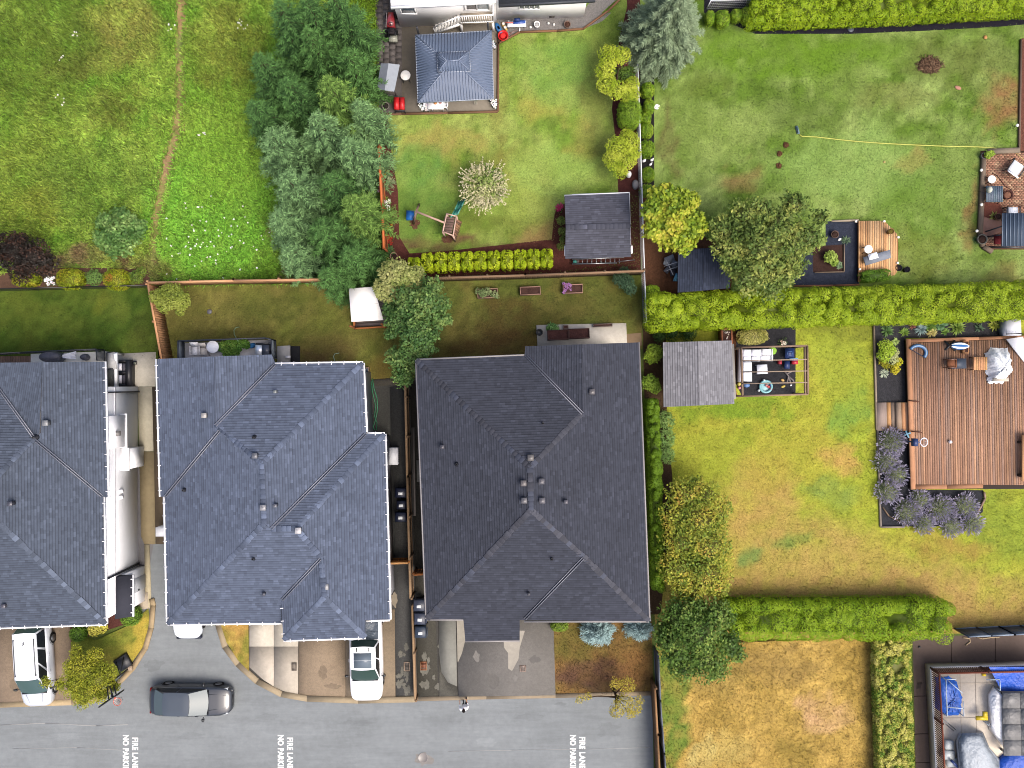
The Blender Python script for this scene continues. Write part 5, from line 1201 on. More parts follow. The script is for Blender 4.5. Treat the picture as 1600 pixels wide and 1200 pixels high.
wood_fence('weathered board fence below the clipped lime shrubs', [(648, 441), (820, 436), (1000, 429)], 1.7, A(134, 108, 84))
wood_fence('long board fence between the middle house and the dark roofed house', [(637, 560), (641, 740), (646, 925)], 1.5, A(148, 120, 92), capcol=A(176, 146, 112))
wood_fence('low front end of the board fence dividing the two dark gravel strips', [(646.5, 940), (651, 1086)], .85, A(148, 120, 92), capcol=A(176, 146, 112))
wood_fence('short board gate fence beside the black bins of the middle house', [(610, 872), (644, 871)], 1.5, A(186, 116, 52), name='side_gate', capcol=A(226, 170, 110))
wood_fence('short brown board gate under the dark roofed eave', [(651, 889), (668, 888)], 1.5, A(150, 92, 44), name='side_gate')
wood_fence('orange stained fence beside the flower bed', [(598, 240), (603, 330), (606, 396)], 1.6, ORG)
wood_fence('brown plank fence at the lane end', [(1016, 1060), (1020, 1130), (1027, 1260)], 1.6, A(150, 116, 84), capcol=A(172, 132, 92))
def panel_fence(label, pts, h, col, post, name='panel_fence', railc=None, lean=0.0):
 """Fence of smooth panels between posts with a pale bottom rail."""
 P = [Vector(G(a, b)) for a, b in pts]; t = thing(name, label, 'fence', tuple(P[0]))
 for i in range(len(P) - 1):
  a, b = P[i], P[i + 1]; L_ = (b - a).length; d = (b - a) / L_; n = max(1, round(L_ / post))
  for k in range(n):
   p, q = a + d * (L_ * k / n + .05), a + d * (L_ * (k + 1) / n - .05)
   mb = MB(col); mb.bar(p + Vector((0, 0, h * .5 + .06)), q + Vector((0, 0, h * .5 + .06)), .03, h - .1); part(mb, 'panel', M['metal'], t)
   for zz in (.06, h):
    r_ = MB(railc or col); r_.bar(p + Vector((0, 0, zz)), q + Vector((0, 0, zz)), .08, .06); part(r_, 'rail', M['paint'], t)
  for k in range(n + 1):
   p = a + d * (L_ * k / n); q = MB(tuple(x * .5 for x in col)); q.box((p.x, p.y, h / 2 + .03), (.09, .09, h + .06)); part(q, 'post', M['metal'], t)
 return t
panel_fence('slate blue panel fence by the end of the lower cedar hedge', [(1491, 982), (1560, 979), (1660, 974)], 1.6, A(74, 92, 122), 1.5, railc=A(150, 166, 186))
panel_fence('grey panel fence beside the brown plank fence at the lane end', [(1022, 1010), (1025, 1080), (1031, 1160), (1038, 1250)], 1.5, A(110, 118, 132), 2.0)
def wire_fence(label, pts, h, col, post=2.5, name='wire_fence', r=.02, wires=5, top=.035):
 P = [Vector(G(a, b)) for a, b in pts]; t = thing(name, label, 'fence', tuple(P[0]))
 for i in range(len(P) - 1):
  a, b = P[i], P[i + 1]; L_ = (b - a).length; d = (b - a) / L_; n = max(1, round(L_ / post))
  mb = MB(col); mb.tube([a + Vector((0, 0, h)), b + Vector((0, 0, h))], top, 6); part(mb, 'top_rail', M['metal'], t)
  w_ = MB(tuple(x * .7 for x in col))
  for k in range(wires): w_.tube([a + Vector((0, 0, h * (k + .3) / wires)), b + Vector((0, 0, h * (k + .3) / wires))], .006, 4, caps=False)
  m_ = int(L_ / .12)
  for k in range(m_):
   p = a + d * (L_ * k / m_); w_.bar(p + Vector((0, 0, .03)), p + Vector((0, 0, h)), .008)
  stuff(part(w_, 'wire_mesh', M['metal'], t))
  for k in range(n + 1):
   p = a + d * (L_ * k / n); q = MB(col); q.tube([p, p + Vector((0, 0, h + .04))], .03, 8); part(q, 'post', M['metal'], t)
 return t
wire_fence('thin wire fence with white top rail between bark bed and clipped round shrubs', [(992, 112), (998, 300), (1002, 430), (1005, 505)], 1.2, A(222, 226, 230))
wire_fence('low black wire fence edging the dark green lawn below the rounded shrubs', [(-120, 458), (0, 455), (120, 452), (248, 449)], 1.1, A(30, 30, 34), name='black_fence')
wire_fence('white top rail fence beside the small clipped shrubs', [(1104, 14), (1172, 12)], 1.1, A(226, 228, 230))
def edging(label, pts, col, w=.1, h=.14, name='edging_board', m='woodx'):
 t = thing(name + '_run', label, 'garden edging', G(*pts[0]))
 for i in range(len(pts) - 1):
  a, b = Vector(G(*pts[i])), Vector(G(*pts[i + 1])); d = (b - a).normalized()
  mb = MB(col); mb.bar(a + d * .01 + Vector((0, 0, h / 2)), b - d * .01 + Vector((0, 0, h / 2)), w, h); part(mb, name, M[m], t)
 return t
edging('brown edging boards between pebble bed and swing lawn', [(776, 70), (812, 51), (870, 49), (911, 46), (950, 18), (990, -22)], A(150, 110, 80))
edging('brown edging along the gazebo terrace', [(592, 180), (628, 178.5), (700, 177), (778, 175), (779, 60)], A(128, 96, 72), .12)
edging('pale timber edging around the black bed by the brown deck', [(1364, 503), (1369, 672)], A(160, 144, 124))
edging('pale timber edging around the lavender bed', [(1370, 672), (1375, 823), (1412, 823)], A(150, 140, 128))
edging('curved pale timber edging at the lavender end', [(1536, 768), (1538, 778), (1532, 790), (1526, 800)], A(176, 150, 128))
edging('bent loose timber strip in the black corner of the lavender bed', [(1378, 792), (1388, 806), (1408, 816), (1418, 822)], A(150, 128, 104), .06)
edging('brown plank along the blue black weed cloth', [(1240, 447), (1300, 446.5), (1342, 445)], A(150, 104, 76))
edging('pale plank at the top of the weed cloth', [(1298, 346), (1341, 344.5)], A(200, 184, 160))
edging('thin edging around the bare soil bed', [(1318, 382), (1318, 425), (1272, 426)], A(160, 140, 120), .05)
edging('grey sleepers along the brick terrace', [(1540, 238), (1590, 236)], A(150, 136, 118), .3, .25)
edging('weathered sleepers down the side of the brick terrace', [(1535, 240), (1532, 300), (1529, 370), (1534, 386), (1548, 394)], A(132, 116, 100), .26, .25)
edging('timber edge of the bark path at the lawn corner', [(1594, 62), (1591, 238)], A(120, 100, 84), .1)
edging('brown edging under the pale shed gap', [(1146, 545), (1146, 600), (1150, 618)], A(140, 100, 70))
t = thing('paving', 'dark grey paving slabs in the side yard of the white house', 'paving', G(608, 40))
me = None
for j in range(14):
 for i in range(4):
  px, py = 588.5 + i * 9.9, -28 + j * 9.6 + (4.8 if i % 2 else 0)
  if py > 98: continue
  x, y, _ = G(px + 4.9, py + 4.8)
  if me is None:
   s_ = MB(A(112, 106, 104)); s_.box((0, 0, .022), (.37, .36, .045)); o_ = s_.build('paver', mat('slab', .9, .2, noise=[(6, .15, I3), (40, .15, I3)], objrand=.2), t, base=(0, 0, 0)); me = o_.data; bpy.data.objects.remove(o_)
  linkmesh('paver', me, t, (x, y, random.uniform(0, .008)))
b = MB(); xs = np.arange(1534, 1700, 5.3); ys = np.arange(240, 388, 2.75)
for j, py in enumerate(ys):
 for px in xs:
  x, y, _ = G(px + (2.6 if j % 2 else 0), py); k = random.uniform(.72, 1.3)
  c = A(176, 132, 108) if random.random() < .7 else A(196, 160, 130)
  b.box((x, y, .02 + random.uniform(0, .006)), (.2, .1, .04), col=tuple(q * k for q in c))
tb = thing('brick_terrace', 'worn brick terrace with patio furniture at the frame edge', 'terrace', G(1570, 310))
stuff(b.build('bricks', M['brick'], tb))
# -- sheds, gazebo, pergola
def shed(label, facets, ze, slope, col, wallpts, wallcol, capcol=None, hips=(), fas=(), name='garden_shed', light=.13, group=None):
 cx = sum(p[0] for p in wallpts) / len(wallpts); cy = sum(p[1] for p in wallpts) / len(wallpts)
 t = thing(name, label, 'shed', G(cx, cy)[:2] + (0,), group)
 roof(t, facets, ze, slope, col, hips=hips, eaves=fas, hang=False, gut=A(244, 244, 246), capcol=capcol)
 w_ = MB(wallcol); w_.prism(P2(wallpts), 0, ze - .04); w_.build('wall', M['siding'], t)
 return t
s1 = shed('charcoal shingled shed with a white fascia and a ladder behind it', [[(882, 306, 0), (983, 302, 0), (985, 353, 50), (884, 356, 50)], [(884, 356, 50), (985, 353, 50), (986, 401, 0), (883, 404, 0)]], 2.2, .4, A(84, 86, 98),
[(890, 316), (976, 313), (978, 392), (890, 395)], A(226, 226, 228), fas=[((983, 303, 0), (882, 307, 0), -1)], hips=[((884, 355, 51), (985, 353, 51))], capcol=A(90, 92, 104))
for a, b_ in (((884, 384), (884, 400)), ((986, 384), (986, 396))):
 q = MB(A(244, 244, 246)); p0, p1 = Vector(G(*a, 2.2)), Vector(G(*b_, 2.15)); q.bar(p0, p1, .16, .14); q.build('barge_board', M['paint'], s1)
shed('grey weathered shingled shed on the yellow green lawn', [[(1036, 535, 0), (1090, 533.5, 54), (1092, 633.5, 54), (1037, 636, 0)], [(1090, 533.5, 54), (1143, 532, 0), (1147, 631, 0), (1092, 633.5, 54)]], 2.2, .3, A(138, 138, 144),
[(1048, 542), (1132, 540), (1135, 622), (1050, 625)], A(170, 166, 160), light=.3, capcol=A(140, 142, 150))
shed('small dark blue roofed garden shed half hidden by the olive tree', [[(1060, 390, 0), (1100, 388, 38), (1098, 454, 38), (1059, 457, 0)], [(1100, 388, 38), (1140, 386, 0), (1140, 450, 0), (1098, 454, 38)]], 2.0, .3, A(58, 66, 84),
[(1068, 398), (1130, 396), (1130, 442), (1068, 446)], A(120, 90, 70))
ws_ = thing('garden_shed', 'open wooden shelter with a plain white roof sheet beside the dark leafy tree', 'shed', G(575, 480))
r_ = MB(A(252, 250, 246)); p = [G(545, 451, 2.3), G(584, 448, 2.3), G(599, 500, 2.05), G(549, 503, 2.05)]
r_.hexa([tuple(np.array(q) - (0, 0, .04)) for q in p][::-1], p[::-1]); r_.build('roof', M['paint'], ws_)
r_ = MB(A(226, 224, 222)); r_.bar(Vector(p[0]) * .5 + Vector(p[3]) * .5 + Vector((0.35, 0, .012)), Vector(p[1]) * .5 + Vector(p[2]) * .5 + Vector((-.02, 0, .012)), .02, .012); r_.build('roof_seam', M['paint'], ws_)
fl = MB(A(128, 116, 112))
for i in range(8):
 fl = MB(A(128, 116, 112)); fl.prism(P2([(556, 462 + i * 6.2), (606, 460 + i * 6.2), (606.2, 465.7 + i * 6.2), (556.2, 467.7 + i * 6.2)]), .1, .16); fl.build('floor_board', M['woodx'], ws_)
for a, b_, h in (((555, 514), (606, 511), .5), ((555, 462), (555, 514), .5)):
 q = MB(A(206, 130, 76)); q.bar(Vector(G(*a)) + Vector((0, 0, h / 2)), Vector(G(*b_)) + Vector((0, 0, h / 2)), .08, h); q.build('side_board', M['woodx'], ws_)
for a in ((556, 463), (604, 461), (604, 510), (557, 513)):
 q = MB(A(170, 110, 66)); X, Y, _ = G(*a); q.box((X, Y, 1.0), (.1, .1, 2.0)); q.build('post', M['wood'], ws_)
gz = thing('gazebo', 'gazebo with a two tier blue grey ribbed metal roof on the terrace', 'gazebo', G(711, 112))
e4 = [(649, 55), (768, 48), (771, 154), (653, 160)]; ap = [(700, 95), (716, 95)]
def tier(cor, apx, z0, z1, name, ribs, over=0):
 A_ = [np.array(G(*c, z0)) for c in cor]; B = [np.array(G(*c, z1)) for c in apx]
 GC = A(112, 128, 154)
 faces = [(A_[0], A_[1], B[1], B[0]), (A_[1], A_[2], B[1], B[1]), (A_[2], A_[3], B[0], B[1]), (A_[3], A_[0], B[0], B[0])]
 for q in faces:
  mb = MB(GC); pts = [tuple(v) for v in q]
  if np.allclose(q[2], q[3]): pts = pts[:3]
  mb.poly(pts); mb.poly([tuple(np.array(v) - (0, 0, .02)) for v in pts][::-1]); pan = mb.build('roof_panel', M['metal'], gz)
  n = ribs; rb = MB(A(116, 132, 160))
  for i in range(1, n):
   f = i / n; p0 = q[0] * (1 - f) + q[1] * f
   eave = (q[1] - q[0]); el = np.linalg.norm(eave); eu = eave / el
   up = (q[2] + q[3]) / 2 - (q[0] + q[1]) / 2; up = up - eu * (up @ eu)
   s0 = ((q[3] - q[0]) @ eu) / el; s1 = 1 - ((q[1] - q[2]) @ eu) / el
   lim = min(1, f / max(1e-6, s0), (1 - f) / max(1e-6, 1 - s1))
   rb.bar(tuple(p0 + (0, 0, .015)), tuple(p0 + up * lim * .985 + (0, 0, .015)), .035, .05)
  rb.build('roof_ribs', M['metal'], pan)['kind'] = 'stuff'
 for i in range(4):
  q = MB(A(140, 154, 180)); q.bar(tuple(A_[i] + (0, 0, .03)), tuple(B[(0, 1, 1, 0)[i]] + (0, 0, .03)), .05, .05); q.build('hip_trim', M['metal'], gz)
  q = MB(A(170, 180, 198)); q.bar(tuple(A_[i] + (0, 0, -.04)), tuple(A_[(i + 1) % 4] + (0, 0, -.04)), .06, .1); q.build('fascia', M['metal'], gz)
 q = MB(A(140, 154, 180)); q.bar(tuple(B[0] + (0, 0, .03)), tuple(B[1] + (0, 0, .03)), .06, .05); q.build('ridge_trim', M['metal'], gz)
mid4 = [(683, 82), (733, 80), (735, 111), (684, 112)]
tier(e4, [(703, 100), (714, 100)], 2.4, 3.35, 'lower', 26)
tier(mid4, [(698, 95), (716, 94.5)], 3.16, 3.62, 'upper', 12)
for a in ((658, 68), (764, 62), (766, 158), (662, 162)):
 q = MB(A(60, 62, 70)); X, Y, _ = G(*a); q.box((X, Y, 1.17), (.1, .1, 2.34)); q.build('post', M['metal'], gz)
cu = MB(A(216, 212, 196))
for i in range(14):
 a0, a1 = 735 + i * 1.2, 735 + (i + 1) * 1.2
 k = lambda q: .35 + .65 * abs((q - 743.5) / 8.5) ** .8
 y0 = lambda q: G(0, 157 + 3.5 * math.sin(q * 2.2) * .3, 0)[1]
 X0, X1 = G(a0, 0, 2.2)[0], G(a1, 0, 2.2)[0]; Xm0, Xm1 = G(743.5 + (a0 - 743.5) * .25, 0, 1)[0], G(743.5 + (a1 - 743.5) * .25, 0, 1)[0]
 Y = G(0, 162)[1]; w0 = .06 * math.sin(i * 1.9); w1 = .06 * math.sin(i * 1.9 + 1.9)
 cu.poly([(X0, Y + w0, 2.28), (Xm0, Y - .1 + w0 * .5, 1.1), (Xm1, Y - .1 + w1 * .5, 1.1), (X1, Y + w1, 2.28)])
 cu.poly([(Xm0, Y - .1 + w0 * .5, 1.1), (Xm0 - .03, Y - .12, .2), (Xm1 - .03, Y - .12, .2), (Xm1, Y - .1 + w1 * .5, 1.1)])
cu.build('curtain', M['fabric'], gz)
pg = thing('pergola', 'open timber pergola over the black matting with a white corner sofa', 'pergola', G(1211, 578))
c4 = [(1158, 543), (1261, 540), (1262, 616), (1160, 619)]
ZP = 2.35
V4 = [Vector(G(*c, ZP)) for c in c4]
WC = A(160, 134, 112)
for i in range(4):
 q = MB(WC); q.bar(V4[i], V4[(i + 1) % 4], .1, .18); q.build('beam', M['woodx'], pg)
q = MB(WC); a, b_ = Vector(G(1257, 542, ZP)), Vector(G(1258, 616, ZP)); q.bar(a, b_, .07, .16); q.build('beam', M['wood'], pg)
for py in (563.5, 581.5, 599.5):
 q = MB(A(170, 150, 130)); q.bar(Vector(G(1158.5, py, ZP + .05)), Vector(G(1261, py - 2, ZP + .05)), .06, .08); q.build('rafter', M['woodx'], pg)
for v in V4:
 q = MB(WC); q.box((v.x, v.y, ZP / 2 - .05), (.12, .12, ZP - .1)); q.build('post', M['wood'], pg)
# -- decks
def boards(parent, poly, z, th, x0, x1, step, gap, skew, y0, col, name='deck_board', m='wood', horiz=False, maxn=300):
 for i in range(int((x1 - x0) / step)):
  a, b_ = x0 + i * step, x0 + (i + 1) * step - gap
  if horiz: q = [(y - skew * (x - y0), x) for x, y in poly]
  else: q = [(x - skew * (y - y0), y) for x, y in poly]
  c = clip(q, a, b_, -9999, 9999)
  if len(c) < 3: continue
  if horiz: c = [(y, u + skew * (y - y0)) for u, y in c]
  else: c = [(u + skew * (y - y0), y) for u, y in c]
  P = P2(c, z)
  ar = abs(sum(P[k][0] * P[(k + 1) % len(P)][1] - P[(k + 1) % len(P)][0] * P[k][1] for k in range(len(P))))
  if ar < 1e-3: continue
  k = random.uniform(.9, 1.1)
  mb = MB(tuple(x * k for x in (col() if callable(col) else col))); mb.prism(P, z - th, z); mb.build(name, M[m], parent)
dk = thing('deck', 'large brown timber deck with scattered garden furniture', 'deck', G(1500, 640))
dpoly = [(1424, 536), (1640, 528), (1640, 758), (1429, 757)]
bc = lambda: random.choice([A(186, 144, 116), A(172, 132, 108), A(196, 152, 120), A(166, 134, 116), A(180, 136, 108)])
boards(dk, dpoly, .5, .04, 1424, 1645, 3.62, .55, .02, 530, bc)
un = MB(A(60, 46, 38)); un.prism(P2([(1417, 531), (1640, 526), (1640, 763), (1424, 764)], .4), .02, .44); un.build('frame', M['wood'], dk)
for pts in ([(1416, 530), (1423.4, 529.8), (1430.5, 764), (1423.6, 765)],):
 q = MB(A(196, 144, 108)); q.prism(P2(pts, .5), .4, .508); q.build('border_board', M['wood'], dk)
for pts in ([(1424, 529.6), (1530, 526.5), (1530, 531.3), (1424, 535.4)], [(1530.6, 526.5), (1640, 523), (1640, 527.5), (1530.6, 531.2)], [(1431, 757.6), (1480, 757.4), (1480, 764), (1431, 764.6)], [(1480.6, 757.4), (1536, 756), (1536, 762.6), (1480.6, 764)]):
 q = MB(A(190, 138, 102)); q.prism(P2(pts, .5), .4, .508); q.build('border_board', M['woodx'], dk)
for i, (x0, x1, c) in enumerate(((1370, 1385, A(168, 150, 140)), (1385.5, 1391.5, A(216, 164, 110)), (1392, 1400, A(162, 142, 126)), (1400.5, 1408, A(170, 148, 128)), (1408.5, 1414, A(206, 152, 110)), (1414.5, 1425, A(188, 146, 116)))):
 q = MB(c); zt = .16 if x1 < 1401 else .33; q.prism(P2([(x0, 629), (x1, 629), (x1 + 1.5, 673), (x0 + 1.5, 673)], zt), .02, zt); q.build('step_board', M['wood'], dk)
for a, b_ in (((1420, 626), (1436, 628)), ((1424, 674), (1440, 676))):
 q = MB(A(104, 62, 46)); q.bar(Vector(G(*a, .6)), Vector(G(*b_, .6)), .06, .1); q.build('step_rail', M['wood'], dk)
pd = thing('deck', 'pale new timber deck with a chamfered corner and a grey bench', 'deck', G(1370, 395))
ppoly = [(1341.5, 345), (1382, 345), (1404, 368), (1404, 421), (1398, 430), (1341.5, 440)]
boards(pd, ppoly, .35, .04, 1341, 1405, 3.6, .4, .0, 345, lambda: random.choice([A(238, 186, 132), A(232, 176, 122), A(240, 196, 146)]))
un = MB(A(160, 110, 72)); un.prism(P2([(1342.5, 346), (1381, 346), (1403, 369), (1403, 420), (1397, 429), (1342.5, 439)], .3), .01, .3); un.build('frame', M['wood'], pd)
for (a, b_) in ((1381, 346), (1403, 371), (1402, 411), (1343, 421), (1337, 346)):
 q = MB(A(250, 244, 232)); X, Y, _ = G(a, b_, .35); q.box((X, Y, .39), (.12, .12, .08)); q.build('post_cap', M['paint'], pd)
st = thing('steps', 'white painted steps at the edge of the brown deck', 'steps', G(1583, 512))
q = MB(A(212, 214, 224)); q.prism(P2([(1573, 499), (1595, 498), (1596, 524), (1574, 524)], .9), .02, .9); q.build('landing', M['paint'], st)
q = MB(A(238, 238, 242)); p = [G(1573, 530, .9), G(1598, 526, .9), G(1630, 590, .52), G(1604, 570, .52)]; q.hexa([(x, y, z - .1) for x, y, z in p][::-1], p[::-1]); q.build('ramp', M['paint'], st)
q = MB(A(60, 60, 66)); q.bar(Vector(G(1572, 522, 1.2)), Vector(G(1597, 521, 1.2)), .06, .06)
for a in (1573, 1596): q.bar(Vector(G(a, 522, .9)), Vector(G(a, 522, 1.2)), .04)
q.build('handrail', M['metal'], st)
wd = thing('raised_deck', 'raised deck with a cream membrane floor inside a brown slatted railing', 'deck', G(1540, 1120))
ZW = 1.0
q = MB(A(238, 226, 208)); q.prism(P2([(1456, 1044), (1640, 1040), (1640, 1330), (1472, 1330)], .9), .05, ZW - .02); q.build('floor', M['concrete'], wd)
for ln in (((1463, 1068), (1640, 1066)), ((1467, 1122), (1640, 1120))):
 q = MB(A(214, 200, 182)); q.bar(Vector(G(*ln[0], ZW + .0)), Vector(G(*ln[1], ZW + .0)), .02, .012); q.build('floor_seam', M['concrete'], wd)
for ln in (((1500, 1046), (1506, 1330)), ((1524, 1046), (1530, 1330))):
 q = MB(A(220, 206, 188)); q.bar(Vector(G(*ln[0], ZW + .0)), Vector(G(*ln[1], ZW + .0)), .02, .012); q.build('floor_seam', M['concrete'], wd)
def railing(a, b_, z, h, parent, n, skipc=None):
 a, b_ = Vector(G(*a, z)), Vector(G(*b_, z)); L_ = (b_ - a).length; d = (b_ - a) / L_
 q = MB(A(226, 222, 220)); q.bar(a + Vector((0, 0, .06)), b_ + Vector((0, 0, .06)), .14, .1); q.build('bottom_rail', M['paint'], parent)
 q = MB(A(126, 66, 46)); q.bar(a + Vector((0, 0, h)), b_ + Vector((0, 0, h)), .09, .06); q.build('top_rail', M['wood'], parent)
 me = None
 for i in range(n):
  p = a + d * (L_ * (i + .5) / n)
  if me is None:
   s_ = MB(A(120, 72, 56)); s_.box((0, 0, (h - .1) / 2), (.055, .04, h - .1)); o_ = s_.build('baluster', M['wood'], parent, base=(0, 0, 0)); me = o_.data; bpy.data.objects.remove(o_)
  linkmesh('baluster', me, parent, (p.x, p.y, z + .1), rz=math.atan2(d.y, d.x))
railing((1454, 1043), (1640, 1039), ZW, 1.0, wd, 60)
railing((1454, 1044), (1470, 1330), ZW, 1.0, wd, 90)
for a in ((1454, 1043), (1530, 1041), (1459, 1120), (1464, 1200)):
 q = MB(A(100, 58, 44)); X, Y, _ = G(*a, ZW); q.box((X, Y, ZW + .54), (.1, .1, 1.06)); q.build('railing_post', M['wood'], wd)
# -- vehicles
def vehicle(name, label, cat, X, Y, rz, L_, W_, H_, col, prof, gh, extras, group=None, glass=A(58, 76, 84), roofcol=None):
 """prof: (t, half width share, top height) from tail to nose; gh: tail glass foot, tail glass top, windscreen top, windscreen foot (t)."""
 t = thing(name, label, cat, (X, Y, 0), group, rz=rz)
 Bd = lambda mb, nm, m, par=t, smooth=False: mb.build(nm, m, par, smooth=smooth, base=(0, 0, 0))
 def ip(tq):
  for a, b in zip(prof, prof[1:]):
   if a[0] <= tq <= b[0]:
    f = (tq - a[0]) / (b[0] - a[0]); f = f * f * (3 - 2 * f) if False else f
    return a[1] + (b[1] - a[1]) * f, a[2] + (b[2] - a[2]) * f
  return prof[-1][1:]
 N_ = 30; sec = []
 for i in range(N_ + 1):
  tq = i / N_; w, z = ip(tq); w *= W_ / 2; x = (tq - .5) * L_
  s_ = [(-.86 * w, .2), (-.98 * w, .3), (-w, .55), (-.985 * w, z - .16), (-.93 * w, z - .05), (-.8 * w, z - .005), (-.4 * w, z + .02), (0, z + .028)]
  sec.append([(x, y, zz) for y, zz in s_ + [(-y, zz) for y, zz in s_[-2::-1]]])
 body = MB(col); n = len(sec[0]); vs = [p for s_ in sec for p in s_]
 fs = [(i * n + j, i * n + j + 1, (i + 1) * n + j + 1, (i + 1) * n + j)[::-1] for i in range(N_) for j in range(n - 1)]
 fs += [tuple(range(n)), tuple(range(N_ * n, N_ * n + n))[::-1], ]
 body.mesh(vs, fs)
 body.mesh([sec[i][j] for i in (0, N_) for j in (0, -1)], [(0, 1, 3, 2)])
 bo = Bd(body, 'body', M['carpaint'], smooth=True)
 X_ = lambda q: (q - .5) * L_
 xb0, xb1, xf1, xf0 = (X_(q) for q in gh); zb = ip(.5)[1] - .02; wb, wt = W_ / 2 * .93, W_ / 2 * .74
 zr0, zr1 = ip(gh[0])[1] - .03, ip(gh[3])[1] - .03
 roofc = roofcol or col
 cab = MB(col)
 cab.hexa([(xb0, -wb * .93, zr0), (xf0, -wb * .93, zr1), (xf0, wb * .93, zr1), (xb0, wb * .93, zr0)], [(xb1, -wt, H_ - .05), (xf1, -wt, H_ - .05), (xf1, wt, H_ - .05), (xb1, wt, H_ - .05)])
 Bd(cab, 'cabin', M['carpaint'])
 rf = MB(roofc); g_ = []
 for i in range(9):
  f = i / 8; x = xb1 + (xf1 - xb1) * f
  row = []
  for j in range(9):
   y = (j / 4 - 1); yy = y * (wt + .01) * (1 - .06 * (2 * f - 1) ** 4)
   row.append((x + (.06 if i == 8 else -.05 if i == 0 else 0) * (1 - y * y), yy, H_ - .045 + .055 * (1 - y ** 4) * (1 - (2 * f - 1) ** 6 * .6)))
  g_.append(row)
 rf.mesh([p for r_ in g_ for p in r_], [(i * 9 + j, (i + 1) * 9 + j, (i + 1) * 9 + j + 1, i * 9 + j + 1) for i in range(8) for j in range(8)])
 rfo = Bd(rf, 'roof', M['carpaint'], smooth=True)
 def pane(a, b, c, d, nm, bulge=0.0, k=8, gl=glass):
  a, b, c, d = map(Vector, (a, b, c, d)); mb = MB(gl); nrm = (b - a).cross(d - a).normalized()
  if nrm.z < 0: nrm = -nrm
  vs = []
  for i in range(k + 1):
   f = i / k; bu = bulge * (1 - (2 * f - 1) ** 2)
   fw = Vector((1 if (a.x + d.x) / 2 > 0 else -1, 0, 0))
   vs += [a.lerp(b, f) + nrm * .012 + fw * bu, d.lerp(c, f) + nrm * .012 + fw * bu * .6]
  mb.mesh(vs, [(2 * i, 2 * i + 2, 2 * i + 3, 2 * i + 1) for i in range(k)])
  return Bd(mb, nm, M['glass'], smooth=True)
 e = .03
 pane((xf0, -wb * .9, zr1 + e), (xf0, wb * .9, zr1 + e), (xf1, wt * .95, H_ - .05), (xf1, -wt * .95, H_ - .05), 'windscreen', .14)
 pane((xb0, -wb * .88, zr0 + e), (xb0, wb * .88, zr0 + e), (xb1, wt * .92, H_ - .05), (xb1, -wt * .92, H_ - .05), 'rear_window', .07)
 for sy in (-1, 1):
  nwin = extras.get('windows', 2)
  for i in range(nwin):
   f0, f1 = i / nwin + .02, (i + 1) / nwin - .02
   q0 = xb0 + (xf0 - xb0) * f0; q1 = xb0 + (xf0 - xb0) * f1; r0 = xb1 + (xf1 - xb1) * f0; r1 = xb1 + (xf1 - xb1) * f1
   a, b, c, d = (Vector((q0, sy * wb * .935, zb + .03)), Vector((q1, sy * wb * .935, zb + .03)), Vector((r1, sy * (wt + .012), H_ - .1)), Vector((r0, sy * (wt + .012), H_ - .1)))
   mb = MB(A(36, 42, 50)); o_ = Vector((0, sy * .012, .004)); mb.poly([a + o_, b + o_, c + o_, d + o_] if sy < 0 else [d + o_, c + o_, b + o_, a + o_]); Bd(mb, 'side_window', M['glass'])
  mb = MB(roofc if extras.get('mirror_body') else A(30, 32, 36)); xm = xf0 - .18; yb = sy * (W_ / 2 * .97)
  mb.bar((xm, yb, zb + .02), (xm, yb + sy * .14, zb + .05), .05, .04); mb.hexa([(xm - .08, yb + sy * .09, zb - .02), (xm + .07, yb + sy * .09, zb - .02), (xm + .05, yb + sy * .27, zb), (xm - .06, yb + sy * .27, zb)], [(xm - .08, yb + sy * .09, zb + .14), (xm + .06, yb + sy * .09, zb + .14), (xm + .03, yb + sy * .26, zb + .12), (xm - .06, yb + sy * .26, zb + .12)])
  Bd(mb, 'mirror', M['carpaint'])
  for tq in extras.get('wheels', (.19, .81)):
   x = X_(tq); w_ = ip(tq)[0] * W_ / 2
   ty = MB(A(26, 26, 28)); c = Vector((x, sy * (w_ - .1), .33))
   for a0, b0, r0 in ((-.11, .11, .33),):
    ty.tube([c + Vector((0, a0, 0)), c + Vector((0, b0, 0))], r0, 20)
   tyo = Bd(ty, 'tyre', M['rubber'])
   rm_ = MB(A(150, 152, 156)); rm_.tube([c + Vector((0, sy * .06, 0)), c + Vector((0, sy * .125, 0))], .21, 14); Bd(rm_, 'rim', M['alu'], tyo)
   ar = MB(A(22, 24, 28)); k = 10
   for i in range(k):
    a1, a2 = math.pi * i / k, math.pi * (i + 1) / k; yo = sy * (w_ + .004)
    ar.poly([(x + math.cos(a1) * .37, yo, .33 + math.sin(a1) * .37), (x + math.cos(a2) * .37, yo, .33 + math.sin(a2) * .37), (x + math.cos(a2) * .41, yo, .33 + math.sin(a2) * .41), (x + math.cos(a1) * .41, yo, .33 + math.sin(a1) * .41)])
   Bd(ar, 'wheel_arch', M['rubber'])
  wn_, zn = ip(.95); hl = MB(A(214, 222, 230))
  hl.hexa([(X_(.90), sy * wn_ * W_ / 2 * .72, zn - .22), (X_(.965), sy * wn_ * W_ / 2 * .62, zn - .24), (X_(.955), sy * wn_ * W_ / 2 * .98, zn - .22), (X_(.885), sy * wn_ * W_ / 2 * 1.02, zn - .2)], [(X_(.90), sy * wn_ * W_ / 2 * .74, zn + .012), (X_(.958), sy * wn_ * W_ / 2 * .64, zn - .03), (X_(.945), sy * wn_ * W_ / 2 * .97, zn - .04), (X_(.885), sy * wn_ * W_ / 2 * 1.0, zn + .0)])
  Bd(hl, 'headlight', M['glass'])
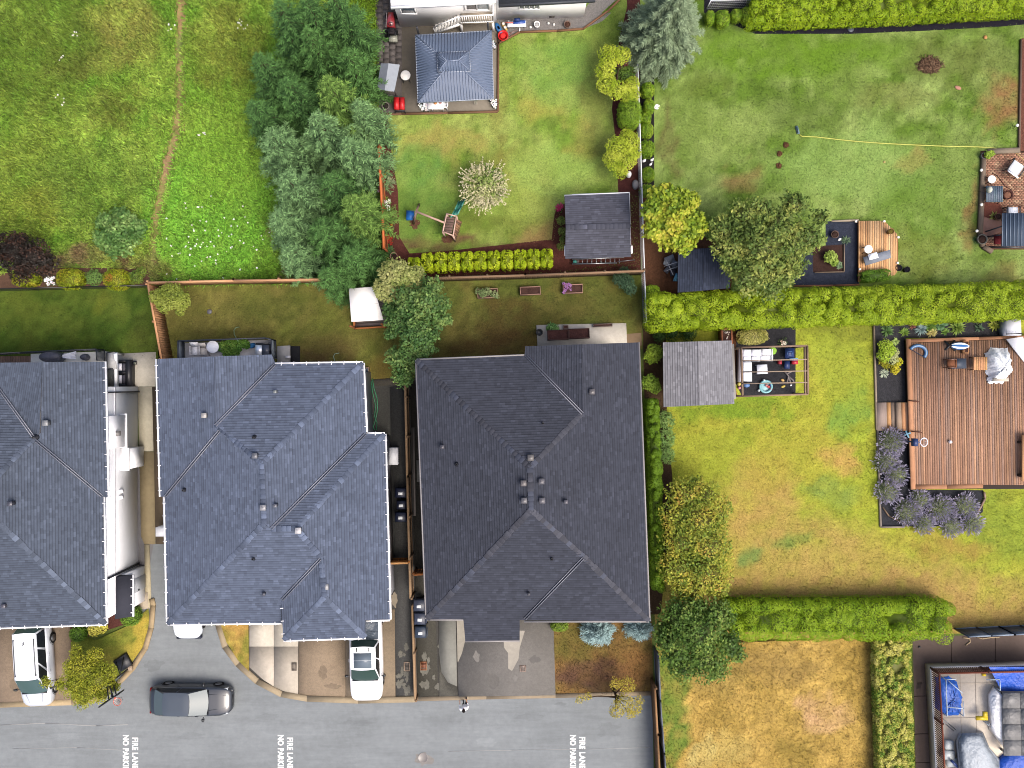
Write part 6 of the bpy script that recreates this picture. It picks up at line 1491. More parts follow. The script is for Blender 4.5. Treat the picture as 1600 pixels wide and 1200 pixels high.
  w0, z0 = ip(.03); tl = MB(A(150, 24, 26)); tl.box((X_(.012), sy * w0 * W_ / 2 * .78, z0 - .22), (.08, w0 * W_ * .2, .2)); Bd(tl, 'tail_light', M['glass'])
  for tq in ((.36, .58) if nwin > 1 else (.5,)):
   dh = MB(tuple(x * .8 for x in col)); dh.box((X_(tq), sy * (ip(tq)[0] * W_ / 2 + .006), zb - .12), (.2, .03, .035)); Bd(dh, 'door_handle', M['carpaint'])
 gr = MB(A(30, 32, 36)); w1, z1 = ip(1.0); gr.box((X_(1.0) + .004, 0, .5), (.03, w1 * W_ * .62, .2)); Bd(gr, 'grille', M['plastic'])
 wp = MB(A(24, 26, 32)); wp.box((xf0 + .08, 0, zr1 + .035), (.1, wb * 1.7, .03)); Bd(wp, 'wiper_cowl', M['plastic'])
 for sy in (-1, 1):
  ln_ = MB(tuple(x * .55 for x in col)); ln_.bar((xf0 + .15, sy * .52 * W_ / 2, ip(.72)[1] + .022), (X_(.94), sy * .4 * W_ / 2, ip(.94)[1] + .018), .018, .012); Bd(ln_, 'bonnet_crease', M['carpaint'])
 return t, Bd, X_, ip, (wt, wb, xb1, xf1)
SED = [(0, .70, .82), (.03, .84, .95), (.10, .94, 1.02), (.22, .99, .99), (.5, 1.0, .95), (.72, .985, .95), (.86, .95, .86), (.95, .86, .76), (.985, .72, .68), (1.0, .58, .6)]
sx, sy_, _ = G(298, 1095, .75)
t, Bd, X_, ip, q = vehicle('parked_car', 'dark slate grey saloon car standing in the lane mouth', 'car', sx, sy_, -.015, 5.0, 1.9, 1.43, A(52, 58, 68), SED, (.085, .215, .52, .71), {'windows': 2}, roofcol=A(78, 88, 100), glass=A(98, 114, 122))
HAT = [(0, .80, .95), (.03, .92, 1.02), (.2, .99, 1.0), (.6, 1.0, 1.0), (.74, .98, 1.0), (.88, .94, .93), (.96, .84, .84), (1.0, .62, .7)]
sx, sy_, _ = G(55, 1050, .9)
t, Bd, X_, ip, q = vehicle('parked_van', 'silver people carrier half under the eave with tree leaves over its bonnet', 'van', -29.35, -17.35, R(-86.5), 5.0, 1.95, 1.75, A(206, 212, 222), HAT, (.02, .05, .60, .80), {'windows': 3}, roofcol=A(224, 228, 236), glass=A(84, 110, 112))
for s in (-1, 1):
 mb = MB(A(90, 94, 100)); mb.bar((q[2] + .3, s * q[0] * .86, 1.79), (q[3] - .2, s * q[0] * .86, 1.79), .04, .04)
 for x in (q[2] + .35, q[3] - .25): mb.box((x, s * q[0] * .86, 1.75), (.08, .05, .06))
 Bd(mb, 'roof_rail', M['plastic'])
mb = MB(A(40, 42, 48)); mb.box((q[2] + .55, 0, 1.8), (.16, .04, .05)); mb.box((q[2] + .62, 0, 1.83), (.05, .03, .09)); Bd(mb, 'aerial', M['plastic'])
PIC = [(0, .93, 1.05), (.03, .96, 1.12), (.34, .97, 1.12), (.38, .98, 1.14), (.62, 1.0, 1.14), (.74, .99, 1.15), (.90, .97, 1.1), (.97, .9, 1.0), (1.0, .76, .86)]
t, Bd, X_, ip, q = vehicle('pickup_truck', 'white crew cab pickup with a glass roof parked nose to the lane', 'pickup', -8.98, -16.45, R(-89), 5.95, 2.02, 1.92, A(246, 248, 252), PIC, (.37, .40, .62, .76), {'windows': 2, 'wheels': (.18, .81), 'mirror_body': False}, glass=A(62, 86, 82))
mb = MB(A(118, 132, 146)); mb.prism([(q[2] + .32, -q[0] * .72), (q[3] - .08, -q[0] * .72), (q[3] - .08, q[0] * .72), (q[2] + .32, q[0] * .72)], 1.88, 1.945); Bd(mb, 'glass_roof', M['glass'])
mb = MB(A(170, 180, 190)); mb.box(((q[2] + q[3]) / 2 + .1, 0, 1.95), (.06, q[0] * 1.4, .012)); Bd(mb, 'roof_seam', M['paint'])
mb = MB(A(78, 90, 104)); mb.prism([(X_(.02), -.84), (X_(.36), -.84), (X_(.36), .84), (X_(.02), .84)], 1.12, 1.165)
Bd(mb, 'bed_cover', M['tarp'])
for x in (.1, .19, .28):
 mb = MB(A(60, 70, 84)); mb.box((X_(x), 0, 1.168), (.03, 1.64, .016)); Bd(mb, 'cover_rib', M['plastic'])
for s in (-1, 1):
 mb = MB(A(60, 62, 66)); mb.box((q[2] + .12, s * .35, 1.935), (.22, .06, .05)); Bd(mb, 'roof_clip', M['plastic'])
t, Bd, X_, ip, q = vehicle('parked_car', 'white car nosing out from the passage under the middle eave', 'car', -19.98, -13.42, R(-90), 4.5, 1.82, 1.5, A(226, 234, 244), HAT, (.03, .08, .55, .74), {'windows': 2})
mb = MB(A(26, 34, 60)); mb.box((X_(1.0) - .03, 0, .42), (.2, 1.5, .3)); Bd(mb, 'bumper', M['plastic'])
# -- person in the lane
def person(X, Y, rz):
 t = thing('person', 'person in a white shirt with dark hair standing in the lane below the brown drive', 'person', (X, Y, 0), rz=rz)
 me = bpy.data.meshes.new('body'); J = {}
 V_, E_, Rr = [], [], []
 def v(p, r): V_.append(p); Rr.append(r); return len(V_) - 1
 def ln(*idx): E_.extend(zip(idx, idx[1:]))
 pel = v((0, 0, .93), (.15, .11)); wa = v((0, 0, 1.08), (.135, .10)); ch = v((0, 0, 1.28), (.165, .115)); ne0 = v((0, .01, 1.44), (.085, .07)); ne = v((0, .02, 1.52), (.055, .055)); hd = v((0, .035, 1.60), (.075, .085)); tp = v((0, .02, 1.70), (.06, .07))
 ln(pel, wa, ch, ne0, ne, hd, tp)
 for s in (-1, 1):
  sh = v((s * .17, 0, 1.40), (.062, .062)); el = v((s * .27, .06, 1.14), (.043, .043)); wr = v((s * .22, .26, 1.02), (.03, .03)); ha = v((s * .20, .34, 1.02), (.034, .022))
  ln(ch, sh, el, wr, ha)
  hip = v((s * .09, 0, .86), (.095, .095)); kn = v((s * .1, .02 + .03 * s, .48), (.062, .062)); an = v((s * .1, .0 + .08 * s, .09), (.042, .042)); to = v((s * .11, .16 + .08 * s, .045), (.042, .034))
  ln(pel, hip, kn, an, to)
  for k in range(5):
   b = v((s * (.185 + .016 * (k if s > 0 else k)) - s * .02, .40, 1.015), (.0095, .0095)); c = v((s * (.178 + .017 * k) - s * .02, .445 - .012 * abs(k - 2), .995), (.0085, .0085)); ln(ha, b, c)
 me.from_pydata(V_, E_, [])
 o = bpy.data.objects.new('body', me); COL.objects.link(o); o.parent = t
 m = o.modifiers.new('skin', 'SKIN')
 for i, r in enumerate(Rr): me.skin_vertices[0].data[i].radius = r
 me.skin_vertices[0].data[0].use_root = True
 sb = o.modifiers.new('sub', 'SUBSURF'); sb.levels = 1; sb.render_levels = 2
 dg = bpy.context.evaluated_depsgraph_get(); ev = o.evaluated_get(dg)
 nm = bpy.data.meshes.new_from_object(ev); o.modifiers.clear(); o.data = nm; nm.name = 'body'
 skin, shirt, trou, shoe = A(206, 158, 128), A(250, 250, 252), A(52, 54, 66), A(40, 40, 42)
 cols = []
 for p in nm.polygons:
  c = p.center
  col = shoe if c.z < .1 else trou if c.z < .93 else shirt if (c.z < 1.46 and (abs(c.x) < .3 and c.y < .2)) else skin
  cols += [*col, 1]; p.use_smooth = True
 for a_ in list(nm.attributes):
  if a_.name == 'Col': nm.attributes.remove(a_)
 nm.attributes.new('Col', 'FLOAT_COLOR', 'FACE').data.foreach_set('color', cols)
 nm.materials.clear(); nm.materials.append(M['fabric'])
 h = MB(A(34, 28, 28)); h.lathe((0, .005, 1.60), [(.092, .0), (.101, .05), (.094, .10), (.066, .14), (.02, .158)], 16, sy=1.12); ho = h.build('hair', M['fabric'], t, smooth=True, base=(0, 0, 0))
 f = MB(skin); f.bar((0, .13, 1.58), (0, .15, 1.55), .026, .03); f.build('nose', M['skin'], t, base=(0, 0, 0))
 for s in (-1, 1):
  f = MB(A(240, 240, 240)); f.lathe((s * .032, .118, 1.60), [(.002, -.01), (.012, 0), (.002, .01)], 8); f.build('eye', M['skin'], t, base=(0, 0, 0))
  f = MB(skin); f.lathe((s * .098, .02, 1.58), [(.008, -.03), (.018, 0), (.008, .03)], 8); f.build('ear', M['skin'], t, base=(0, 0, 0))
  sl = MB(shirt); sl.tube([(s * .17, 0, 1.41), (s * .235, .04, 1.24), (s * .265, .06, 1.15)], .075, 10, r1=.065); sl.build('sleeve', M['fabric'], t, smooth=True, base=(0, 0, 0))
 f = MB(A(170, 96, 90)); f.box((0, .124, 1.535), (.05, .015, .014)); f.build('mouth', M['skin'], t, base=(0, 0, 0))
 f = MB(shirt); f.lathe((0, 0, .9), [(.19, 0), (.185, .12), (.175, .25), (.2, .40), (.18, .49), (.09, .55)], 18, sy=.72); f.build('shirt', M['fabric'], t, smooth=True, base=(0, 0, 0))
px_, py_, _ = G(727, 1094)
person(px_, py_, R(12))
# -- basketball hoop
hx, hy = -23.9, -17.75
t = thing('basketball_hoop', 'portable basketball hoop with an orange rim at the front lawn kerb', 'basketball hoop', (hx, hy, 0))
dv = Vector((.55, -.83, 0)).normalized(); lv = Vector((dv.y * -1, dv.x, 0)); O = Vector((hx, hy, 0))
mb = MB(A(40, 42, 48)); c = [O - dv * .95 - lv * .5, O - dv * .1 - lv * .42, O - dv * .1 + lv * .42, O - dv * .95 + lv * .5]
mb.hexa([(p.x, p.y, .16) for p in c], [(p.x * .9 + O.x * .1, p.y * .9 + O.y * .1, .34) for p in c]); mb.build('base', M['plastic'], t)
mb = MB(A(26, 28, 34)); pt = O + Vector((0, 0, 2.75)); mb.tube([O + Vector((0, 0, .2)), pt], .05, 10); mb.build('pole', M['metal'], t)
mb = MB(A(26, 28, 34))
for s in (-1, 1):
 for z0, z1 in ((2.72, 3.15), (2.3, 2.8)): mb.bar(O + lv * s * .08 + Vector((0, 0, z0)), O + dv * .75 + lv * s * .15 + Vector((0, 0, z1)), .05)
 mb.bar(O - dv * .8 + lv * .3 * s + Vector((0, 0, .34)), O + Vector((0, 0, 1.2)), .04)
mb.build('arm', M['metal'], t)
bc_ = O + dv * .8 + Vector((0, 0, 3.15))
mb = MB(A(150, 165, 178)); mb.hexa([tuple(bc_ + lv * a + dv * b + Vector((0, 0, -.4))) for a, b in ((-.6, 0), (.6, 0), (.6, .02), (-.6, .02))], [tuple(bc_ + lv * a + dv * b + Vector((0, 0, .4))) for a, b in ((-.6, 0), (.6, 0), (.6, .02), (-.6, .02))]); bbo = mb.build('backboard', M['glass'], t)
mb = MB(A(24, 26, 32))
for z in (-.42, .42): mb.bar(bc_ + lv * -.64 + Vector((0, 0, z)), bc_ + lv * .64 + Vector((0, 0, z)), .06)
for s in (-.62, .62): mb.bar(bc_ + lv * s + Vector((0, 0, -.42)), bc_ + lv * s + Vector((0, 0, .42)), .06)
mb.build('board_frame', M['metal'], bbo)
rc = bc_ + dv * .36 + Vector((0, 0, -.28)); mb = MB(A(236, 92, 58)); mb.tube([rc + Vector((math.cos(a), math.sin(a), 0)) * .23 for a in np.linspace(0, 6.283, 25)], .016, 6, caps=False); mb.bar(bc_ + dv * .02 + Vector((0, 0, -.28)), rc - dv * .22, .12, .03); mb.build('rim', M['metal'], t)
mb = MB(A(236, 214, 206))
for i in range(12):
 a = 6.283 * i / 12; mb.bar(rc + Vector((math.cos(a), math.sin(a), 0)) * .22, rc + Vector((math.cos(a + .5) * .12, math.sin(a + .5) * .12, -.42)), .014); mb.bar(rc + Vector((math.cos(a), math.sin(a), 0)) * .22, rc + Vector((math.cos(a - .5) * .12, math.sin(a - .5) * .12, -.42)), .014)
mb.build('net', M['fabric'], t)
mb = MB(A(196, 174, 150)); X, Y, _ = G(203, 1043, .1); mb.hexa([(X - .2, Y - .16, .13), (X + .2, Y - .16, .13), (X + .2, Y + .16, .13), (X - .2, Y + .16, .13)], [(X - .17, Y - .13, .27), (X + .17, Y - .13, .27), (X + .17, Y + .13, .27), (X - .17, Y + .13, .27)]); tag(mb.build('weight_block', M['concrete']), 'tan concrete block beside the basketball hoop base', 'block')
# -- bins, air conditioner, meters
def bin_(label, px, py, rz, group, lidc, tagc=A(226, 230, 232), w=.56, d=.66, h=1.0):
 X, Y, _ = G(px, py, h); t = thing('wheelie_bin', label, 'bin', (X, Y, 0), group, rz=rz)
 q = lambda s, z: [(-w / 2 * s, -d / 2 * s, z), (w / 2 * s, -d / 2 * s, z), (w / 2 * s, d / 2 * s, z), (-w / 2 * s, d / 2 * s, z)]
 mb = MB(tuple(x * .8 for x in lidc)); mb.hexa(q(.8, .05), q(.98, h - .06)); mb.build('tub', M['plastic'], t, base=(0, 0, 0))
 mb = MB(lidc); mb.hexa(q(1.08, h - .05), q(1.08, h - .02)); mb.hexa(q(1.04, h - .02), q(.9, h + .05)); lid = mb.build('lid', M['plastic'], t, base=(0, 0, 0))
 mb = MB(tagc); mb.box((w * .08, -d * .02, h + .056), (.17, .26, .012)); mb.build('lid_sticker', M['paint'], lid, base=(0, 0, 0))
 mb = MB(lidc); mb.bar((-w * .42, d * .6, h - .1), (w * .42, d * .6, h - .1), .05); mb.build('handle', M['plastic'], t, base=(0, 0, 0))
 for s in (-1, 1):
  mb = MB(A(26, 26, 28)); mb.tube([(s * w * .42, d * .4, .1), (s * w * .52, d * .4, .1)], .1, 12); mb.build('wheel', M['rubber'], t, base=(0, 0, 0))
gb = 'bins beside the middle house'
bin_('topmost of three near black bins beside the middle house', 626, 770, R(-90), gb, A(22, 30, 58))
bin_('smaller middle bin of three near black bins beside the middle house', 627, 789, R(-90), gb, A(20, 28, 54), w=.5, d=.54)
bin_('lowest of three near black bins beside the middle house', 626, 808, R(-90), gb, A(22, 32, 60))
gb = 'bins beside the dark roofed house'
bin_('topmost of three slate bins beside the dark roofed eave', 655, 946, R(-90), gb, A(54, 62, 82), w=.68)
bin_('middle one of three slate bins beside the dark roofed eave', 656, 967, R(-90), gb, A(56, 64, 86), w=.68)
bin_('lowest of three slate bins beside the dark roofed eave', 657, 988, R(-90), gb, A(50, 64, 84), w=.66)
def acunit(label, px, py, w, d, h, col):
 X, Y, _ = G(px, py, h); t = thing('air_conditioner', label, 'air conditioner', (X, Y, 0))
 mb = MB(col); mb.box((X, Y, .1 + (h - .1) / 2), (w, d, h - .1)); mb.build('casing', M['paint'], t)
 mb = MB(A(60, 62, 66)); mb.box((X, Y, .05), (w * .9, d * .9, .1)); mb.build('feet', M['rubber'], t)
 mb = MB(A(150, 152, 158))
 for i in range(7): mb.box((X + w / 2 + .012, Y - d * .36 + d * .12 * i, h * .55), (.02, .03, h * .6))
 mb.build('grille', M['metal'], t);
 mb = MB(A(224, 226, 230)); mb.box((X, Y, h + .01), (w * 1.04, d * 1.04, .025)); mb.build('lid', M['paint'], t)
acunit('white air conditioner box on the gravel strip beside the middle house', 615, 713, .5, 1.02, .85, A(226, 228, 238))
acunit('small white air conditioner hung between the two houses beside a dark path', 253, 831, .72, .54, 1.2, A(240, 242, 246))
mb = MB(A(228, 228, 230)); a, b, c = G(609, 725, .4), G(609, 770, .4), G(605, 776, .4); mb.tube([a, b, c], .03, 8); tag(mb.build('conduit', M['plastic']), 'thin white conduit running from the air conditioner along the wall', 'pipe')
t = thing('timber_pile', 'long grey planks lying beside the dark roofed house', 'planks', G(646, 740, .2))
for i in range(4):
 mb = MB(A(120 + 6 * i, 116 + 5 * i, 112 + 4 * i)); mb.bar(Vector(G(644.2 + i * .6, 668, .1 + .05 * (i % 2) + .05 * (i // 2))), Vector(G(646.4 + i * .6, 806, .1 + .05 * (i % 2) + .05 * (i // 2))), .12, .045); mb.build('plank', M['wood'], t)
mb = MB(A(150, 150, 142)); mb.prism(P2([(651, 719), (657, 719), (658, 752), (652, 753)]), .03, .12); tag(mb.build('stepping_slab', M['concrete']), 'pale slab beside the stored planks', 'slab')
# -- garden furniture helpers
def planter(label, px, py, w, d, h, col, soil=A(86, 62, 56), rz=.04, z0=0.0, group=None, th=.05, fill=.85):
 X, Y, _ = G(px, py, z0 + h); t = thing('planter', label, 'planter', (X, Y, z0), group, rz=rz)
 for s in (-1, 1):
  mb = MB(col); mb.box((0, s * (d / 2 - th / 2), h / 2), (w, th, h)); mb.build('side_board', M['woodx'], t, base=(0, 0, 0))
  mb = MB(col); mb.box((s * (w / 2 - th / 2), 0, h / 2 - .002), (th, d - 2 * th, h - .004)); mb.build('end_board', M['wood'], t, base=(0, 0, 0))
 mb = MB(soil); n = 8
 for i in range(n):
  for j in range(4):
   x0, x1 = -w / 2 + th + (w - 2 * th) * i / n, -w / 2 + th + (w - 2 * th) * (i + 1) / n; y0, y1 = -d / 2 + th + (d - 2 * th) * j / 4, -d / 2 + th + (d - 2 * th) * (j + 1) / 4
   zz = lambda x, y: h * fill + .03 * math.sin(x * 9 + y * 5) * math.cos(y * 7)
   mb.poly([(x0, y0, zz(x0, y0)), (x1, y0, zz(x1, y0)), (x1, y1, zz(x1, y1)), (x0, y1, zz(x0, y1))])
 mb.build('soil', M['soil'], t, base=(0, 0, 0))
 return t
PK = A(176, 140, 124)
gp = 'planters on the olive back lawn'
planter('planter with pale green foliage on the olive lawn, nearest the dark leafy tree', 762, 458, 1.28, .6, .4, A(160, 132, 110), group=gp)
planter('nearly empty planter in the middle of the olive lawn', 828.5, 454, 1.28, .52, .4, PK, group=gp)
planter('planter with purple flowers at one end on the olive lawn', 895, 451, 1.24, .56, .4, PK, group=gp)
tree('leafy_plant', 'pale green leafy plant in the first planter', 'plant', [(754, 458, 7, .5), (762, 455, 6, .55), (772, 460, 6, .5), (776, 463, 4, .4), (747, 455, 5, .3)], 520, (.12, .06), [A(120, 146, 90), A(170, 180, 130)], single=True, core=False, z0=.32)
rosette('leafy_plant', 'small green seedling in the nearly empty planter', 839, 451, 5, 26, [A(80, 120, 60), A(120, 150, 80)], z=.5, group=None)
rosette('leafy_plant', 'grey green herbs in the planter with purple flowers', 902, 451, 8, 60, [A(110, 126, 100), A(150, 156, 130)], z=.5, w=.05, group=None)
BRN = A(92, 62, 58)
gp = 'brown planters on the concrete terrace'
planter('brown raised planter on the terrace, nearer the dark leafy tree', 872, 523, 1.3, .62, .55, A(100, 72, 66), soil=BRN, z0=.1, group=gp)
planter('brown raised planter on the terrace, nearer the wire fence', 905, 521, 1.28, .62, .55, A(100, 72, 66), soil=BRN, z0=.1, group=gp)
planter('small grey framed planter at the terrace edge', 942, 508, 1.2, .2, .3, A(126, 110, 104), group=None)
planter('tiny open frame box at the terrace edge beside the green plant', 884, 511, .34, .26, .3, A(126, 110, 104))
tree('leafy_plant', 'bright green plant at the terrace edge', 'plant', [(862, 511, 7, .3), (868, 512, 6, .3), (857, 513, 4, .2)], 420, (.12, .06), [A(96, 146, 76), A(140, 180, 110)], single=True)
mb = MB(A(40, 42, 46)); X, Y, _ = G(843, 519, .5); mb.lathe((X, Y, .1), [(.16, 0), (.2, .1), (.22, .34), (.2, .36), (.17, .36), (.15, .28)], 16); tag(mb.build('pot', M['plastic']), 'small black pot at the corner of the concrete terrace', 'pot')
planter('orange timber planter box behind the grey shed', 1136, 526, .66, 1.0, .8, A(196, 126, 92), rz=0.02)
flowers('white_flowers', 'small pale flowers in the orange timber planter', sp_(8, 1136, 524, 5, 6), [A(230, 220, 210)], LG, .07, z=.85)
def chair(label, X, Y, rz, frame, cush, z0=0.0, w=.6, group=None, cat='chair', back=.75, seat=.42, recl=.25):
 t = thing('garden_chair', label, cat, (X, Y, z0), group, rz=rz)
 mb = MB(cush); mb.box((0, 0, seat), (w * .88, w * .88, .07)); mb.build('seat', M['fabric'], t, base=(0, 0, 0))
 mb = MB(cush); mb.hexa([(-w * .44, -w * .46, seat), (w * .44, -w * .46, seat), (w * .44, -w * .36, seat), (-w * .44, -w * .36, seat)], [(-w * .44, -w * .46 - recl, back), (w * .44, -w * .46 - recl, back), (w * .44, -w * .38 - recl, back), (-w * .44, -w * .38 - recl, back)]); mb.build('backrest', M['fabric'], t, base=(0, 0, 0))
 for s in (-1, 1):
  mb = MB(frame); mb.bar((s * w * .5, -w * .5, .6), (s * w * .5, w * .5, .58), .06, .04); mb.build('armrest', M['metal'], t, base=(0, 0, 0))
  for y in (-.46, .46):
   mb = MB(frame); mb.bar((s * w * .5, y * w, 0), (s * w * .5, y * w, .58), .045); mb.build('leg', M['metal'], t, base=(0, 0, 0))
 return t
def table(label, X, Y, z0, w, d, h, top, leg, rz=0.0, round_=False, name='garden_table', cat='table', slats=0, m='paint'):
 t = thing(name, label, cat, (X, Y, z0), rz=rz)
 if round_:
  mb = MB(top); mb.lathe((0, 0, h - .04), [(w / 2, 0), (w / 2 + .01, .02), (w / 2, .04)], 28); mb.build('tabletop', M[m], t, base=(0, 0, 0))
 elif slats:
  for i in range(slats):
   mb = MB(tuple(x * random.uniform(.92, 1.06) for x in top)); mb.box((-w / 2 + w * (i + .5) / slats, 0, h - .02), (w / slats - .012, d, .04)); mb.build('slat', M[m], t, base=(0, 0, 0))
 else:
  mb = MB(top); mb.box((0, 0, h - .02), (w, d, .04)); mb.build('tabletop', M[m], t, base=(0, 0, 0))
 for sx_ in (-1, 1):
  for sy__ in (-1, 1):
   k = .3 if round_ else .42
   mb = MB(leg); mb.bar((sx_ * w * k * 1.15, sy__ * d * k * 1.15, 0), (sx_ * w * k, sy__ * d * k, h - .04), .045); mb.build('leg', M['metal'], t, base=(0, 0, 0))
 return t
def pot(label, px, py, r, h, col, z0=0.0, name='pot', soil=A(70, 52, 46), cat='pot'):
 X, Y, _ = G(px, py, z0 + h); t = thing(name, label, cat, (X, Y, z0)); R_ = r / 25
 mb = MB(col); mb.lathe((X, Y, z0), [(R_ * .7, 0), (R_ * .95, h * .8), (R_, h), (R_ * .86, h), (R_ * .8, h * .8)], 20); mb.build('body', M['concrete'], t)
 mb = MB(soil); mb.lathe((X, Y, z0 + h * .8), [(R_ * .84, 0), (R_ * .5, .03), (.01, .035)], 16); mb.build('soil', M['soil'], t)
 return t
# --- white corner sofa under the pergola
t = thing('corner_sofa', 'white corner sofa under the pergola', 'sofa', G(1180, 565))
SW = A(232, 234, 242)
def cush(x0, y0, x1, y1, z0, z1, nm='seat_cushion', m='fabric', col=SW, par=None):
 p = P2([(x0, y0), (x1, y0), (x1, y1), (x0, y1)], z1); mb = MB(tuple(q * random.uniform(.96, 1.02) for q in col)); c = np.mean(np.array(p), 0)
 inn = [tuple(c + (np.array(q) - c) * .9) for q in p]
 mb.hexa([(q[0], q[1], z0) for q in p][::-1], [(q[0], q[1], z1 - .05) for q in p][::-1]); mb.hexa([(q[0], q[1], z1 - .05) for q in p][::-1], [(q[0], q[1], z1) for q in inn][::-1])
 return mb.build(nm, M[m], par or t)
cush(1156, 545, 1161, 597, .05, .72, 'backrest', 'paint', A(220, 220, 226)); cush(1162, 546, 1174, 557, .3, .62, 'back_cushion'); cush(1175, 546, 1190, 556, .3, .62, 'back_cushion'); cush(1191, 545, 1205.5, 555.4, .3, .62, 'back_cushion')
cush(1162, 557.4, 1174, 564.6, .2, .45); cush(1175, 556.6, 1188.5, 564.4, .2, .45); cush(1189, 556, 1205, 564, .2, .45)
cush(1162, 566, 1175, 579.6, .2, .45); cush(1162, 580.2, 1175.4, 596, .2, .45); cush(1205.8, 545, 1208, 564, .05, .6, 'armrest', 'paint', A(226, 226, 232))
X, Y, _ = G(1191, 577, .4); table('white square coffee table in front of the corner sofa', X, Y, 0, .64, .58, .4, A(228, 232, 242), A(160, 160, 168), rz=.05, name='coffee_table')
X, Y, _ = G(1208, 548, .45)
mb = MB(A(172, 226, 90)); mb.lathe((X, Y, .0), [(.2, 0), (.24, .1), (.24, .4), (.22, .44), (.1, .45)], 20); tag(mb.build('pouffe', M['fabric']), 'lime green round pouffe at the end of the corner sofa', 'pouffe')
def lump(name, label, cat, px, py, rx, ry, h, col, z0=0.0, rz=0.0, m='plastic', n=16, cap=.55):
 X, Y, _ = G(px, py, z0 + h * .7); mb = MB(col); mb.lathe((X, Y, z0), [(.7, 0), (1, h * .35), (.92, h * .75), (cap, h), (.05, h * 1.01)], n, sx=rx / 25, sy=ry / 25, rz=rz)
 return tag(mb.build(name, M[m], None, smooth=False, base=(X, Y, z0)), label, cat)
t = thing('paddling_pool', 'pale turquoise paddling toy with coloured bits under the pergola', 'paddling pool', G(1197, 604))
X, Y, _ = G(1197, 604, .2); mb = MB(A(150, 214, 222)); mb.lathe((X, Y, 0), [(.36, 0), (.42, .08), (.42, .2), (.36, .24), (.30, .2), (.30, .06)], 24); mb.build('ring', M['plastic'], t)
mb = MB(A(170, 226, 232)); mb.lathe((X, Y, .05), [(.30, 0), (.28, .012), (.01, .02)], 20); mb.build('floor', M['plastic'], t)
for a, b_, c in ((1201, 604, A(236, 96, 90)), (1205, 602, A(70, 110, 190)), (1205, 608, A(230, 110, 120)), (1198, 602, A(230, 150, 150))):
 X, Y, _ = G(a, b_, .2); mb = MB(c); mb.lathe((X, Y, .08), [(.05, 0), (.1, .06), (.05, .14)], 10); mb.build('toy_ball', M['plastic'], t)
for a, b_ in ((1195, 594), (1187, 610)):
 X, Y, _ = G(a, b_, .3); mb = MB(A(226, 236, 236)); mb.lathe((X, Y, .05), [(.05, 0), (.08, .1), (.04, .22)], 10); mb.build('pool_fin', M['plastic'], t)
t = thing('play_table', 'navy blue play table with red seats under the pergola', 'play table', G(1234, 560))
for (x0, y0, x1, y1, z0, z1, c, nm) in ((1227, 544, 1241, 560, .3, .42, A(40, 62, 120), 'tabletop'), (1226, 564, 1234, 576, .2, .3, A(36, 60, 116), 'bench'), (1217, 563, 1221.5, 569, .1, .4, A(200, 50, 66), 'seat'), (1238, 563, 1247, 569, .1, .4, A(206, 44, 60), 'seat'), (1234, 559.5, 1247, 563, .35, .5, A(150, 190, 230), 'tray')):
 mb = MB(c); p = P2([(x0, y0), (x1, y0), (x1, y1), (x0, y1)], z1); mb.prism(p, z0, z1); o_ = mb.build(nm, M['plastic'], t)
 mb = MB(tuple(q * .8 for q in c)); cx, cy = np.mean(np.array(p), 0); mb.box((cx, cy, z0 / 2), (.1, .1, z0)); mb.build('foot', M['plastic'], o_)
mb = MB(A(86, 120, 180)); X, Y, _ = G(1234, 552, .44); mb.box((X, Y + .1, .43), (.3, .04, .02)); mb.box((X, Y - .1, .43), (.3, .04, .02)); mb.box((X - .14, Y, .43), (.04, .16, .02)); mb.box((X + .14, Y, .43), (.04, .16, .02)); mb.build('table_groove', M['plastic'], t)
lump('toy', 'blue and white toy under the shed side of the pergola', 'toy', 1167, 602, 5, 3.5, .3, A(110, 150, 210))
lump('toy', 'yellow leaf shaped toy on the black matting', 'toy', 1224, 604, 3.6, 1.8, .06, A(236, 206, 90), rz=.3)
lump('toy', 'orange yellow toy near the driftwood on the black matting', 'toy', 1223, 594, 3.2, 2, .1, A(236, 190, 110), rz=-.5)
lump('ball', 'small white ball on the black matting below the driftwood', 'ball', 1236, 602, 1.5, 1.5, .1, A(240, 240, 236))
lump('toy', 'yellow and pink toy beside the grey shed wall', 'toy', 1155, 600, 3, 3, .25, A(230, 214, 110)); lump('toy', 'pink toy beside the grey shed wall', 'toy', 1155.5, 606, 2.4, 2.4, .2, A(226, 150, 170))
t = thing('driftwood', 'grey driftwood branches lying on the black matting', 'driftwood', G(1232, 590))
for pts in ([(1226, 580), (1232, 588), (1230, 598)], [(1232, 588), (1239, 594), (1241, 598)], [(1229, 584), (1238, 580)], [(1232, 588), (1236, 600)]):
 mb = MB(A(150, 142, 140)); mb.tube([G(a, b_, .06 + .04 * i) for i, (a, b_) in enumerate(pts)], .07, 6, r1=.03); mb.build('branch', M['bark'], t)
flowers('white_flowers', 'pale flowers at the pergola corner on the black matting', sp_(7, 1223, 536, 5, 3), [A(240, 210, 190), A(250, 240, 220)], LG, .09)
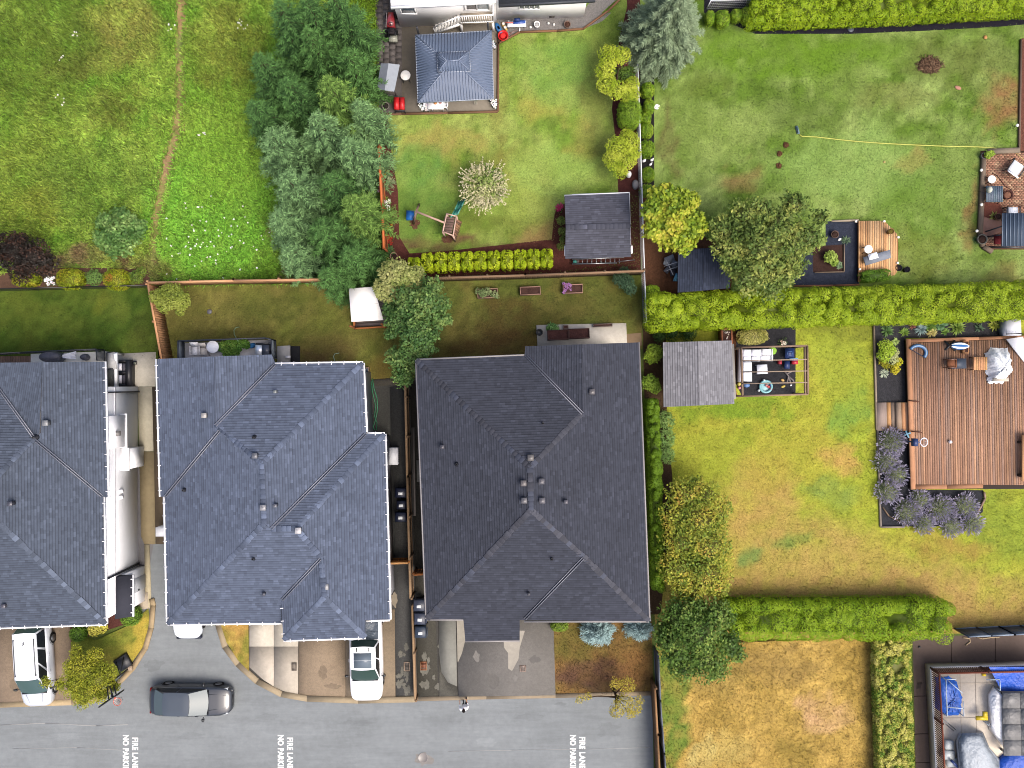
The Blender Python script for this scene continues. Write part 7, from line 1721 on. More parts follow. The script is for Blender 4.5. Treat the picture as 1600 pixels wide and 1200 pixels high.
# --- brown deck furniture
ZD = .5
t = thing('hanging_chair_ring', 'curved blue plastic half ring toy on the brown deck', 'toy', G(1437, 550, ZD)[:2] + (ZD,))
mb = MB(A(86, 138, 196)); ps = []
for i in range(15):
 a = R(150 - 190 * i / 14); ps.append(G(1434 + 13 * math.cos(a), 551 - 11 * math.sin(a), ZD + .08))
mb.tube(ps, .1, 8); mb.build('ring', M['plastic'], t)
mb = MB(A(170, 190, 206)); mb.tube([(p[0] * .94 + G(1434, 552)[0] * .06, p[1], p[2] + .07) for p in ps], .035, 6); mb.build('inner_rim', M['plastic'], t)
mb = MB(A(50, 70, 100)); mb.bar(ps[0], ps[-1], .03); mb.build('strap', M['fabric'], t)
t = thing('parasol', 'folded blue and white striped parasol lying on its black cross foot', 'parasol', G(1485, 541, ZD)[:2] + (ZD,))
for a, b_ in (((1476, 533), (1493, 548)), ((1492, 532), (1477, 547))):
 mb = MB(A(30, 34, 40)); mb.bar(Vector(G(*a, ZD + .05)), Vector(G(*b_, ZD + .06 + .001 * a[0] % .01)), .1, .06); mb.build('foot_bar', M['metal'], t)
a, b_ = Vector(G(1486, 540, ZD + .55)), Vector(G(1514, 541, ZD + .5)); d = (b_ - a);
for i in range(10):
 a0, a1 = 6.283 * i / 10, 6.283 * (i + 1) / 10; mb = MB([A(60, 120, 190), A(236, 242, 246)][i % 2])
 rr = lambda f: .24 * math.sin(math.pi * (f * .85 + .1)) ** .8
 for k in range(6):
  f0, f1 = k / 6, (k + 1) / 6
  mk = lambda f, an: a + d * f + Vector((0, math.cos(an) * rr(f), math.sin(an) * rr(f)))
  mb.poly([mk(f0, a0), mk(f1, a0), mk(f1, a1), mk(f0, a1)])
 mb.build('canopy_gore', M['fabric'], t)
mb = MB(A(80, 60, 52)); mb.tube([a - d * .1, b_ + d * .08], .03, 8); mb.build('pole', M['wood'], t)
X, Y, _ = G(1510, 541, ZD); planter('small tan box under the end of the folded parasol', 1510, 542, .34, .78, .3, A(200, 148, 104), rz=0, z0=ZD)
X, Y, _ = G(1499, 568, ZD + .45); table('dark slate topped low table on the brown deck', X, Y, ZD, .9, .62, .42, A(62, 74, 92), A(70, 50, 42), rz=.02)
X, Y, _ = G(1487, 568, ZD + .5); chair('low brown wooden chair beside the slate topped table', X, Y, R(90), A(120, 78, 56), A(140, 92, 66), z0=ZD, w=.5, back=.5, recl=.1)
X, Y, _ = G(1532, 568, ZD + .5); table('square tan wooden side table on the brown deck', X, Y, ZD, .84, .8, .5, A(226, 170, 118), A(120, 78, 52), slats=6, m='wood')
t = thing('furniture_cover', 'crumpled white cover over furniture on the brown deck', 'furniture cover', G(1564, 570, ZD)[:2] + (ZD,))
mb = MB(A(232, 236, 240)); gx_, gy_ = 22, 26; vs = []
out = [(1546, 552), (1556, 543), (1580, 546), (1582, 562), (1586, 583), (1576, 590), (1572, 598), (1550, 597), (1551, 586), (1545, 572)]
oP = P2(out, 1.0); cxy = np.mean(np.array(oP), 0)
for k in range(7):
 f = k / 6
 for i in range(60):
  a = i / 60 * len(oP); i0 = int(a) % len(oP); i1 = (i0 + 1) % len(oP); q = np.array(oP[i0]) * (1 - a % 1) + np.array(oP[i1]) * (a % 1)
  p = cxy + (q - cxy) * (1.04 - f * .98); zz = [.02, .3, .62, .78, .82, .86, .84][k] + .05 * math.sin(i * 1.1 + k) + .04 * math.sin(i * 2.7)
  p = p + rng.normal(size=2) * (.02 if k else .04)
  vs.append((p[0], p[1], ZD + max(.02, zz)))
mb.mesh(vs, [(k * 60 + i, k * 60 + (i + 1) % 60, (k + 1) * 60 + (i + 1) % 60, (k + 1) * 60 + i) for k in range(6) for i in range(60)] + [tuple(range(360, 420))])
mb.build('sheet', M['tarp'], t)
mb = MB(A(216, 206, 190)); mb.box(G(1561, 593, ZD + .3), (.9, .22, .5)); mb.build('cushion_edge', M['fabric'], t)
t = thing('basketball_hoop', 'toddler basketball hoop with a navy board on the brown deck', 'toy hoop', G(1429, 691, ZD)[:2] + (ZD,))
X, Y, _ = G(1429, 691, ZD + 1.1); mb = MB(A(44, 66, 120)); mb.box((X, Y, ZD + 1.1), (.26, .46, .34)); mb.build('board', M['plastic'], t)
mb = MB(A(44, 66, 120)); mb.bar((X, Y, ZD), (X, Y, ZD + 1.0), .08); mb.build('pole', M['plastic'], t)
mb = MB(A(90, 100, 150)); mb.bar((X + .12, Y, ZD + 1.0), (X + .4, Y, ZD + 1.0), .06); mb.build('bracket', M['plastic'], t)
mb = MB(A(232, 234, 242)); mb.tube([(X + .62 + math.cos(a) * .22, Y + math.sin(a) * .26, ZD + 1.0) for a in np.linspace(0, 6.283, 19)], .025, 6, caps=False)
for i in range(12):
 a = 6.283 * i / 12; mb.bar((X + .62 + math.cos(a) * .21, Y + math.sin(a) * .25, ZD + .99), (X + .62 + math.cos(a + .6) * .12, Y + math.sin(a + .6) * .14, ZD + .65), .02)
mb.build('net', M['fabric'], t)
lump('ball', 'white ball lying on the brown deck', 'ball', 1485.5, 690.5, 2.5, 2.5, .22, A(240, 240, 242), z0=ZD)
t = thing('hose_reel', 'pale blue toy glider caught at the deck corner', 'toy', G(1418, 678, .4))
for a, b_ in (((1415, 673), (1420, 684)), ((1413, 680), (1423, 676))):
 mb = MB(A(150, 205, 230)); mb.bar(Vector(G(*a, .6)), Vector(G(*b_, .62)), .09, .03); mb.build('wing', M['plastic'], t)
t = thing('bench', 'brown timber bench at the deck edge by the frame edge', 'bench', G(1600, 690, ZD)[:2] + (ZD,))
for i in range(4):
 mb = MB(A(200, 150, 108)); mb.prism(P2([(1597 + i * 6, 680), (1602.4 + i * 6, 680), (1602.4 + i * 6, 752), (1597 + i * 6, 752)], ZD + .45), ZD + .4, ZD + .45); mb.build('slat', M['wood'], t)
for y in (690, 742):
 mb = MB(A(60, 44, 36)); mb.prism(P2([(1594, y), (1618, y), (1618, y + 3), (1594, y + 3)], ZD + .3), ZD, ZD + .39); mb.build('leg', M['wood'], t)
# --- pale deck furniture
X, Y, _ = G(1356.5, 389.5, .85); table('round white bistro table on the pale deck', X, Y, .35, .5, .5, .55, A(240, 238, 230), A(110, 90, 80), round_=True)
t = thing('bench', 'long grey slab bench with a white cushion on the pale deck', 'bench', G(1371, 402, .7)[:2] + (.35,))
p = [G(1349, 402, .75), G(1391, 390, .75), G(1392, 403, .75), G(1353, 415, .75)]; mb = MB(A(150, 158, 172)); mb.hexa([(x, y, z - .08) for x, y, z in p][::-1], p[::-1]); mb.build('seat', M['concrete'], t)
for f in (.18, .82):
 mb = MB(A(110, 112, 122)); c = Vector(p[0]).lerp(Vector(p[1]), f).lerp(Vector(p[3]).lerp(Vector(p[2]), f), .5); mb.box((c.x, c.y, .51), (.14, .4, .32), rz=.28); mb.build('leg', M['concrete'], t)
X, Y, _ = G(1365, 400, .9); mb = MB(A(236, 240, 246)); mb.box((X, Y, .81), (.56, .36, .1), rz=.28); mb.box((X, Y, .87), (.46, .28, .05), rz=.28); tag(mb.build('cushion', M['fabric']), 'white cushion lying on the grey slab bench', 'cushion')
pot('round brown pot on the chamfered corner of the pale deck', 1393, 361, 4.6, .42, A(150, 120, 70), z0=.35, soil=A(120, 104, 50))
gp = None
pot('black pot at the pale deck corner, the nearer of two', 1405, 418.5, 5, .4, A(34, 36, 44), soil=A(40, 36, 40)); pot('black pot standing alone on the lawn beside the pale deck', 1418, 421, 4.6, .4, A(34, 36, 46), soil=A(30, 30, 38)); pot('small rusty pot behind the black pots', 1398, 418, 3, .3, A(120, 70, 56))
pot('brown twig basket on the blue black weed cloth', 1305, 366, 6, .3, A(120, 96, 84)); lump('stone', 'white stone at the soil bed corner', 'stone', 1312, 374, 3, 2, .15, A(236, 232, 226), m='concrete', rz=.5)
tree('leafy_plant', 'lime leafy plant in the soil bed under the olive tree', 'plant', [(1298, 402, 10, .4), (1304, 410, 6, .35)], 460, (.15, .1), [A(130, 164, 60), A(180, 200, 96)], single=True)
rosette('leafy_plant', 'dusty green upright plant at the soil bed edge', 1314, 414, 7, 40, [A(100, 130, 96), A(150, 170, 130)], group=None)
rosette('leafy_plant', 'feathery pale plant over the weed cloth', 1326, 374, 10, 60, [A(90, 120, 86), A(120, 146, 106)], w=.025, group=None, z=.5)
# --- brick terrace furniture
X, Y, _ = G(1588, 262, .5); chair('white cushioned lounge chair on the brick terrace', X, Y, R(-35), A(40, 46, 52), A(238, 240, 242), w=.85)
X, Y, _ = G(1550, 280, .5); table('small round white side table on the brick terrace', X, Y, 0, .48, .48, .5, A(238, 236, 230), A(60, 56, 56), round_=True)
X, Y, _ = G(1554, 303, .6); table('slatted slate grey garden table on the brick terrace', X, Y, 0, 1.05, 1.0, .6, A(108, 124, 142), A(60, 62, 70), slats=9)
lump('lantern', 'pale ornament on the slatted slate table', 'ornament', 1547, 296, 4, 5, .3, A(206, 210, 196), z0=.6, m='concrete')
pot('round brown fire pit on the brick terrace', 1575.5, 304, 7.5, .4, A(96, 56, 50), name='fire_pit', cat='fire pit', soil=A(150, 108, 88))
t = thing('garden_hose', 'dark hose looping from the ornament to the fire pit', 'hose', G(1566, 290))
mb = MB(A(86, 56, 50)); mb.tube([G(a, b_, .06) for a, b_ in ((1551, 271), (1558, 274), (1564, 282), (1570, 291), (1578, 295), (1583, 301), (1583, 309))], .025, 6); mb.build('hose_line', M['rubber'], t)
sheet('bare_earth', [(1536, 316), (1562, 318), (1566, 332), (1556, 344), (1536, 338)], .065, M['soil'], A(128, 78, 66), 'bare red earth patch on the brick terrace')
sheet('bare_earth', [(1534, 339), (1556, 345), (1566, 346), (1566, 362), (1540, 372), (1534, 366)], .066, M['concrete'], A(190, 144, 124), 'pinkish sand patch on the brick terrace')
pot('brown pot with a yellow green plant on the brick terrace', 1561, 338, 5.5, .35, A(120, 84, 70)); rosette('leafy_plant', 'yellow green plant in the brown terrace pot', 1560, 336, 9, 56, [A(150, 160, 70), A(196, 196, 110)], z=.55, group=None)
pot('grey stone pot with a fern at the terrace corner', 1535.5, 373.5, 8, .4, A(130, 126, 118)); rosette('fern', 'green fern in the grey stone pot', 1535, 373, 9, 60, [A(80, 116, 60), A(116, 146, 84)], z=.6, group=None)
pot('grey pot with lime leaves at the upper terrace corner', 1538, 243, 4.5, .35, A(120, 120, 124)); tree('leafy_plant', 'lime leaves at the upper terrace corner', 'plant', [(1544, 242, 6, .4), (1549, 240, 5, .35)], 260, (.12, .07), [A(130, 170, 50), A(170, 196, 70)], single=True)
for a, b_, l in ((1533, 266, 'white path light on the upper sleeper'), (1533, 320, 'white path light half way down the sleepers'), (1526, 361, 'white path light at the lower end of the sleepers'), (1589, 196, 'white globe light at the edge of the bark path')):
 t = thing('path_light', l, 'garden light', G(a, b_)); X, Y, _ = G(a, b_, .3)
 mb = MB(A(60, 60, 64)); mb.bar((X, Y, 0), (X, Y, .25), .03); mb.build('stake', M['metal'], t); mb = MB(A(244, 242, 236)); mb.lathe((X, Y, .25), [(.05, 0), (.09, .06), (.09, .11), (.03, .15)], 12); mb.build('globe', M['plastic'], t)
t = thing('swing_bench', 'canopied garden swing with a ribbed slate canopy on the brick terrace', 'swing bench', G(1585, 360))
p = [G(1566, 333, 2.0), G(1650, 333, 2.0), G(1650, 385, 1.9), G(1565, 385, 1.9)]; mb = MB(A(86, 102, 122)); mb.hexa([(x, y, z - .03) for x, y, z in p][::-1], p[::-1]); ca = mb.build('canopy', M['fabric'], t)
for i in range(14):
 a = 1566.5 + i * 6; mb = MB(A(110, 126, 148)); mb.bar(Vector(G(a, 333.4, 2.02)), Vector(G(a - .5, 384.6, 1.92)), .05, .05); mb.build('canopy_rib', M['metal'], ca)
for a, b_ in (((1540, 362), (1567, 353)), ((1543, 370), (1570, 366)), ((1545, 386), (1600, 387))):
 mb = MB(A(60, 64, 74)); mb.bar(Vector(G(*a, .1)), Vector(G(*b_, 1.0)), .08); mb.build('frame_leg', M['metal'], t)
mb = MB(A(120, 40, 46)); mb.box(G(1560, 374, .5), (.5, .6, .12)); mb.build('seat', M['fabric'], t)
X, Y, _ = G(1583, 332, .5); chair('white cushioned chair tucked under the slate canopy', X, Y, R(0), A(50, 50, 56), A(240, 242, 246), w=.75)
# --- lawn with the hose
t = thing('garden_hose', 'yellow hose running across the mottled lawn to a sprinkler', 'hose', G(1400, 222))
mb = MB(A(220, 220, 100)); mb.tube([G(a, b_, .04) for a, b_ in ((1249, 210), (1253, 213), (1276, 214), (1310, 218), (1340, 221), (1380, 224), (1430, 226.5), (1480, 228.5), (1530, 229.5), (1550, 231), (1582, 236.5))], .03, 6); mb.build('hose_line', M['plastic'], t)
mb = MB(A(206, 176, 110)); mb.tube([G(a, b_, .04) for a, b_ in ((1582, 236.5), (1590, 241), (1600, 250), (1620, 262))], .03, 6); mb.build('hose_line', M['plastic'], t)
t = thing('sprinkler', 'blue grey lawn sprinkler at the end of the yellow hose', 'sprinkler', G(1246.5, 204))
mb = MB(A(110, 140, 150)); mb.box(G(1246, 203, .06), (.16, .5, .08), rz=.25); mb.build('base', M['plastic'], t); mb = MB(A(50, 70, 80)); mb.tube([G(1245.4, 199, .14), G(1247, 207.5, .14)], .03, 6); mb.build('spray_bar', M['plastic'], t)
for a, b_, r, l in ((1227.5, 226.5, 4.6, 'topmost of three brown earth mounds on the lawn'), (1217.5, 240, 4.4, 'middle one of three brown earth mounds on the lawn'), (1216.5, 259, 4.6, 'lowest of three brown earth mounds on the lawn')):
 X, Y, _ = G(a, b_); mb = MB(A(112, 78, 56))
 for k in range(40):
  an, q = random.uniform(0, 6.28), random.random() ** .6; s = random.uniform(.03, .07); mb.box((X + math.cos(an) * q * r / 25, Y + math.sin(an) * q * r / 25, .03 + .06 * (1 - q)), (s, s, s * .7), rz=an)
 mb.lathe((X, Y, 0), [(r / 25, 0), (r / 25 * .8, .04), (r / 25 * .4, .07), (.01, .08)], 14); tag(mb.build('earth_mound', M['soil'], None, base=(X, Y, 0)), l, 'earth mound', 'earth mounds on the lawn')
X, Y, _ = G(1452, 102); mb = MB(A(122, 96, 76)); mb.lathe((X, Y, 0), [(.75, 0), (.6, .05), (.3, .1), (.02, .12)], 16, sy=.7)
for k in range(150):
 an, q = random.uniform(0, 6.28), random.random() ** .5; L1 = random.uniform(.12, .4); X1, Y1 = X + math.cos(an) * q * .85, Y + math.sin(an) * q * .58; a2 = random.uniform(0, 3.14)
 mb.bar((X1 - math.cos(a2) * L1 / 2, Y1 - math.sin(a2) * L1 / 2, .06 + .09 * (1 - q)), (X1 + math.cos(a2) * L1 / 2, Y1 + math.sin(a2) * L1 / 2, .08 + .1 * (1 - q)), .025, col=random.choice([A(120, 96, 76), A(148, 120, 96), A(92, 70, 56)]))
tag(mb.build('twig_heap', M['bark'], None, base=(X, Y, 0)), 'heap of brown twigs and earth on the upper lawn', 'twig heap')
lump('stone', 'pinkish flat stone on the upper lawn', 'stone', 1497, 137, 5.5, 3, .06, A(206, 150, 128), m='concrete', rz=-.4); lump('stone', 'tan stone at the top corner of the lawn', 'stone', 1540, 58, 3, 3, .1, A(206, 152, 96), m='concrete')
lump('stone', 'small tan stone in the middle of the lawn', 'stone', 1382, 253, 2, 2, .08, A(206, 190, 120), m='concrete')
X, Y, _ = G(1329, 45.5); mb = MB(A(84, 92, 108)); mb.lathe((X, Y, 0), [(.2, 0), (.2, .05), (.17, .07), (.02, .07)], 18); tag(mb.build('valve_cover', M['plastic']), 'round grey valve cover in the black bark strip', 'cover')
t = thing('junk_heap', 'heap of grey sheeting and poles beside the small dark shed', 'junk heap', G(1047, 415))
for a, b_, w_, h_, rz, c in ((1046, 405, .6, .4, .4, A(150, 156, 166)), (1054, 414, .5, .5, -.5, A(110, 116, 128)), (1044, 420, .55, .3, .9, A(96, 100, 110)), (1052, 426, .4, .4, .2, A(60, 62, 74)), (1042, 411, .4, .25, -.2, A(180, 186, 192))):
 mb = MB(c); X, Y, _ = G(a, b_, .3); mb.box((X, Y, random.uniform(.2, .45)), (w_, h_, .08), rz=rz, tilt=('X', .3)); mb.build('sheet_piece', M['tarp'], t)
for a, b_ in (((1038, 416), (1060, 409)), ((1041, 423), (1060, 416)), ((1040, 404), (1052, 430))):
 mb = MB(A(206, 208, 212)); mb.bar(Vector(G(*a, .3)), Vector(G(*b_, .6)), .04); mb.build('junk_pole', M['metal'], t)
t = thing('tarpaulin', 'pale blue tarpaulin scrap beside the dark shed', 'tarpaulin', G(1056, 433)); mb = MB(A(110, 186, 226)); mb.hexa([G(1051, 439.5, .05), G(1060, 440, .05), G(1060, 428, .3), G(1056, 426, .3)], [G(1051.5, 438.5, .16), G(1060, 439, .16), G(1060, 429, .42), G(1056, 427, .42)]); mb.build('sheet', M['tarp'], t)
lump('ornament', 'white stone ornament below the rounded lime maple', 'ornament', 983, 272, 4, 5, .55, A(240, 238, 240), m='concrete'); lump('ornament', 'grey stone block at the corner of the charcoal shed', 'ornament', 993, 288, 5, 8, .3, A(150, 150, 156), m='concrete')
t = thing('ornament', 'white bird ornaments between two clipped round shrubs', 'ornament', G(1013, 252))
for a, b_, r in ((1007, 250, 3.4), (1019, 249, 2.8), (1017, 256, 2.6)):
 X, Y, _ = G(a, b_, .3); mb = MB(A(244, 244, 246)); mb.lathe((X, Y, 0), [(.4, 0), (1, .12), (.8, .25), (.1, .33)], 12, sx=r / 25, sy=r / 36, rz=random.random()); mb.tube([(X, Y, .2), (X + .06, Y + .04, .38)], .03, 6); mb.build('bird', M['concrete'], t)
# -- white house garden
t = thing('swing_bench', 'garden swing bench with a pale grey folded canopy on the paving', 'swing bench', G(608, 122))
p = [G(595, 99, 1.95), G(607, 99, 2.05), G(624.5, 101, 1.95), G(616, 143, 1.9), G(601, 141, 2.0), G(589, 139, 1.9)]
mb = MB(A(122, 130, 142)); mb.poly([p[0], p[5], p[4], p[1]]); mb.poly([tuple(np.array(q) - (0, 0, .03)) for q in (p[0], p[1], p[4], p[5])]); ca = mb.build('canopy_side', M['fabric'], t)
mb = MB(A(176, 184, 194)); mb.poly([p[1], p[4], p[3], p[2]]); mb.poly([tuple(np.array(q) - (0, 0, .03)) for q in (p[1], p[2], p[3], p[4])]); mb.build('canopy_side', M['fabric'], t)
for a, b_ in (((593, 148), (594, 140)), ((620, 152), (616, 142)), ((596, 98), (597, 101)), ((622, 100), (622, 103))):
 mb = MB(A(46, 48, 54)); mb.bar(Vector(G(*a, 0)), Vector(G(*b_, 1.9)), .06); mb.build('leg', M['metal'], t)
mb = MB(A(60, 62, 68)); mb.bar(Vector(G(592, 146, .5)), Vector(G(621, 151, .5)), .05); mb.build('cross_bar', M['metal'], t)
mb = MB(A(150, 146, 142)); X, Y, _ = G(607, 125, .5); mb.box((X, Y, .48), (.62, 1.4, .1), rz=-.15); mb.build('seat', M['fabric'], t); mb = MB(A(140, 138, 136)); mb.box((X - .35, Y - .05, .75), (.1, 1.4, .5), rz=-.15); mb.build('backrest', M['fabric'], t)
X, Y, _ = G(633.5, 117.5, .72); table('round white patio table beside the swing bench', X, Y, 0, .6, .6, .72, A(232, 230, 226), A(50, 50, 54), round_=True)
t = thing('cool_box', 'red two lidded cool box cart on the terrace corner', 'cool box', G(623, 163))
X, Y, _ = G(623.5, 161, .7)
mb = MB(A(90, 96, 110)); mb.box((X, Y, .3), (.6, .7, .3)); mb.build('tub', M['metal'], t)
for s in (-1, 1):
 mb = MB(A(226, 40, 46)); mb.box((X + s * .165, Y, .58), (.32, .72, .24), rz=.0); mb.box((X + s * .165, Y, .71), (.26, .64, .05)); mb.build('lid', M['plastic'], t)
 for sy__ in (-1, 1): mb = MB(A(60, 62, 66)); mb.bar((X + s * .26, Y + sy__ * .32, 0), (X + s * .26, Y + sy__ * .32, .2), .05); mb.build('leg', M['metal'], t)
 mb = MB(A(30, 30, 32)); mb.tube([(X + s * .3, Y - .42, .08), (X + s * .34, Y - .42, .08)], .08, 12); mb.build('wheel', M['rubber'], t)
t = thing('ride_on_mower', 'red ride on mower with a grey catcher beside the white house', 'mower', G(613, 33))
X, Y, _ = G(610, 29, .7)
mb = MB(A(178, 62, 70)); mb.hexa([(X - .26, Y - .5, .35), (X + .3, Y - .5, .35), (X + .22, Y + .5, .35), (X - .22, Y + .5, .35)], [(X - .2, Y - .46, .78), (X + .22, Y - .46, .78), (X + .16, Y + .42, .66), (X - .16, Y + .42, .66)]); mb.build('bonnet', M['carpaint'], t)
mb = MB(A(44, 44, 50)); mb.box((X + .08, Y - .85, .5), (.5, .5, .3)); mb.build('seat_deck', M['plastic'], t)
mb = MB(A(54, 50, 54)); mb.box((X + .08, Y - .78, .72), (.36, .36, .12)); mb.box((X + .08, Y - .98, .86), (.36, .08, .32)); mb.build('seat', M['fabric'], t)
mb = MB(A(176, 178, 164)); mb.box((X + .16, Y - 1.18, .5), (.5, .36, .3)); mb.box((X + .16, Y - 1.18, .67), (.38, .26, .06)); mb.build('catcher', M['metal'], t)
mb = MB(A(210, 190, 186)); mb.bar((X - .3, Y - .45, .5), (X - .26, Y + .45, .5), .05); mb.build('side_rail', M['metal'], t)
for sx_ in (-1, 1):
 for yy, r in ((.38, .16), (-.75, .22)):
  mb = MB(A(28, 28, 30)); mb.tube([(X + sx_ * .26, Y + yy, r), (X + sx_ * .38, Y + yy, r)], r, 14); mb.build('wheel', M['rubber'], t)
mb = MB(A(40, 40, 44)); mb.tube([(X + .05 + math.cos(a) * .15, Y - .42 + math.sin(a) * .1, .9) for a in np.linspace(0, 6.283, 15)], .02, 6, caps=False); mb.bar((X + .05, Y - .42, .7), (X + .05, Y - .42, .9), .03); mb.build('steering_wheel', M['plastic'], t)
pot('dark pot with a pale rim at the terrace corner by the cool box', 602, 165, 6, .4, A(150, 144, 136), soil=A(54, 50, 46)); rosette('leafy_plant', 'dark leafy plant at the terrace corner by the cool box', 600, 162, 7, 36, [A(60, 80, 50), A(90, 106, 70)], group=None)
X, Y, _ = G(681, 163, .72); table('white cloth covered patio table half under the gazebo roof', X, Y + .1, 0, .95, .8, .72, A(240, 238, 240), A(140, 140, 144))
for a, b_, l in ((670, 164, 'white patio chair at one end of the cloth covered table'), (693, 163, 'white patio chair at the other end of the cloth covered table')):
 X, Y, _ = G(a, b_, .45); chair(l, X, Y, R(90 if a > 680 else -90), A(230, 230, 234), A(240, 240, 244), w=.45, recl=.1)
lump('fruit_bowl', 'orange bowl on the cloth covered patio table', 'bowl', 680, 161, 2.6, 2.2, .12, A(236, 160, 90), z0=.73)
lump('bowl', 'pale pink plate on the cloth covered patio table', 'plate', 688, 160.5, 2.2, 2, .06, A(236, 180, 176), z0=.73)
flowers('white_flowers', 'white flowers and dark leaves at the gazebo corner by the table', sp_(8, 661, 166, 6, 4), WHT, [A(46, 60, 46), A(60, 76, 60)], .15, z=.5)
flowers('white_flowers', 'white flowers at the gazebo corner by the lawn', sp_(9, 772, 161, 4, 6), WHT, [A(50, 70, 60), A(70, 90, 80)], .14, z=.5)
flowers('white_flowers', 'pale flowers at the upper gazebo corner under the railing', sp_(7, 771, 68, 2.5, 6), [A(220, 226, 236)], [A(50, 60, 60), A(70, 84, 84)], .12, z=.5)
t = thing('toy_boat', 'blue toy kayak against the white house wall', 'toy', G(779, 43)); X, Y, _ = G(779, 43, .3)
mb = MB(A(66, 136, 206)); mb.lathe((X, Y, .02), [(.5, 0), (1, .1), (.9, .22), (.3, .26)], 16, sx=.16, sy=.42, rz=.5); mb.build('hull', M['plastic'], t); mb = MB(A(30, 60, 110)); mb.lathe((X, Y, .26), [(.5, 0), (.45, .02), (.02, .02)], 12, sx=.16, sy=.3, rz=.5); mb.build('seat', M['plastic'], t)
t = thing('toy_boat', 'yellow and white toy raft beside the blue kayak', 'toy', G(788, 39)); X, Y, _ = G(788, 39, .3); mb = MB(A(236, 196, 110)); mb.lathe((X, Y, .02), [(.6, 0), (1, .08), (.8, .18), (.2, .2)], 14, sx=.12, sy=.34, rz=.55); mb.build('hull', M['plastic'], t)
for k in (-.12, .1): mb = MB(A(246, 240, 230)); mb.lathe((X + k * .5, Y - k, .2), [(.09, 0), (.1, .05), (.04, .1)], 10); mb.build('bump', M['plastic'], t)
t = thing('tub', 'bright red plastic tub with handles at the pebble bed end', 'tub', G(787, 54)); X, Y, _ = G(786, 54.5, .4); mb = MB(A(238, 36, 40)); mb.lathe((X, Y, 0), [(.24, 0), (.3, .3), (.33, .34), (.28, .33), (.24, .1), (.02, .08)], 22); mb.build('body', M['plastic'], t)
mb = MB(A(250, 60, 60)); mb.lathe((X - .02, Y + .03, .1), [(.16, 0), (.18, .16), (.08, .2), (.02, .2)], 12); mb.build('contents', M['fabric'], t)
mb = MB(A(150, 120, 112)); mb.tube([G(a, b_, .05) for a, b_ in ((792, 60), (797, 54), (801, 49), (808, 48), (812, 50))], .03, 6); mb.tube([G(a, b_, .05) for a, b_ in ((790, 62), (798, 57), (800, 52), (796, 50))], .025, 6); tag(mb.build('garden_hose', M['plastic']), 'tangled brown hose at the pebble bed corner', 'hose')
t = thing('water_table', 'white play table with a blue basin against the white house', 'play table', G(807, 35)); mb = MB(A(236, 240, 246)); p = P2([(793, 34), (822, 32), (822, 41), (793, 42)], .6); mb.prism(p, .5, .6); mb.build('tabletop', M['plastic'], t)
mb = MB(A(60, 100, 190)); mb.prism(P2([(802, 32.5), (821, 31.5), (821, 36.5), (802, 37.5)], .63), .605, .66); mb.build('basin', M['plastic'], t)
mb = MB(A(40, 66, 130)); mb.box(G(808, 31, .75), (.36, .14, .16)); mb.build('tap_block', M['plastic'], t)
for a in ((795, 35), (820, 34), (795, 41), (820, 40)): mb = MB(A(226, 230, 236)); X, Y, _ = G(*a, .3); mb.box((X, Y, .25), (.06, .06, .5)); mb.build('leg', M['plastic'], t)
mb = MB(A(228, 120, 110)); X, Y, _ = G(796, 35, .65); mb.box((X, Y, .63), (.5, .06, .05)); mb.build('toy_rake', M['plastic'], t)
X, Y, _ = G(812, 45); mb = MB(A(238, 240, 242)); mb.bar((X, Y + .15, .05), (X, Y - .2, .06), .07); tag(mb.build('downspout', M['plastic']), 'white downspout end at the lawn edge below the play table', 'downspout')
pot('large round white pot on the pebble bed', 839, 37.5, 4.6, .4, A(238, 236, 238), soil=A(190, 190, 190)); pot('brown bowl pot on the pebble bed', 886.5, 37.5, 5.4, .3, A(142, 118, 106), soil=A(90, 64, 54))
for a, b_, l in ((829, 42, 'first small white stone on the pebble bed'), (857, 36, 'pale lump beside the big white pot'), (865.5, 38, 'small white stone nearest the brown bowl pot')): lump('stone', l, 'stone', a, b_, 2, 1.8, .15, A(226, 226, 222), m='concrete')
# -- swing set
t = thing('swing_set', 'wooden climbing frame with a teal slide and a blue swing', 'climbing frame', G(690, 350))
WP = A(206, 172, 154); ZS = 2.2
mb = MB(WP); mb.bar(Vector(G(649, 330, ZS)), Vector(G(694, 348, ZS)), .1, .14); mb.build('top_beam', M['woodx'], t)
for a, b_, z in (((655, 319), (650, 331), ZS), ((646, 350), (650, 330), ZS)):
 mb = MB(A(170, 140, 122)); mb.bar(Vector(G(*a)), Vector(G(*b_, z)), .1); mb.build('frame_leg', M['wood'], t)
mb = MB(A(170, 140, 122)); mb.bar(Vector(G(653.5, 322, .9)), Vector(G(648, 343, .9)), .08); mb.build('cross_brace', M['wood'], t)
mb = MB(A(120, 110, 84)); mb.tube([G(672, 339, ZS - .1), G(679, 345, 1.2), G(690, 354, .5)], .015, 5); mb.build('rope', M['fabric'], t)
for i in range(6):
 f0, f1 = i / 6, (i + .9) / 6; mb = MB(A(134, 108, 98)); q = lambda f, s: tuple(np.array(G(695, 338, 1.2)) * (1 - f) + np.array(G(690, 363, 1.2)) * f + np.array([s, 0, 0])); a0, a1 = q(f0, 0), q(f1, 0)
 mb.hexa([(a0[0], a0[1], 1.16), (a1[0], a1[1], 1.16), (a1[0] + .62, a1[1] - .05, 1.16), (a0[0] + .62, a0[1] - .05, 1.16)], [(a0[0], a0[1], 1.2), (a1[0], a1[1], 1.2), (a1[0] + .62, a1[1] - .05, 1.2), (a0[0] + .62, a0[1] - .05, 1.2)]); mb.build('platform_board', M['woodx'], t)
mb = MB(A(216, 182, 164)); c = [G(698, 334, 1.9), G(713, 338, 1.9), G(708, 368, 1.9), G(692, 362, 1.9)]
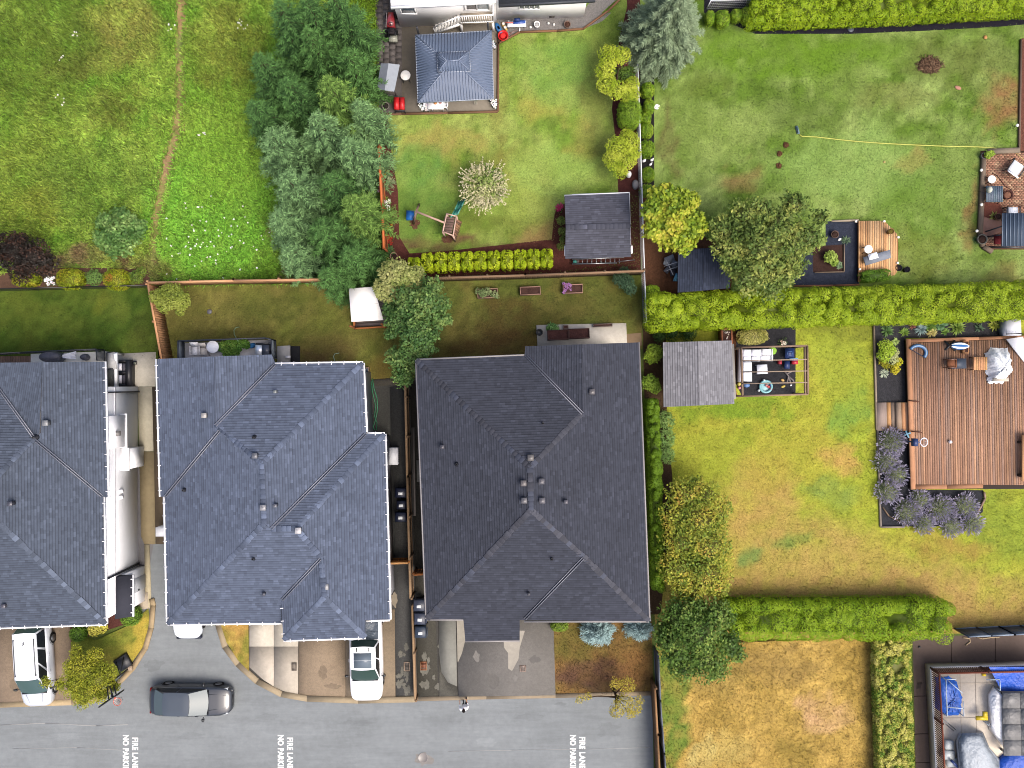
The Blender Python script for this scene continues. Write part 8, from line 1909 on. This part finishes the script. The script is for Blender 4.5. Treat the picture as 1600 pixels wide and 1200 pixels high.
for i in range(4): mb.bar(Vector(c[i]), Vector(c[(i + 1) % 4]), .07)
for q in c: mb.bar((q[0], q[1], 0), q, .09)
mb.build('tower_frame', M['wood'], t)
for i in range(9):
 f = i / 9; mb = MB(random.choice([A(150, 112, 88), A(128, 98, 80), A(166, 124, 94)])); a0 = np.array(G(714, 342, 1.2)) * (1 - f) + np.array(G(706, 370, 1.2)) * f; b0 = np.array(G(722, 347, 0)) * (1 - f) + np.array(G(712, 377, 0)) * f; dd = (np.array(G(706, 370)) - np.array(G(714, 342))) / 9 * .92
 mb.hexa([tuple(b0 + (0, 0, .02)), tuple(b0 + dd + (0, 0, .02)), tuple(a0 + dd), tuple(a0)], [tuple(b0 + (0, 0, .06)), tuple(b0 + dd + (0, 0, .06)), tuple(a0 + dd + (0, 0, .04)), tuple(a0 + (0, 0, .04))]); mb.build('climbing_board', M['wood'], t)
s0, s1, s2 = np.array(G(710, 337, 1.2)), np.array(G(716, 326, .7)), np.array(G(722, 313, .12)); wv = np.array([.2, .1, 0])
mb = MB(A(70, 172, 152));
for a, b_ in ((s0, s1), (s1, s2)): mb.hexa([tuple(a - wv - (0, 0, .03)), tuple(a + wv - (0, 0, .03)), tuple(b_ + wv - (0, 0, .03)), tuple(b_ - wv - (0, 0, .03))], [tuple(a - wv), tuple(a + wv), tuple(b_ + wv), tuple(b_ - wv)])
so_ = mb.build('slide', M['plastic'], t)
for s in (-1, 1):
 mb = MB(A(110, 200, 180))
 for a, b_ in ((s0, s1), (s1, s2)): mb.bar(tuple(a + wv * s * 1.05 + (0, 0, .06)), tuple(b_ + wv * s * 1.05 + (0, 0, .06)), .05, .16)
 mb.build('slide_wall', M['plastic'], so_)
sb = thing('toddler_swing', 'blue plastic swing seat hanging at the frame end', 'swing', G(642, 338, .6)); sb['group'] = 'swing set parts' if False else 'swing set seats'
X, Y, _ = G(641.5, 337, .6); mb = MB(A(40, 120, 206)); mb.hexa([(X - .2, Y - .26, .4), (X + .18, Y - .24, .4), (X + .2, Y + .24, .4), (X - .18, Y + .26, .4)], [(X - .26, Y - .3, .72), (X + .22, Y - .28, .72), (X + .24, Y + .28, .72), (X - .24, Y + .3, .72)]); mb.build('seat', M['plastic'], sb)
for a, b_ in (((644, 331), (649, 330.5)), ((644, 344), (649.6, 332))):
 mb = MB(A(150, 180, 200)); mb.tube([G(*a, .7), G(*b_, ZS - .06)], .014, 5); mb.build('rope', M['fabric'], sb)
for a, b_, rx, ry in ((648, 350, 9, 8), (700, 374, 11, 6)): blot(a, b_, rx, ry, .0145, A(112, 78, 62), M['soil'], 'worn earth under the climbing frame', name='bare_earth')
pot('terracotta ring pot in the flower bed corner', 615, 400, 6, .35, A(196, 150, 132))
t = thing('ladder', 'aluminium ladder lying on its side behind the charcoal shed', 'ladder', G(930, 410, .3))
for a, b_ in (((894, 405), (975, 402)), ((894, 412.5), (964, 411))):
 mb = MB(A(196, 200, 206)); mb.bar(Vector(G(*a, .3)), Vector(G(*b_, .3)), .07, .07); mb.build('rail', M['alu'], t)
for i in range(10):
 a = 903 + i * 7.2; mb = MB(A(190, 194, 200)); mb.bar(Vector(G(a, 404.8 - .2 * i * .3, .3)), Vector(G(a, 412.2, .3)), .045); mb.build('rung', M['alu'], t)
mb = MB(A(70, 160, 150)); mb.box(G(898, 408.7, .34), (.22, .16, .06)); mb.build('foot_plate', M['plastic'], t)
mb = MB(A(170, 172, 176)); mb.bar(Vector(G(965, 409, .4)), Vector(G(992, 406, .4)), .05); tag(mb.build('pole', M['alu']), 'loose metal pole beyond the ladder', 'pole')
# -- decks behind the left and middle houses
t = thing('balcony', 'upper deck with black railing and covered furniture behind the house with the white side wall', 'balcony', G(80, 560, 2.6))
ZB1 = 2.6
q = MB(A(226, 224, 216)); q.prism(P2([(48, 553), (163, 549), (164, 600), (48, 600)], ZB1), ZB1 - .2, ZB1); q.build('floor', M['concrete'], t)
for i in range(16):
 q = MB(A(138, 112, 98)); q.prism(P2([(-16 + i * 4, 556.5), (-12.4 + i * 4, 556.4), (-12.4 + i * 4, 600), (-16 + i * 4, 600)], ZB1), ZB1 - .1, ZB1 + .0); q.build('deck_board', M['wood'], t)
for a, b_ in (((-40, 556), (48, 551.5)), ((48, 551.5), (164, 546.5)), ((164, 546.5), (165, 564))):
 for zz in (.08, 1.0):
  q = MB(A(34, 38, 48)); q.bar(Vector(G(*a, ZB1)) + Vector((0, 0, zz)), Vector(G(*b_, ZB1)) + Vector((0, 0, zz)), .06, .05); q.build('rail', M['metal'], t)
 n = 14
 for i in range(n + 1):
  p = Vector(G(*a, ZB1)).lerp(Vector(G(*b_, ZB1)), i / n); q = MB(A(34, 38, 48)); q.bar(p + Vector((0, 0, .05)), p + Vector((0, 0, 1.0)), .03); q.build('baluster', M['metal'], t)
for a in ((52, 556), (110, 552), (160, 551)):
 q = MB(A(210, 210, 212)); X, Y, _ = G(*a, ZB1); q.box((X, Y, (ZB1 - .2) / 2), (.14, .14, ZB1 - .2)); q.build('post', M['paint'], t)
lump('furniture_cover', 'dark grey covered barbecue on the upper deck', 'furniture cover', 80, 558, 18, 9, .9, A(92, 94, 108), z0=ZB1, m='tarp', cap=.8)
t = thing('parasol', 'folded white parasol on the upper deck', 'parasol', G(110, 556, ZB1)[:2] + (ZB1,)); a, b_ = Vector(G(98, 557, ZB1 + .9)), Vector(G(119, 555, ZB1 + .6))
for k in range(5): q = MB(A(220, 222, 234)); q.bar(a + Vector((0, .03 * (k - 2), .02)), b_ + Vector((0, .1 * (k - 2), 0)), .07, .05); q.build('canopy_fold', M['fabric'], t)
q = MB(A(80, 80, 90)); q.tube([a - (b_ - a) * .2, b_], .03, 6); q.build('pole', M['metal'], t)
lump('furniture_cover', 'small dark covered stool on the upper deck', 'furniture cover', 132, 558, 6, 5, .5, A(96, 98, 112), z0=ZB1, m='tarp', cap=.8)
t = thing('stair', 'grey landing and stair beside the upper deck', 'stair', G(178, 575))
for (y0, y1, z, c) in ((551, 577, 2.5, A(196, 196, 196)), (577, 604, 1.4, A(140, 142, 138))):
 q = MB(c); q.prism(P2([(167, y0), (179, y0), (181, y1), (168, y1)], z), z - .12, z); q.build('landing', M['concrete'], t)
q = MB(A(232, 234, 238)); q.bar(Vector(G(181, 552, 2.5)), Vector(G(182, 605, 1.6)), .12, .3); q.build('stringer', M['paint'], t)
q = MB(A(30, 32, 40)); q.bar(Vector(G(166.5, 551, 3.4)), Vector(G(168, 605, 2.6)), .06); q.bar(Vector(G(167, 577, 2.6)), Vector(G(182, 576, 2.4)), .07); q.bar(Vector(G(167, 551, 3.3)), Vector(G(180, 550, 3.3)), .05)
for y in (552, 577, 603): q.bar(Vector(G(167, y, 1.4)), Vector(G(167, y, 3.2)), .06)
q.build('handrail', M['metal'], t)
t = thing('garden_sofa', 'black two seat garden sofa with white cushions on the pale terrace', 'sofa', G(192, 583, .06)[:2] + (.06,))
q = MB(A(52, 52, 58)); q.prism(P2([(182, 564), (202, 564), (202, 602), (183, 602)], .4), .1, .36); q.build('frame', M['plastic'], t)
q = MB(A(46, 46, 52)); q.prism(P2([(196, 563), (203, 563), (203, 603), (196, 603)], .75), .1, .75); q.build('backrest', M['plastic'], t)
for y0, y1 in ((562, 566), (580, 584), (600, 604)):
 q = MB(A(40, 40, 46)); q.prism(P2([(182, y0), (202, y0), (202, y1), (182, y1)], .6), .1, .6); q.build('armrest', M['plastic'], t)
for y0, y1 in ((568, 579), (586, 599)):
 q = MB(A(226, 226, 236)); q.prism(P2([(184, y0), (190, y0), (190, y1), (184, y1)], .5), .36, .5); q.build('cushion', M['fabric'], t); q = MB(A(110, 108, 120)); q.prism(P2([(190.4, y0), (195.6, y0), (195.6, y1), (190.4, y1)], .56), .36, .56); q.build('cushion', M['fabric'], t)
t = thing('spotlight', 'black floor lamp lying at the sofa end on the terrace', 'lamp', G(206, 567, .3)); q = MB(A(40, 40, 46)); q.bar(Vector(G(200, 566, .3)), Vector(G(208, 567, .3)), .1); q.box(G(210, 567, .3), (.22, .22, .2)); q.build('body', M['metal'], t); q = MB(A(120, 124, 110)); q.lathe(G(211, 567.4, .41), [(.08, 0), (.08, .03), (.02, .03)], 12); q.build('lens', M['glass'], t)
t = thing('balcony', 'rear deck of the middle house with glass railing and plants', 'balcony', G(358, 545, 1.6))
ZB2 = 1.7
q = MB(A(222, 220, 222)); q.prism(P2([(289, 536), (422, 531), (424, 585), (290, 585)], ZB2), ZB2 - .2, ZB2); q.build('floor', M['concrete'], t)
for a, b_ in (((288.5, 534), (422, 529.5)), ((422, 529.5), (431, 532)), ((431, 532), (432, 560)), ((288.5, 534), (288.5, 570))):
 p0, p1 = Vector(G(*a, ZB2)), Vector(G(*b_, ZB2)); q = MB(A(60, 66, 80))
 q.bar(p0 + Vector((0, 0, .95)), p1 + Vector((0, 0, .95)), .07, .05); q.bar(p0 + Vector((0, 0, .06)), p1 + Vector((0, 0, .06)), .05)
 n = max(1, round((p1 - p0).length / 1.3))
 for i in range(n + 1): p = p0.lerp(p1, i / n); q.bar(p, p + Vector((0, 0, .95)), .05)
 q.build('railing', M['metal'], t)
 q = MB(A(150, 160, 170)); q.bar(p0 + Vector((0, 0, .5)), p1 + Vector((0, 0, .5)), .012, .74); q.build('glass_panel', M['glass'], t)
for a in ((296, 538), (360, 536), (418, 534)): q = MB(A(190, 190, 196)); X, Y, _ = G(*a, 1); q.box((X, Y, (ZB2 - .2) / 2), (.14, .14, ZB2 - .2)); q.build('post', M['paint'], t)
X, Y, _ = G(306, 548, ZB2 + .4); chair('white lounger at the end of the middle house deck', X, Y, R(180), A(226, 222, 220), A(240, 238, 238), z0=ZB2, w=.55)
X, Y, _ = G(318, 549, ZB2 + .4); chair('cream chair beside the white lounger', X, Y, R(180), A(220, 210, 200), A(232, 224, 214), z0=ZB2, w=.5)
X, Y, _ = G(332, 542, ZB2 + .7); table('white half covered round table on the middle house deck', X, Y, ZB2, .72, .72, .7, A(244, 244, 248), A(180, 180, 186), round_=True)
t = thing('barbecue', 'black barbecue with a steel side on the middle house deck', 'barbecue', G(410, 545, ZB2)[:2] + (ZB2,)); X, Y, _ = G(410, 546, ZB2 + .9)
q = MB(A(48, 50, 60)); q.hexa([(X - .36, Y - .34, ZB2), (X + .4, Y - .34, ZB2), (X + .4, Y + .3, ZB2), (X - .36, Y + .3, ZB2)], [(X - .4, Y - .36, ZB2 + .85), (X + .42, Y - .36, ZB2 + .85), (X + .42, Y + .34, ZB2 + .85), (X - .4, Y + .34, ZB2 + .85)]); q.build('cabinet', M['metal'], t)
q = MB(A(236, 238, 240)); q.box((X - .2, Y - .04, ZB2 + .92), (.38, .6, .12)); q.build('steel_lid', M['alu'], t); q = MB(A(70, 76, 92)); q.box((X + .2, Y - .04, ZB2 + .92), (.4, .6, .13)); q.build('lid', M['metal'], t); q = MB(A(30, 32, 38)); q.bar((X - .38, Y + .36, ZB2 + .9), (X + .4, Y + .36, ZB2 + .9), .06); q.build('handle', M['metal'], t)
tree('leafy_plant', 'bright green bushy plants trained along the middle house deck', 'plant', [(350, 542, 9, 2.2), (362, 540, 10, 2.3), (372, 540, 9, 2.3), (382, 537, 7, 2.2), (356, 550, 9, 2.2), (368, 549, 8, 2.2), (386, 540, 5, 2.1)], 2400, (.13, .08), [A(70, 116, 40), A(104, 150, 54), A(150, 180, 80)], single=True, z0=ZB2)
lump('toy', 'blue cloth and tools on the middle house deck', 'toy', 393, 540, 6, 4, .3, A(70, 140, 206), z0=ZB2, m='fabric', rz=.4)
t = thing('garden_hose', 'pale green hose end curling over the deck rail onto the lawn', 'hose', G(370, 520)); q = MB(A(160, 200, 160)); q.tube([G(372, 533, 2.6), G(369, 528, 2.0), G(366, 522, 1.0), G(365.5, 516, .5), G(369, 511.5, .2), (G(374, 511, .05))], .025, 6); q.build('hose_line', M['plastic'], t)
t = thing('garden_hose', 'bright green hose on the gravel beside the middle house', 'hose', G(585, 635)); q = MB(A(70, 170, 120)); q.tube([G(a, b_, .06) for a, b_ in ((582, 592), (584, 606), (589, 622), (590, 640), (587, 655), (583, 668), (586, 672))], .03, 6); q.tube([G(a, b_, .06) for a, b_ in ((580, 596), (582, 612), (587, 634), (585, 650), (589, 660), (588, 672))], .025, 6); q.build('hose_line', M['plastic'], t)
t = thing('garden_hose', 'pale hose end on the lawn behind the middle house', 'hose', G(524, 555)); q = MB(A(180, 210, 180)); q.tube([G(a, b_, .05) for a, b_ in ((523, 564), (521, 557), (523, 553), (530, 551.5))], .025, 6); q.build('hose_line', M['plastic'], t)
planter('shallow bed frame at the rear corner of the middle house', 572, 581, .36, .55, .3, A(180, 150, 126), soil=A(110, 120, 130))
q = MB(A(238, 238, 240)); X, Y, _ = G(450, 558, .25); q.box((X, Y, .24), (.3, .16, .22)); tag(q.build('small_box', M['plastic']), 'small white box on the pale step slab', 'box')
lump('sprinkler', 'small grey sprinkler on the brown lawn of the middle house', 'sprinkler', 327, 487, 4, 4, .08, A(120, 118, 124), m='metal')
# -- things on the raised white deck
t = thing('tarpaulin', 'blue tarpaulin under a white pipe frame on the raised deck', 'tarpaulin', G(1484, 1090, ZW)[:2] + (ZW,)); q = MB(A(28, 96, 200))
oP = P2([(1465, 1062), (1486, 1060), (1498, 1068), (1506, 1090), (1504, 1119), (1490, 1121), (1478, 1120), (1466, 1108)], ZW + .3); cxy = np.mean(np.array(oP), 0); vs = []
for k in range(6):
 for i in range(48):
  a = i / 48 * len(oP); i0 = int(a) % len(oP); i1 = (i0 + 1) % len(oP); p = np.array(oP[i0]) * (1 - a % 1) + np.array(oP[i1]) * (a % 1); p = cxy + (p - cxy) * (1.02 - k * .19) + rng.normal(size=2) * .03
  vs.append((p[0], p[1], ZW + [.02, .25, .36, .42, .4, .44][k] + rng.uniform(-.05, .05) * (k > 0)))
q.mesh(vs, [(k * 48 + i, k * 48 + (i + 1) % 48, (k + 1) * 48 + (i + 1) % 48, (k + 1) * 48 + i) for k in range(5) for i in range(48)] + [tuple(range(240, 288))]); q.build('sheet', M['tarp'], t)
t = thing('pipe_frame', 'thin white pipe frame standing over the blue tarpaulin', 'frame', G(1490, 1090, ZW)[:2] + (ZW,)); zf = ZW + .75
for a, b_ in (((1478, 1062), (1480, 1119)), ((1478, 1062), (1494, 1061)), ((1480, 1105), (1506, 1107)), ((1505, 1096), (1506, 1119)), ((1482, 1064), (1504, 1083)), ((1541, 1062), (1562, 1062)), ((1562, 1062), (1563, 1079))):
 q = MB(A(190, 206, 224)); q.bar(Vector(G(*a, zf)), Vector(G(*b_, zf)), .045); q.build('pipe', M['paint'], t)
for a in ((1478, 1062), (1480, 1119), (1506, 1119), (1563, 1079)): q = MB(A(190, 206, 224)); X, Y, _ = G(*a, zf); q.bar((X, Y, ZW), (X, Y, zf), .045); q.build('leg', M['paint'], t)
t = thing('tarpaulin', 'bright blue tarpaulin sheet stretched at the deck corner along the railing', 'tarpaulin', G(1580, 1062, ZW)[:2] + (ZW,)); q = MB(A(16, 92, 216));
nx_, ny_ = 18, 10; vs = []
for j in range(ny_ + 1):
 for i in range(nx_ + 1):
  u, w_ = i / nx_, j / ny_; x, y, z = G(1545 + u * 95 + w_ * 20 * (1 - u), 1042 + w_ * 38, ZW + .95 - .55 * w_ + .12 * math.sin(u * 9 + w_ * 4) * w_); vs.append((x, y, z))
q.mesh(vs, [((nx_ + 1) * j + i, (nx_ + 1) * (j + 1) + i, (nx_ + 1) * (j + 1) + i + 1, (nx_ + 1) * j + i + 1) for j in range(ny_) for i in range(nx_)]); q.build('sheet', M['tarp'], t)
t = thing('tarpaulin', 'bright blue tarpaulin bunched beside the grey covered shape', 'tarpaulin', G(1590, 1190, ZW)[:2] + (ZW,)); X, Y, _ = G(1592, 1196, ZW + .3); q = MB(A(16, 92, 216)); q.lathe((X, Y, ZW), [(1.3, 0), (1.25, .2), (1.0, .32), (.7, .42), (.3, .4), (.02, .46)], 26, sx=1.0, sy=.62, rz=.2); q.build('sheet', M['tarp'], t)
t = thing('roof_panel_stack', 'flat grey panelled cover beside the blue sheets on the raised deck', 'panel cover', G(1590, 1126, ZW)[:2] + (ZW,))
for j in range(4):
 for i in range(3):
  q = MB(A(136, 136, 136)); x0 = 1567 + i * 27.5; y0 = 1083 + j * 24.6; q.prism(P2([(x0 + j * .6, y0), (x0 + 27 + j * .6, y0), (x0 + 27 + j * .6, y0 + 24), (x0 + j * .6, y0 + 24)], ZW + .9), ZW + .82, ZW + .9); q.build('panel', M['tarp'], t)
for a in ((1570, 1087), (1572, 1176), (1640, 1087), (1640, 1176)): q = MB(A(110, 110, 112)); X, Y, _ = G(*a, ZW + .5); q.box((X, Y, ZW + .41), (.12, .12, .82)); q.build('leg', M['metal'], t)
t = thing('furniture_cover', 'white sheet draped over a narrow shape beside the grey panels', 'furniture cover', G(1556, 1105, ZW)[:2] + (ZW,)); q = MB(A(240, 240, 240))
p = [G(1543, 1085, ZW + .02), G(1552, 1070, ZW + .02), G(1567, 1084, ZW + .02), G(1568, 1168, ZW + .02), G(1545, 1140, ZW + .02)][::-1]; pt = [G(1547, 1088, ZW + .6), G(1554, 1078, ZW + .6), G(1566, 1090, ZW + .75), G(1566, 1158, ZW + .7), G(1550, 1136, ZW + .5)][::-1]; q.hexa(p, pt); q.build('sheet', M['tarp'], t)
t = thing('furniture_cover', 'large pale grey furniture cover with angular folds on the raised deck', 'furniture cover', G(1520, 1175, ZW)[:2] + (ZW,)); q = MB(A(182, 192, 202))
b_ = [G(x, y, ZW + .05) for x, y in ((1492, 1160), (1497, 1146), (1536, 1144), (1546, 1168), (1562, 1186), (1564, 1240), (1500, 1240))][::-1]; m_ = [G(x, y, ZW + .85) for x, y in ((1496, 1158), (1503, 1146), (1534, 1146), (1545, 1170), (1560, 1190), (1562, 1240), (1504, 1240))][::-1]; tt = [G(x, y, ZW + 1.1) for x, y in ((1508, 1168), (1513, 1154), (1530, 1154), (1540, 1176), (1548, 1196), (1550, 1240), (1514, 1240))][::-1]
q.hexa(b_, m_); q.hexa(m_, tt); q.build('sheet', M['tarp'], t)
t = thing('stepladder', 'yellow handled tool with steel legs on the raised deck', 'tool', G(1540, 1120, ZW)[:2] + (ZW,)); q = MB(A(236, 206, 40)); q.box(G(1534, 1122, ZW + .5), (.7, .22, .12)); q.box(G(1539, 1116, ZW + .56), (.24, .3, .12)); q.build('head', M['plastic'], t)
for a, c_ in (((1540, 1126), (1563, 1142)), ((1536, 1126), (1556, 1143))): q = MB(A(150, 160, 172)); q.bar(Vector(G(*a, ZW + .45)), Vector(G(*c_, ZW + .2)), .05); q.build('leg', M['alu'], t)
for k in range(4): q = MB(A(160, 170, 182)); f = k / 4 + .1; a = Vector(G(1540, 1126, ZW + .45)).lerp(Vector(G(1563, 1142, ZW + .2)), f); c_ = Vector(G(1536, 1126, ZW + .45)).lerp(Vector(G(1556, 1143, ZW + .2)), f); q.bar(a, c_, .04); q.build('rung', M['alu'], t)
t = thing('stepladder', 'thin grey folded frame leaning by the slatted railing', 'frame', G(1480, 1130, ZW)[:2] + (ZW,))
for a, c_ in (((1466, 1121), (1490, 1142)), ((1470, 1120), (1493, 1140))): q = MB(A(120, 130, 140)); q.bar(Vector(G(*a, ZW + .5)), Vector(G(*c_, ZW + .1)), .04); q.build('leg', M['alu'], t)
t = thing('storage_box', 'clear plastic storage boxes stacked by the slatted railing', 'storage box', G(1482, 1172, ZW)[:2] + (ZW,))
for a, y_, w_, h_ in ((1482, 1163, .5, .3), (1480, 1178, .7, .4), (1486, 1190, .6, .35)): q = MB(A(206, 214, 216)); q.box(G(a, y_, ZW + .2), (w_, .5, h_)); q.build('box', M['plastic'], t)
q = MB(A(40, 66, 130)); q.bar(Vector(G(1486, 1188, ZW + .6)), Vector(G(1496, 1198, ZW + .6)), .14, .1); tag(q.build('tube', M['plastic']), 'short navy tube beside the storage boxes', 'tube')
q = MB(A(236, 206, 40)); q.box(G(1537, 1054, ZW + .2), (.2, .14, .14)); tag(q.build('power_tool', M['plastic']), 'small yellow tool under the railing', 'tool')
t = thing('rope', 'pale rope and sticks lying below the slate blue fence', 'rope', G(1530, 1003)); q = MB(A(214, 190, 156)); q.tube([G(a, b_, .04) for a, b_ in ((1505, 996), (1515, 998), (1516, 1003), (1509, 1008))], .05, 6); q.tube([G(a, b_, .04) for a, b_ in ((1527, 996), (1535, 998), (1548, 996), (1561, 996))], .04, 6); q.build('strand', M['fabric'], t)
t = thing('drain_grate', 'slotted drain in the brown concrete yard', 'drain', G(1436, 1071))
for i in range(5): q = MB(A(60, 48, 44)); q.bar(Vector(G(1432 + i * 1.4, 1076, .012)), Vector(G(1434.4 + i * 1.4, 1066, .012)), .025, .01); q.build('slot', M['metal'], t)
lump('stone', 'small black cap on the brown concrete near the cedar hedge', 'stone', 1437, 1011, 1.8, 1.8, .1, A(40, 42, 48))
# -- lettering on the lane
def lettering(text, px, py, size, label, rot=-90, sx=.82):
 cu_ = bpy.data.curves.new('lettering', 'FONT'); cu_.body = text; cu_.size = size; cu_.offset = .012 * size / .35; cu_.resolution_u = 3; cu_.extrude = 0; cu_.space_character = 1.08
 o = bpy.data.objects.new('tmp', cu_); COL.objects.link(o); bpy.context.view_layer.update()
 me = bpy.data.meshes.new_from_object(o.evaluated_get(bpy.context.evaluated_depsgraph_get())); bpy.data.objects.remove(o)
 me.name = 'road_lettering'; me.materials.clear(); me.materials.append(LETM)
 ob = bpy.data.objects.new('road_lettering', me); COL.objects.link(ob); X, Y, _ = G(px, py); ob.location = (X, Y, .0095); ob.rotation_euler = (0, 0, R(rot)); ob.scale = (sx, 1, 1)
 tag(ob, label, 'road marking')
LETM = mat('road_paint', .8, .2, fixed=(.62, .62, .6), noise=[(8, .12, I3), (40, .15, I3)])
for x, who in ((207, 'below the basketball hoop'), (449, 'below the concrete drive'), (905.5, 'below the yellow tree')):
 lettering('FIRE LANE', x, 1150 + (2 if x < 800 else 1), .5, 'white FIRE LANE lettering on the lane ' + who)
 lettering('NO PARKING', x - 14.5, 1148, .5, 'white NO PARKING lettering on the lane ' + who)
lettering('NO PARKING', 258.5, 950, .4, 'white NO PARKING lettering half under the middle house eave', rot=0)
for pts, w_ in (([(700, 1174), (800, 1172), (900, 1171), (1015, 1168)], .03), ([(0, 1133), (70, 1130), (150, 1134), (200, 1132)], .05), ([(20, 1170), (120, 1168), (190, 1172)], .03)):
 strip('lane_seam', pts, w_, .004, .0098, M['asphalt'], A(176, 178, 178), 'pale sealed seam in the asphalt lane')
